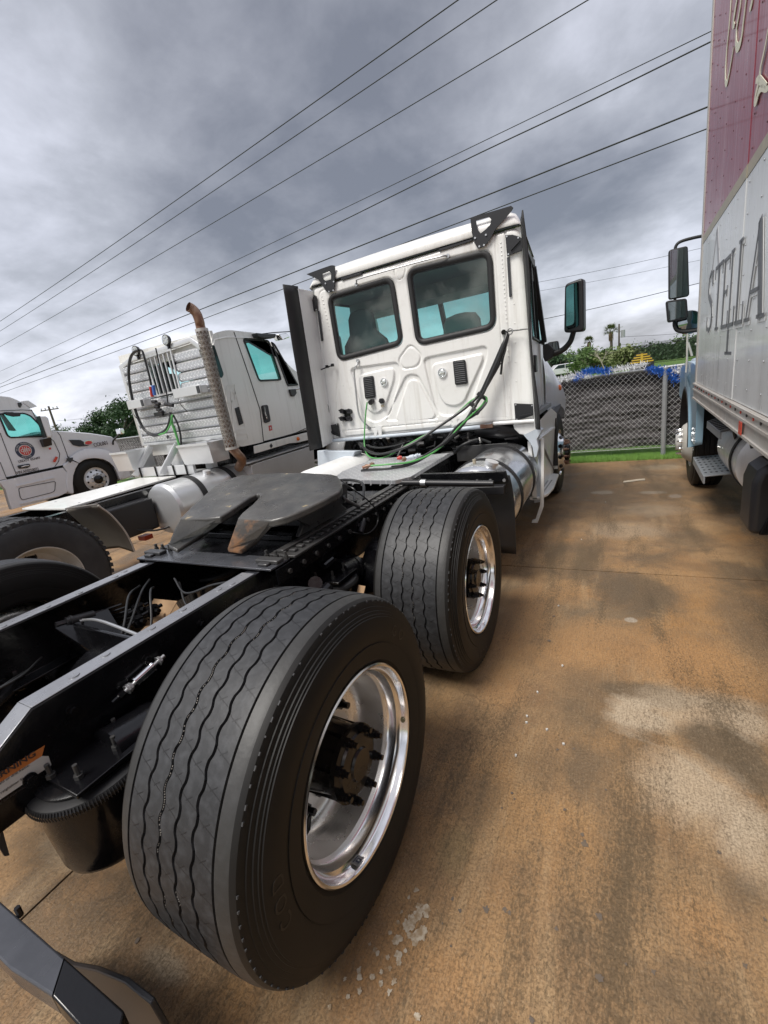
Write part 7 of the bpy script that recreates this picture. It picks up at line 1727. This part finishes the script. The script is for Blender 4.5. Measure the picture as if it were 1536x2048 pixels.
    # pale tank behind the steps, black battery box nearer
    MB().lathe([(0, 0), (.01, .22), (.04, .27), (.9, .27), (.94, .22), (.95, 0)], o=P(3.1, .68, -.42), ax=d, n=40).build('fuel_tank', 'boxwhite', T)
    MB().lathe([(0, .272), (0, .282), (.05, .282), (.05, .272)], o=P(3.3, .68, -.42), ax=d, n=40).build('tank_strap', 'rubber', T)
    MB().tube([P(2.75, .98, -.2), P(2.7, 1.00, -.15), P(2.66, .95, -.14), P(2.66, .90, -.15)], .010).build('breather_hose', 'hose', T)
    ybx = at(1488, 1050, 'x', 2.56).y
    oc = [(2.57, 1.00), (2.60, 1.06), (3.2, 1.06), (3.2, .43), (2.57, .43)]
    MB().prism([V((x, 2.13, z)) for x, z in [(2.55, .50), (2.55, .80), (2.57, .87), (2.62, .91), (3.3, .93), (3.3, .50)]], (0, .26, 0)).build('air_tank_box', 'plastic', T, bevel=.035, seg=4)
    MB().prism([V((2.59, 2.11, .51)), V((2.62, 2.11, .60)), V((2.75, 2.11, .86)), V((2.95, 2.11, .86)), V((2.95, 2.11, .51))], (0, .018, 0)).build('box_bracket', 'black', T, bevel=.004)
    MB().bx(2.70, 3.9, 2.5, 2.56, .62, 1.02).bx(2.95, 3.05, -2.5, 4.2, .80, 1.03).bx(4.4, 4.5, -2.5, 4.2, .80, 1.03).build('under_frame', 'black', T)
    # mirror head: flat glass, square wide-angle glass, round one below, tube arms
    ym = 5.3
    def head(pts, r, mtn='mirror', dep=.05, name='door_mirror', frm=.012, fm='plastic'):
        q = round_poly([(at(u, v, 'y', ym).x, at(u, v, 'y', ym).z) for u, v in pts], r, 5)
        h_ = MB().prism([V((x, ym, z)) for x, z in q], (0, dep, 0)).build(name, fm, T, bevel=.008)
        MB().prism([V((x, ym-.004, z)) for x, z in shrink(q, frm)], (0, .003, 0)).build('mirror_glass', mtn, h_, smooth=False); return h_
    head([(1337, 500), (1376, 491), (1379, 592), (1337, 600)], .03)
    head([(1331, 602), (1374, 596), (1377, 636), (1335, 646)], .03, frm=.02)
    q = at(1378, 645, 'y', ym+.1); l = MB().lathe([(0, 0), (.03, .07), (.04, .12), (.035, .125)], o=q+V((0, .04, 0)), ax=(0, -1, 0), n=28).build('round_mirror', 'plastic', T); MB().lathe([(.0, .12), (.012, .08), (.016, 0)], o=q+V((0, 0, 0)), ax=(0, -1, 0), n=28).build('mirror_glass', 'mirror', l)
    A = lambda u, v, dd=.05: at(u, v, 'y', ym+dd)
    MB().tube([A(1418, 470), A(1390, 475), A(1362, 483), A(1352, 492), A(1350, 505)], .016, n=10).build('mirror_arm', 'rubber', T)
    MB().tube([A(1349, 640), A(1349, 652), A(1356, 662), A(1375, 663), A(1412, 658)], .018, n=10).build('mirror_arm', 'rubber', T)
    MB().tube([A(1350, 590), A(1350, 608)], .014, smooth=False).build('mirror_arm', 'rubber', T)
    MB().tube([A(1375, 667), A(1374, 720), A(1372, 745)], .010, smooth=False).build('mirror_stay', 'white_steel', T)
    MB().tube([A(1376, 685), A(1384, 712)], .012, smooth=False).build('mirror_stay', 'white_steel', T)
    MB().tube([A(1390, 688), A(1408, 690)], .012, smooth=False).build('mirror_stay', 'white_steel', T)
box_truck()

# ---------------------------------------------------------------- fence, bunting
def fence():
    yf = 7.05; zt = 1.315
    T = thing('chain_link_fence', 'galvanised chain link fence lined with wrinkled dark privacy cloth behind the trucks', 'fence', (0, yf, 0))
    MB().cyl((-24, yf, zt), (9, yf, zt), .021, n=12).build('top_rail', 'galv', T)
    for x in (-21.8, -18.8, -15.8, -12.8, -9.7, -6.65, -3.6, -.55, 2.50, 5.55):
        MB().cyl((x, yf-.035, -.02), (x, yf-.035, zt-.005), .033 if x == 2.50 else .028, n=20).lathe([(0, .036), (.03, .036), (.05, .02), (.06, 0)], o=(x, yf-.035, zt-.03), ax=(0, 0, 1), n=20).build('fence_post', 'galv', T)
    MB().cyl((-24, yf-.005, .13), (9, yf-.005, .13), .0025, n=6).build('tension_wire', 'wire', T)
    # woven wire
    mb = MB(); s = .076
    for (xa, xb) in ((.6, 3.5), (-15, -8.0)):
        zl, zh = .13, zt; H = zh-zl
        k = xa-H
        while k < xb:
            for sg in (1, -1):
                x0, x1 = (k, k+H*.95) if sg > 0 else (k+H*.95, k); z0, z1 = zl, zh
                # clip to the span
                def cl(x0, z0, x1, z1):
                    pts = []
                    for t in (0, 1):
                        x, z = (x0, z0) if t == 0 else (x1, z1)
                        if x < xa: z = z0+(z1-z0)*(xa-x0)/(x1-x0); x = xa
                        if x > xb: z = z0+(z1-z0)*(xb-x0)/(x1-x0); x = xb
                        pts.append((x, z))
                    return pts
                (a, za), (b, zc) = cl(x0, z0, x1, z1)
                if abs(a-b) > .02: mb.cyl((a, yf-.004*sg, za), (b, yf-.004*sg, zc), .0020, n=3, caps=False)
            k += s
    mb.build('woven_wire', 'wire', T, kind='stuff')
    # privacy cloth: wrinkled sheet hung just behind
    rows = []; nz, nx = 70, 700
    X0, X1 = -22, 8.5
    for j in range(nz+1):
        z = .145+(1.20-.145)*j/nz; r = []
        for i in range(nx+1):
            x = X0+(X1-X0)*i/nx
            w = .050*mnoise.noise((x*1.6, z*8+.9*math.sin(x*2), 3))+.034*mnoise.noise((x*3.5, z*22, 7))+.016*mnoise.noise((x*11, z*30, 1))
            r.append((x, yf+.075+w+.02*(1-j/nz), z+.006*mnoise.noise((x*2, 0, 5))*(1 if j in (0, nz) else 0)))
        rows.append(r)
    MB().sheet(rows).build('privacy_cloth', 'screen', T, ang=80)
    MB().sheet([[(X0, yf+.05, 1.212), (X1, yf+.05, 1.212)], [(X0, yf+.045, 1.292), (X1, yf+.045, 1.292)]]).build('cloth_header', 'screen', T)
    MB().sheet([[(X0, yf+.066, 1.16), (X1, yf+.066, 1.16)], [(X0, yf+.066, 1.24), (X1, yf+.066, 1.24)]]).build('cloth_shadow_band', 'rubber', T)  # dark strip closing the gap between cloth and header
    return T
fence()
def bunting():
    for i, (pts, mtn, lab, n, sp) in enumerate([
        ([(1150, 757), (1166, 748), (1180, 742), (1200, 742), (1222, 741)], 'tinselblue', 'blue tinsel garland tied along the fence rail, left of the grey post', 620, .040),
        ([(1300, 737), (1318, 741), (1330, 742), (1345, 743), (1352, 762)], 'tinselblue', 'blue tinsel garland bunched around the grey fence post', 560, .055),
        ([(1110, 764), (1125, 758), (1145, 752), (1165, 750), (1178, 753)], 'tinselwhite', 'white tinsel garland along the rail beside the day cab wing', 520, .030),
        ([(1222, 741), (1240, 737), (1258, 734), (1275, 732), (1288, 729)], 'tinselwhite', 'thin white tinsel garland between the two blue ones', 380, .020),
        ([(1345, 744), (1358, 740), (1368, 746), (1376, 750), (1380, 760)], 'tinselwhite', 'white tinsel garland hanging next to the box truck wheel', 520, .045)]):
        P = catmull([at(u, v, 'y', 7.0) for u, v in pts], 10); mb = MB()
        for _ in range(n):
            p = random.choice(P)+V((random.gauss(0, .03), random.gauss(0, .012), random.gauss(0, sp*.35)))
            dd = V((random.gauss(0, 1), random.gauss(0, .4), random.gauss(-.1, 1))).normalized()*random.uniform(.02, .075); s = dd.cross(V((0, 1, .3))).normalized()*.0042
            mb.add([p-s, p+s, p+dd+s*.4, p+dd-s*.4], [(0, 1, 2, 3)])
        tag(mb.build('tinsel_garland', mtn, None, smooth=False), lab, 'garland', 'tinsel garlands on the fence')
bunting()

# ---------------------------------------------------------------- background
def leaves(mb, c, r, n, size, squash=(1, 1, 1), clumps=15):
    cl = []
    for _ in range(clumps):
        v = V((random.gauss(0, 1), random.gauss(0, 1), random.gauss(0, 1))).normalized()*random.uniform(.45, 1)
        cl.append(V((v.x*r*squash[0], v.y*r*squash[1], v.z*r*squash[2])))
    for _ in range(n):
        q = random.choice(cl)+V((random.gauss(0, .17), random.gauss(0, .17), random.gauss(0, .14)))*r
        if random.random() < .10: q = q*random.uniform(1.0, 1.28)
        p = V(c)+q; a = V((random.gauss(0, 1), random.gauss(0, 1), random.gauss(0, .7))).normalized(); b = a.cross(V((random.gauss(0, 1), random.gauss(0, 1), random.gauss(0, 1)))).normalized()
        s = size*random.uniform(.6, 1.4); mb.add([p-a*s, p-b*s*.45, p+a*s, p+b*s*.45], [(0, 1, 2, 3)])
def tree(x, y, h, r, mtn, label, group=None, n=1500, sz=.12, squash=(1.15, 1, .72), trunk=True):
    t = thing('broadleaf_tree', label, 'tree', (x, y, 0), group)
    mb = MB(); leaves(mb, (x, y, h-r*squash[2]), r, n, sz, squash); mb.build('crown', mtn, t, smooth=False)
    mb = MB()
    cz = h-r*squash[2]
    mb.tube([(x, y, 0), (x+.05*r, y, cz*.5), (x, y, cz)], [.07*r+.04, .04*r+.02], n=8)
    for k in range(6):
        a = k*1.05; mb.tube([(x, y, cz*.7), (x+.35*r*math.cos(a), y+.35*r*math.sin(a), cz), (x+.7*r*math.cos(a), y+.7*r*math.sin(a), cz+.35*r)], [.035*r+.01, .012*r+.005], n=6)
    mb.build('trunk', 'bark', t); return t
def gpos(u, v, dist):
    """point on the sight line of a photo pixel at a level distance"""
    d_ = ray(u, v); k = dist/math.hypot(d_.x, d_.y); return V(CAM)+d_*k
def background():
    random.seed(21)
    spec = [(1112, 712, 62, 1.9, 'leafB', 'dark green tree just right of the day cab mirror arm'), (1133, 703, 66, 2.2, 'leafA', 'mid green tree rising behind the white tinsel'), (1158, 698, 70, 2.5, 'leafA', 'broad mid green tree below the smaller palm'),
            (1188, 700, 58, 2.0, 'leafA', 'loose green tree behind the pale dead tree'), (1216, 700, 72, 2.6, 'leafA', 'green tree below the taller palm'), (1236, 706, 56, 1.9, 'leafC', 'bright yellowish green tree left of the yellow machine'),
            (1262, 704, 80, 2.5, 'leafB', 'dark tree behind the yellow machine'), (1290, 697, 84, 2.8, 'leafA', 'rounded tree right of the yellow machine'), (1320, 698, 88, 2.8, 'leafB', 'dark tree behind the black picket fence'),
            (1350, 690, 84, 3.2, 'leafA', 'green tree over the right of the black picket fence'), (1378, 684, 82, 3.4, 'leafB', 'dark green tree beside the box truck mirror'), (1400, 688, 90, 3.2, 'leafA', 'green tree half hidden by the box truck')]
    for u, v, dist, r, mtn, lab in spec:
        p = gpos(u, v, dist); tree(p.x, p.y, max(p.z, 2.2), r, mtn, lab, 'trees beyond the fence on the right', n=4200, sz=.19)
    # hedge-like undergrowth closing the gaps below the crowns
    mb = MB()
    for _ in range(9000):
        u = random.uniform(1095, 1410); p = gpos(u, 728, random.uniform(74, 96)); z = random.uniform(0, 2.0)+.7*mnoise.noise((p.x*.5, 0, 0))
        a = V((random.gauss(0, 1), random.gauss(0, 1), random.gauss(0, .7))).normalized()*.25; b = a.cross(V((random.random(), 1, random.random()))).normalized()*.12
        q = V((p.x, p.y, z)); mb.add([q-a, q-b, q+a, q+b], [(0, 1, 2, 3)])
    tag(mb.build('undergrowth', 'leafB', None, smooth=False), 'dense dark undergrowth below the trees beyond the fence', 'bushes', kind='stuff')
    # left trees
    p = gpos(228, 812, 38); tree(p.x, p.y, p.z, 1.85, 'leafB', 'round dark green tree behind the headache rack', None, n=15000, sz=.10, squash=(1.15, 1.1, .78))
    p = gpos(190, 848, 60); tree(p.x, p.y, p.z, 1.6, 'leafB', 'low dark bush left of the round tree', None, n=700, sz=.14)
    for u, v, dist, r, lab in ((112, 850, 90, 1.7, 'small dark tree at the foot of the taller utility pole'), (122, 857, 95, 1.4, 'tiny low tree right of the taller utility pole')):
        p = gpos(u, v, dist); tree(p.x, p.y, p.z, r, 'leafB', lab, None, n=500, sz=.16)
    # pale dead tree
    b = gpos(1212, 735, 52); t = thing('dead_tree', 'bare pale dead tree in front of the green trees', 'tree', (b.x, b.y, 0))
    mb = MB(); random.seed(4)
    def br(p, d_, L, r, k):
        q = p+d_*L; mb.tube([p, p+d_*L*.5+V((random.gauss(0, .03), 0, random.gauss(0, .02)))*L, q], [r, r*.6], n=5, k=2)
        if k:
            for _ in range(3): br(p.lerp(q, random.uniform(.5, 1)), (d_+V((random.gauss(0, .6), random.gauss(0, .3), random.gauss(.1, .4)))).normalized(), L*.62, r*.55, k-1)
    br(V((b.x, b.y, 0)), V((-.35, 0, .95)).normalized(), 1.8, .06, 3); mb.build('branches', 'palebark', t)
    # palms
    for (u, v, dist, rr, lab) in ((1178, 683, 78, .95, 'smaller fan palm above the green trees, left of the taller one'), (1222, 663, 74, 1.25, 'taller fan palm beside the utility pole')):
        p = gpos(u, v, dist); t = thing('fan_palm', lab, 'palm tree', (p.x, p.y, 0), None)
        MB().tube([(p.x, p.y, 0), (p.x+.05, p.y, p.z*.5), (p.x, p.y, p.z)], [.24, .17], n=10).build('trunk', 'bark', t)
        mb = MB()
        for k in range(150):
            a = random.uniform(0, 6.28); e = random.uniform(-.25, 1.3); d_ = V((math.cos(a)*math.cos(e), math.sin(a)*math.cos(e), math.sin(e)*.9)); L = rr*random.uniform(.75, 1.05)
            base = V((p.x, p.y, p.z)); mid = base+d_*L*.6
            for s_ in range(7):
                dd = (d_+V((random.gauss(0, .28), random.gauss(0, .28), random.gauss(-.12, .25)))).normalized(); tip = mid+dd*L*.5; sd = dd.cross(V((0, 0, 1))).normalized()*.03
                mb.add([mid-sd, mid+sd, tip], [(0, 1, 2)])
        mb.build('fronds', 'leafC', t, smooth=False)
        mb = MB()
        for k in range(160):
            a = random.uniform(0, 6.28); q = V((p.x+.22*math.cos(a), p.y+.22*math.sin(a), p.z-random.uniform(0, .9))); mb.add([q, q+V((.10*math.cos(a), .1*math.sin(a), -.45)), q+V((.08, 0, -.3))], [(0, 1, 2)])
        mb.build('dry_skirt', 'palmskirt', t, smooth=False)
    # utility poles
    def pole(ut, vt, ub, vb, dist, r, arm, lab, tf=False):
        a = gpos(ut, vt, dist); b = gpos(ub, vb, dist); x, y = b.x, b.y; t = thing('utility_pole', lab, 'utility pole', (x, y, 0))
        MB().cyl((x, y, 0), (x, y, a.z), r*1.15, r*.8, n=10).build('pole', 'wood', t)
        if arm:
            rt = C_RIGHT.copy(); rt.z = 0; rt.normalize()
            MB().beam(V((x, y, a.z-.5))-rt*arm, V((x, y, a.z-.5))+rt*arm, .14, .14).build('crossarm', 'wood', t)
            for k in (-1, -.5, .5, 1): q = V((x, y, a.z-.42))+rt*arm*k*.9; MB().cyl(q, q+V((0, 0, .25)), .07, n=8).build('insulator', 'galv', t)
        if tf: MB().cyl((x+.5, y, a.z-1.9), (x+.5, y, a.z-.9), .28, n=14).build('transformer', 'galv', t); MB().bx(x, x+.35, y-.05, y+.05, a.z-1.1, a.z-1.0).bx(x-.02, x+.5, y-.04, y+.04, a.z-.5, a.z-.42).build('transformer_bracket', 'galv', t)
        return V((x, y, a.z))
    pA = pole(100, 812, 113, 860, 80, .16, 1.3, 'wooden utility pole with crossarm above the far left bonnet')
    pB = pole(159, 852, 161, 864, 190, .18, 1.8, 'tiny distant utility pole right of the taller one')
    pC = pole(1238, 648, 1238, 725, 76, .13, 0, 'utility pole with grey transformer beside the taller palm', True)
    pD = pole(1371, 670, 1372, 715, 95, .11, 0, 'thin pole behind the box truck mirror stays')
    # overhead cables: (left end, right end, height, radius)
    cab = [((-60, 682), (975, -42), 9.5, .012), ((-60, 700), (1075, -55), 9.8, .012), ((-60, 727), (1260, -50), 10.2, .013), ((-60, 770), (1500, 25), 8.6, .011), ((-60, 795), (1500, 45), 8.0, .016), ((-60, 797), (1500, 180), 7.6, .022), ((-60, 808), (1500, 225), 7.0, .016)]
    labs = ['uppermost overhead cable crossing the clouds', 'second overhead cable from the top', 'third overhead cable from the top', 'thin fourth overhead cable from the top', 'fifth cable from the top, slightly kinked along its length', 'thickest overhead cable, passing just above the day cab roof', 'lowest overhead cable, passing behind the day cab roof bracket']
    for (l, r_, z, rad), lab in zip(cab, labs):
        a, b = at(*l, 'z', z), at(*r_, 'z', z); pts = [a.lerp(b, k/24)-V((0, 0, .12*math.sin(math.pi*k/24))) for k in range(25)]
        if 'kinked' in lab: pts = [p+V((0, 0, .02*math.sin(i*2.1))) for i, p in enumerate(pts)]
        tag(MB().tube(pts, rad, n=6, k=3).build('power_cable', 'cable', None), lab, 'cable', 'overhead cables')
    far = [((1020, 575), (1440, 488), 40, .012, 'faint upper far cable right of the day cab'), ((1020, 592), (1440, 512), 42, .010, 'second faint far cable right of the day cab'), ((1020, 652), (1440, 556), 34, .018, 'dark far cable crossing behind the day cab door mirror'), ((1240, 674), (1440, 660), 76, .02, 'far cable running right from the transformer pole'), ((1240, 690), (1440, 668), 76, .02, 'lower far cable running right from the transformer pole')]
    for l, r_, dist, rad, lab in far:
        a, b = gpos(*l, dist), gpos(*r_, dist); tag(MB().tube([a, a.lerp(b, .5)-V((0, 0, .1)), b], rad, n=5).build('power_cable', 'cable', None), lab, 'cable', 'far cables')
    a, b = gpos(113, 842, 70), gpos(235, 815, 45)
    tag(MB().tube([a, a.lerp(b, .5)-V((0, 0, .3)), b], .014, n=5).build('power_cable', 'cable', None), 'low thin cable running right from the left utility pole', 'cable', 'far cables')
    # cars, yellow machine, picket fence
    def car(u, v, dist, paint, lab, rot=0.):
        b = gpos(u, v, dist); t = thing('parked_car', lab, 'car', (b.x, b.y, 0), 'cars parked beyond the fence', rot); BASE[t.name] = V((0, 0, 0))
        prof = [(-2.3, .35), (-2.3, .85), (-2.15, .95), (-1.2, 1.02), (-.6, 1.50), (1.2, 1.52), (1.95, 1.05), (2.25, .98), (2.3, .4)]
        MB().prism([(x, -.88, z) for x, z in prof], (0, 1.76, 0)).build('body', paint, t, bevel=.06, local=True)
        MB().prism([(-1.08, -.885, 1.04), (-.58, -.885, 1.44), (.2, -.885, 1.46), (.2, -.885, 1.04)], (0, 1.77, 0)).prism([(.28, -.885, 1.04), (.28, -.885, 1.46), (1.12, -.885, 1.44), (1.75, -.885, 1.06)], (0, 1.77, 0)).build('window', 'carglass', t, local=True)
        for x in (-1.45, 1.45):
            for y in (-.90, .90): MB().cyl((x, y-.1, .34), (x, y+.1, .34), .34, n=20).cyl((x, y-.11, .34), (x, y+.11, .34), .19, n=14).build('wheel', 'rubber', t, local=True)
        MB().bx(-2.33, -2.28, -.8, .8, .5, .68).build('bumper', 'plastic', t, local=True)
    car(1158, 742, 74, 'carwhite', 'white car behind the fence beside the blue tinsel', .1); car(1122, 748, 60, 'pearl', 'silver car behind the fence next to the day cab bonnet', .4); car(1192, 742, 90, 'carwhite', 'white car farthest back behind the blue tinsel', 1.0)
    b = gpos(1283, 722, 40); t = thing('yellow_machine', 'yellow and black striped machine standing beyond the fence', 'machine', (b.x, b.y, 0)); x, y = b.x, b.y
    for k, (w_, z) in enumerate(((1.5, .85), (1.3, 1.02), (1.05, 1.19), (.7, 1.36))):
        MB().bx(x-w_/2, x+w_/2, y-.5, y+.5, z-.05, z+.045).build('yellow_band', 'yellow', t, bevel=.01); MB().bx(x-w_/2+.03, x+w_/2-.03, y-.47, y+.47, z+.0455, z+.1195).build('black_band', 'rubber', t)
    MB().bx(x-.08, x+.08, y-.52, y-.51, .80, 1.45).build('mast', 'yellow', t); MB().bx(x-.8, x+.8, y-.5, y+.5, 0, .79).build('machine_body', 'rubber', t)
    a, b = gpos(1268, 716, 48), gpos(1425, 704, 44); t = thing('picket_fence', 'tall black iron picket fence in front of the far trees', 'fence', (a.x, a.y, 0)); mb = MB(); n = 90
    for k in range(n+1): p = a.lerp(b, k/n); mb.bx(p.x-.012, p.x+.012, p.y-.012, p.y+.012, 0, 2.15)
    mb.build('pickets', 'black', t, kind='stuff')
    for z in (.5, 2.0): MB().beam((a.x, a.y, z), (b.x, b.y, z), .04, .04).build('picket_rail', 'black', t)
    # things stored behind the left fence
    for i, (u, v, dist, w_, h_, mtn, lab) in enumerate(((257, 888, 17, .8, .9, 'tinselblue', 'blue barrel behind the left stretch of fence'), (268, 882, 18, .5, 1.0, 'label_white', 'white container behind the left stretch of fence beside the blue barrel'), (175, 867, 40, 2.6, 1.5, 'carwhite', 'pale van far behind the left bonnet'))):
        p = gpos(u, v, dist); n_ = ['barrel', 'container', 'van_body'][i]; tt = thing(['barrel', 'container', 'parked_van'][i], lab, ['barrel', 'container', 'van'][i], (p.x, p.y, 0))
        if i == 0: MB().cyl((p.x, p.y, 0), (p.x, p.y, h_), w_/2.4, n=20).lathe([(0, w_/2.3), (.04, w_/2.3)], o=(p.x, p.y, h_*.5), ax=(0, 0, 1), n=20).build('drum', mtn, tt)
        else: MB().bx(p.x-w_/2, p.x+w_/2, p.y-.5, p.y+.5, .1, h_).build(n_, mtn, tt, bevel=.06); MB().bx(p.x-w_/3, p.x+w_/3, p.y-.51, p.y-.50, h_*.55, h_*.85).build('front_panel', 'carglass', tt)
background()
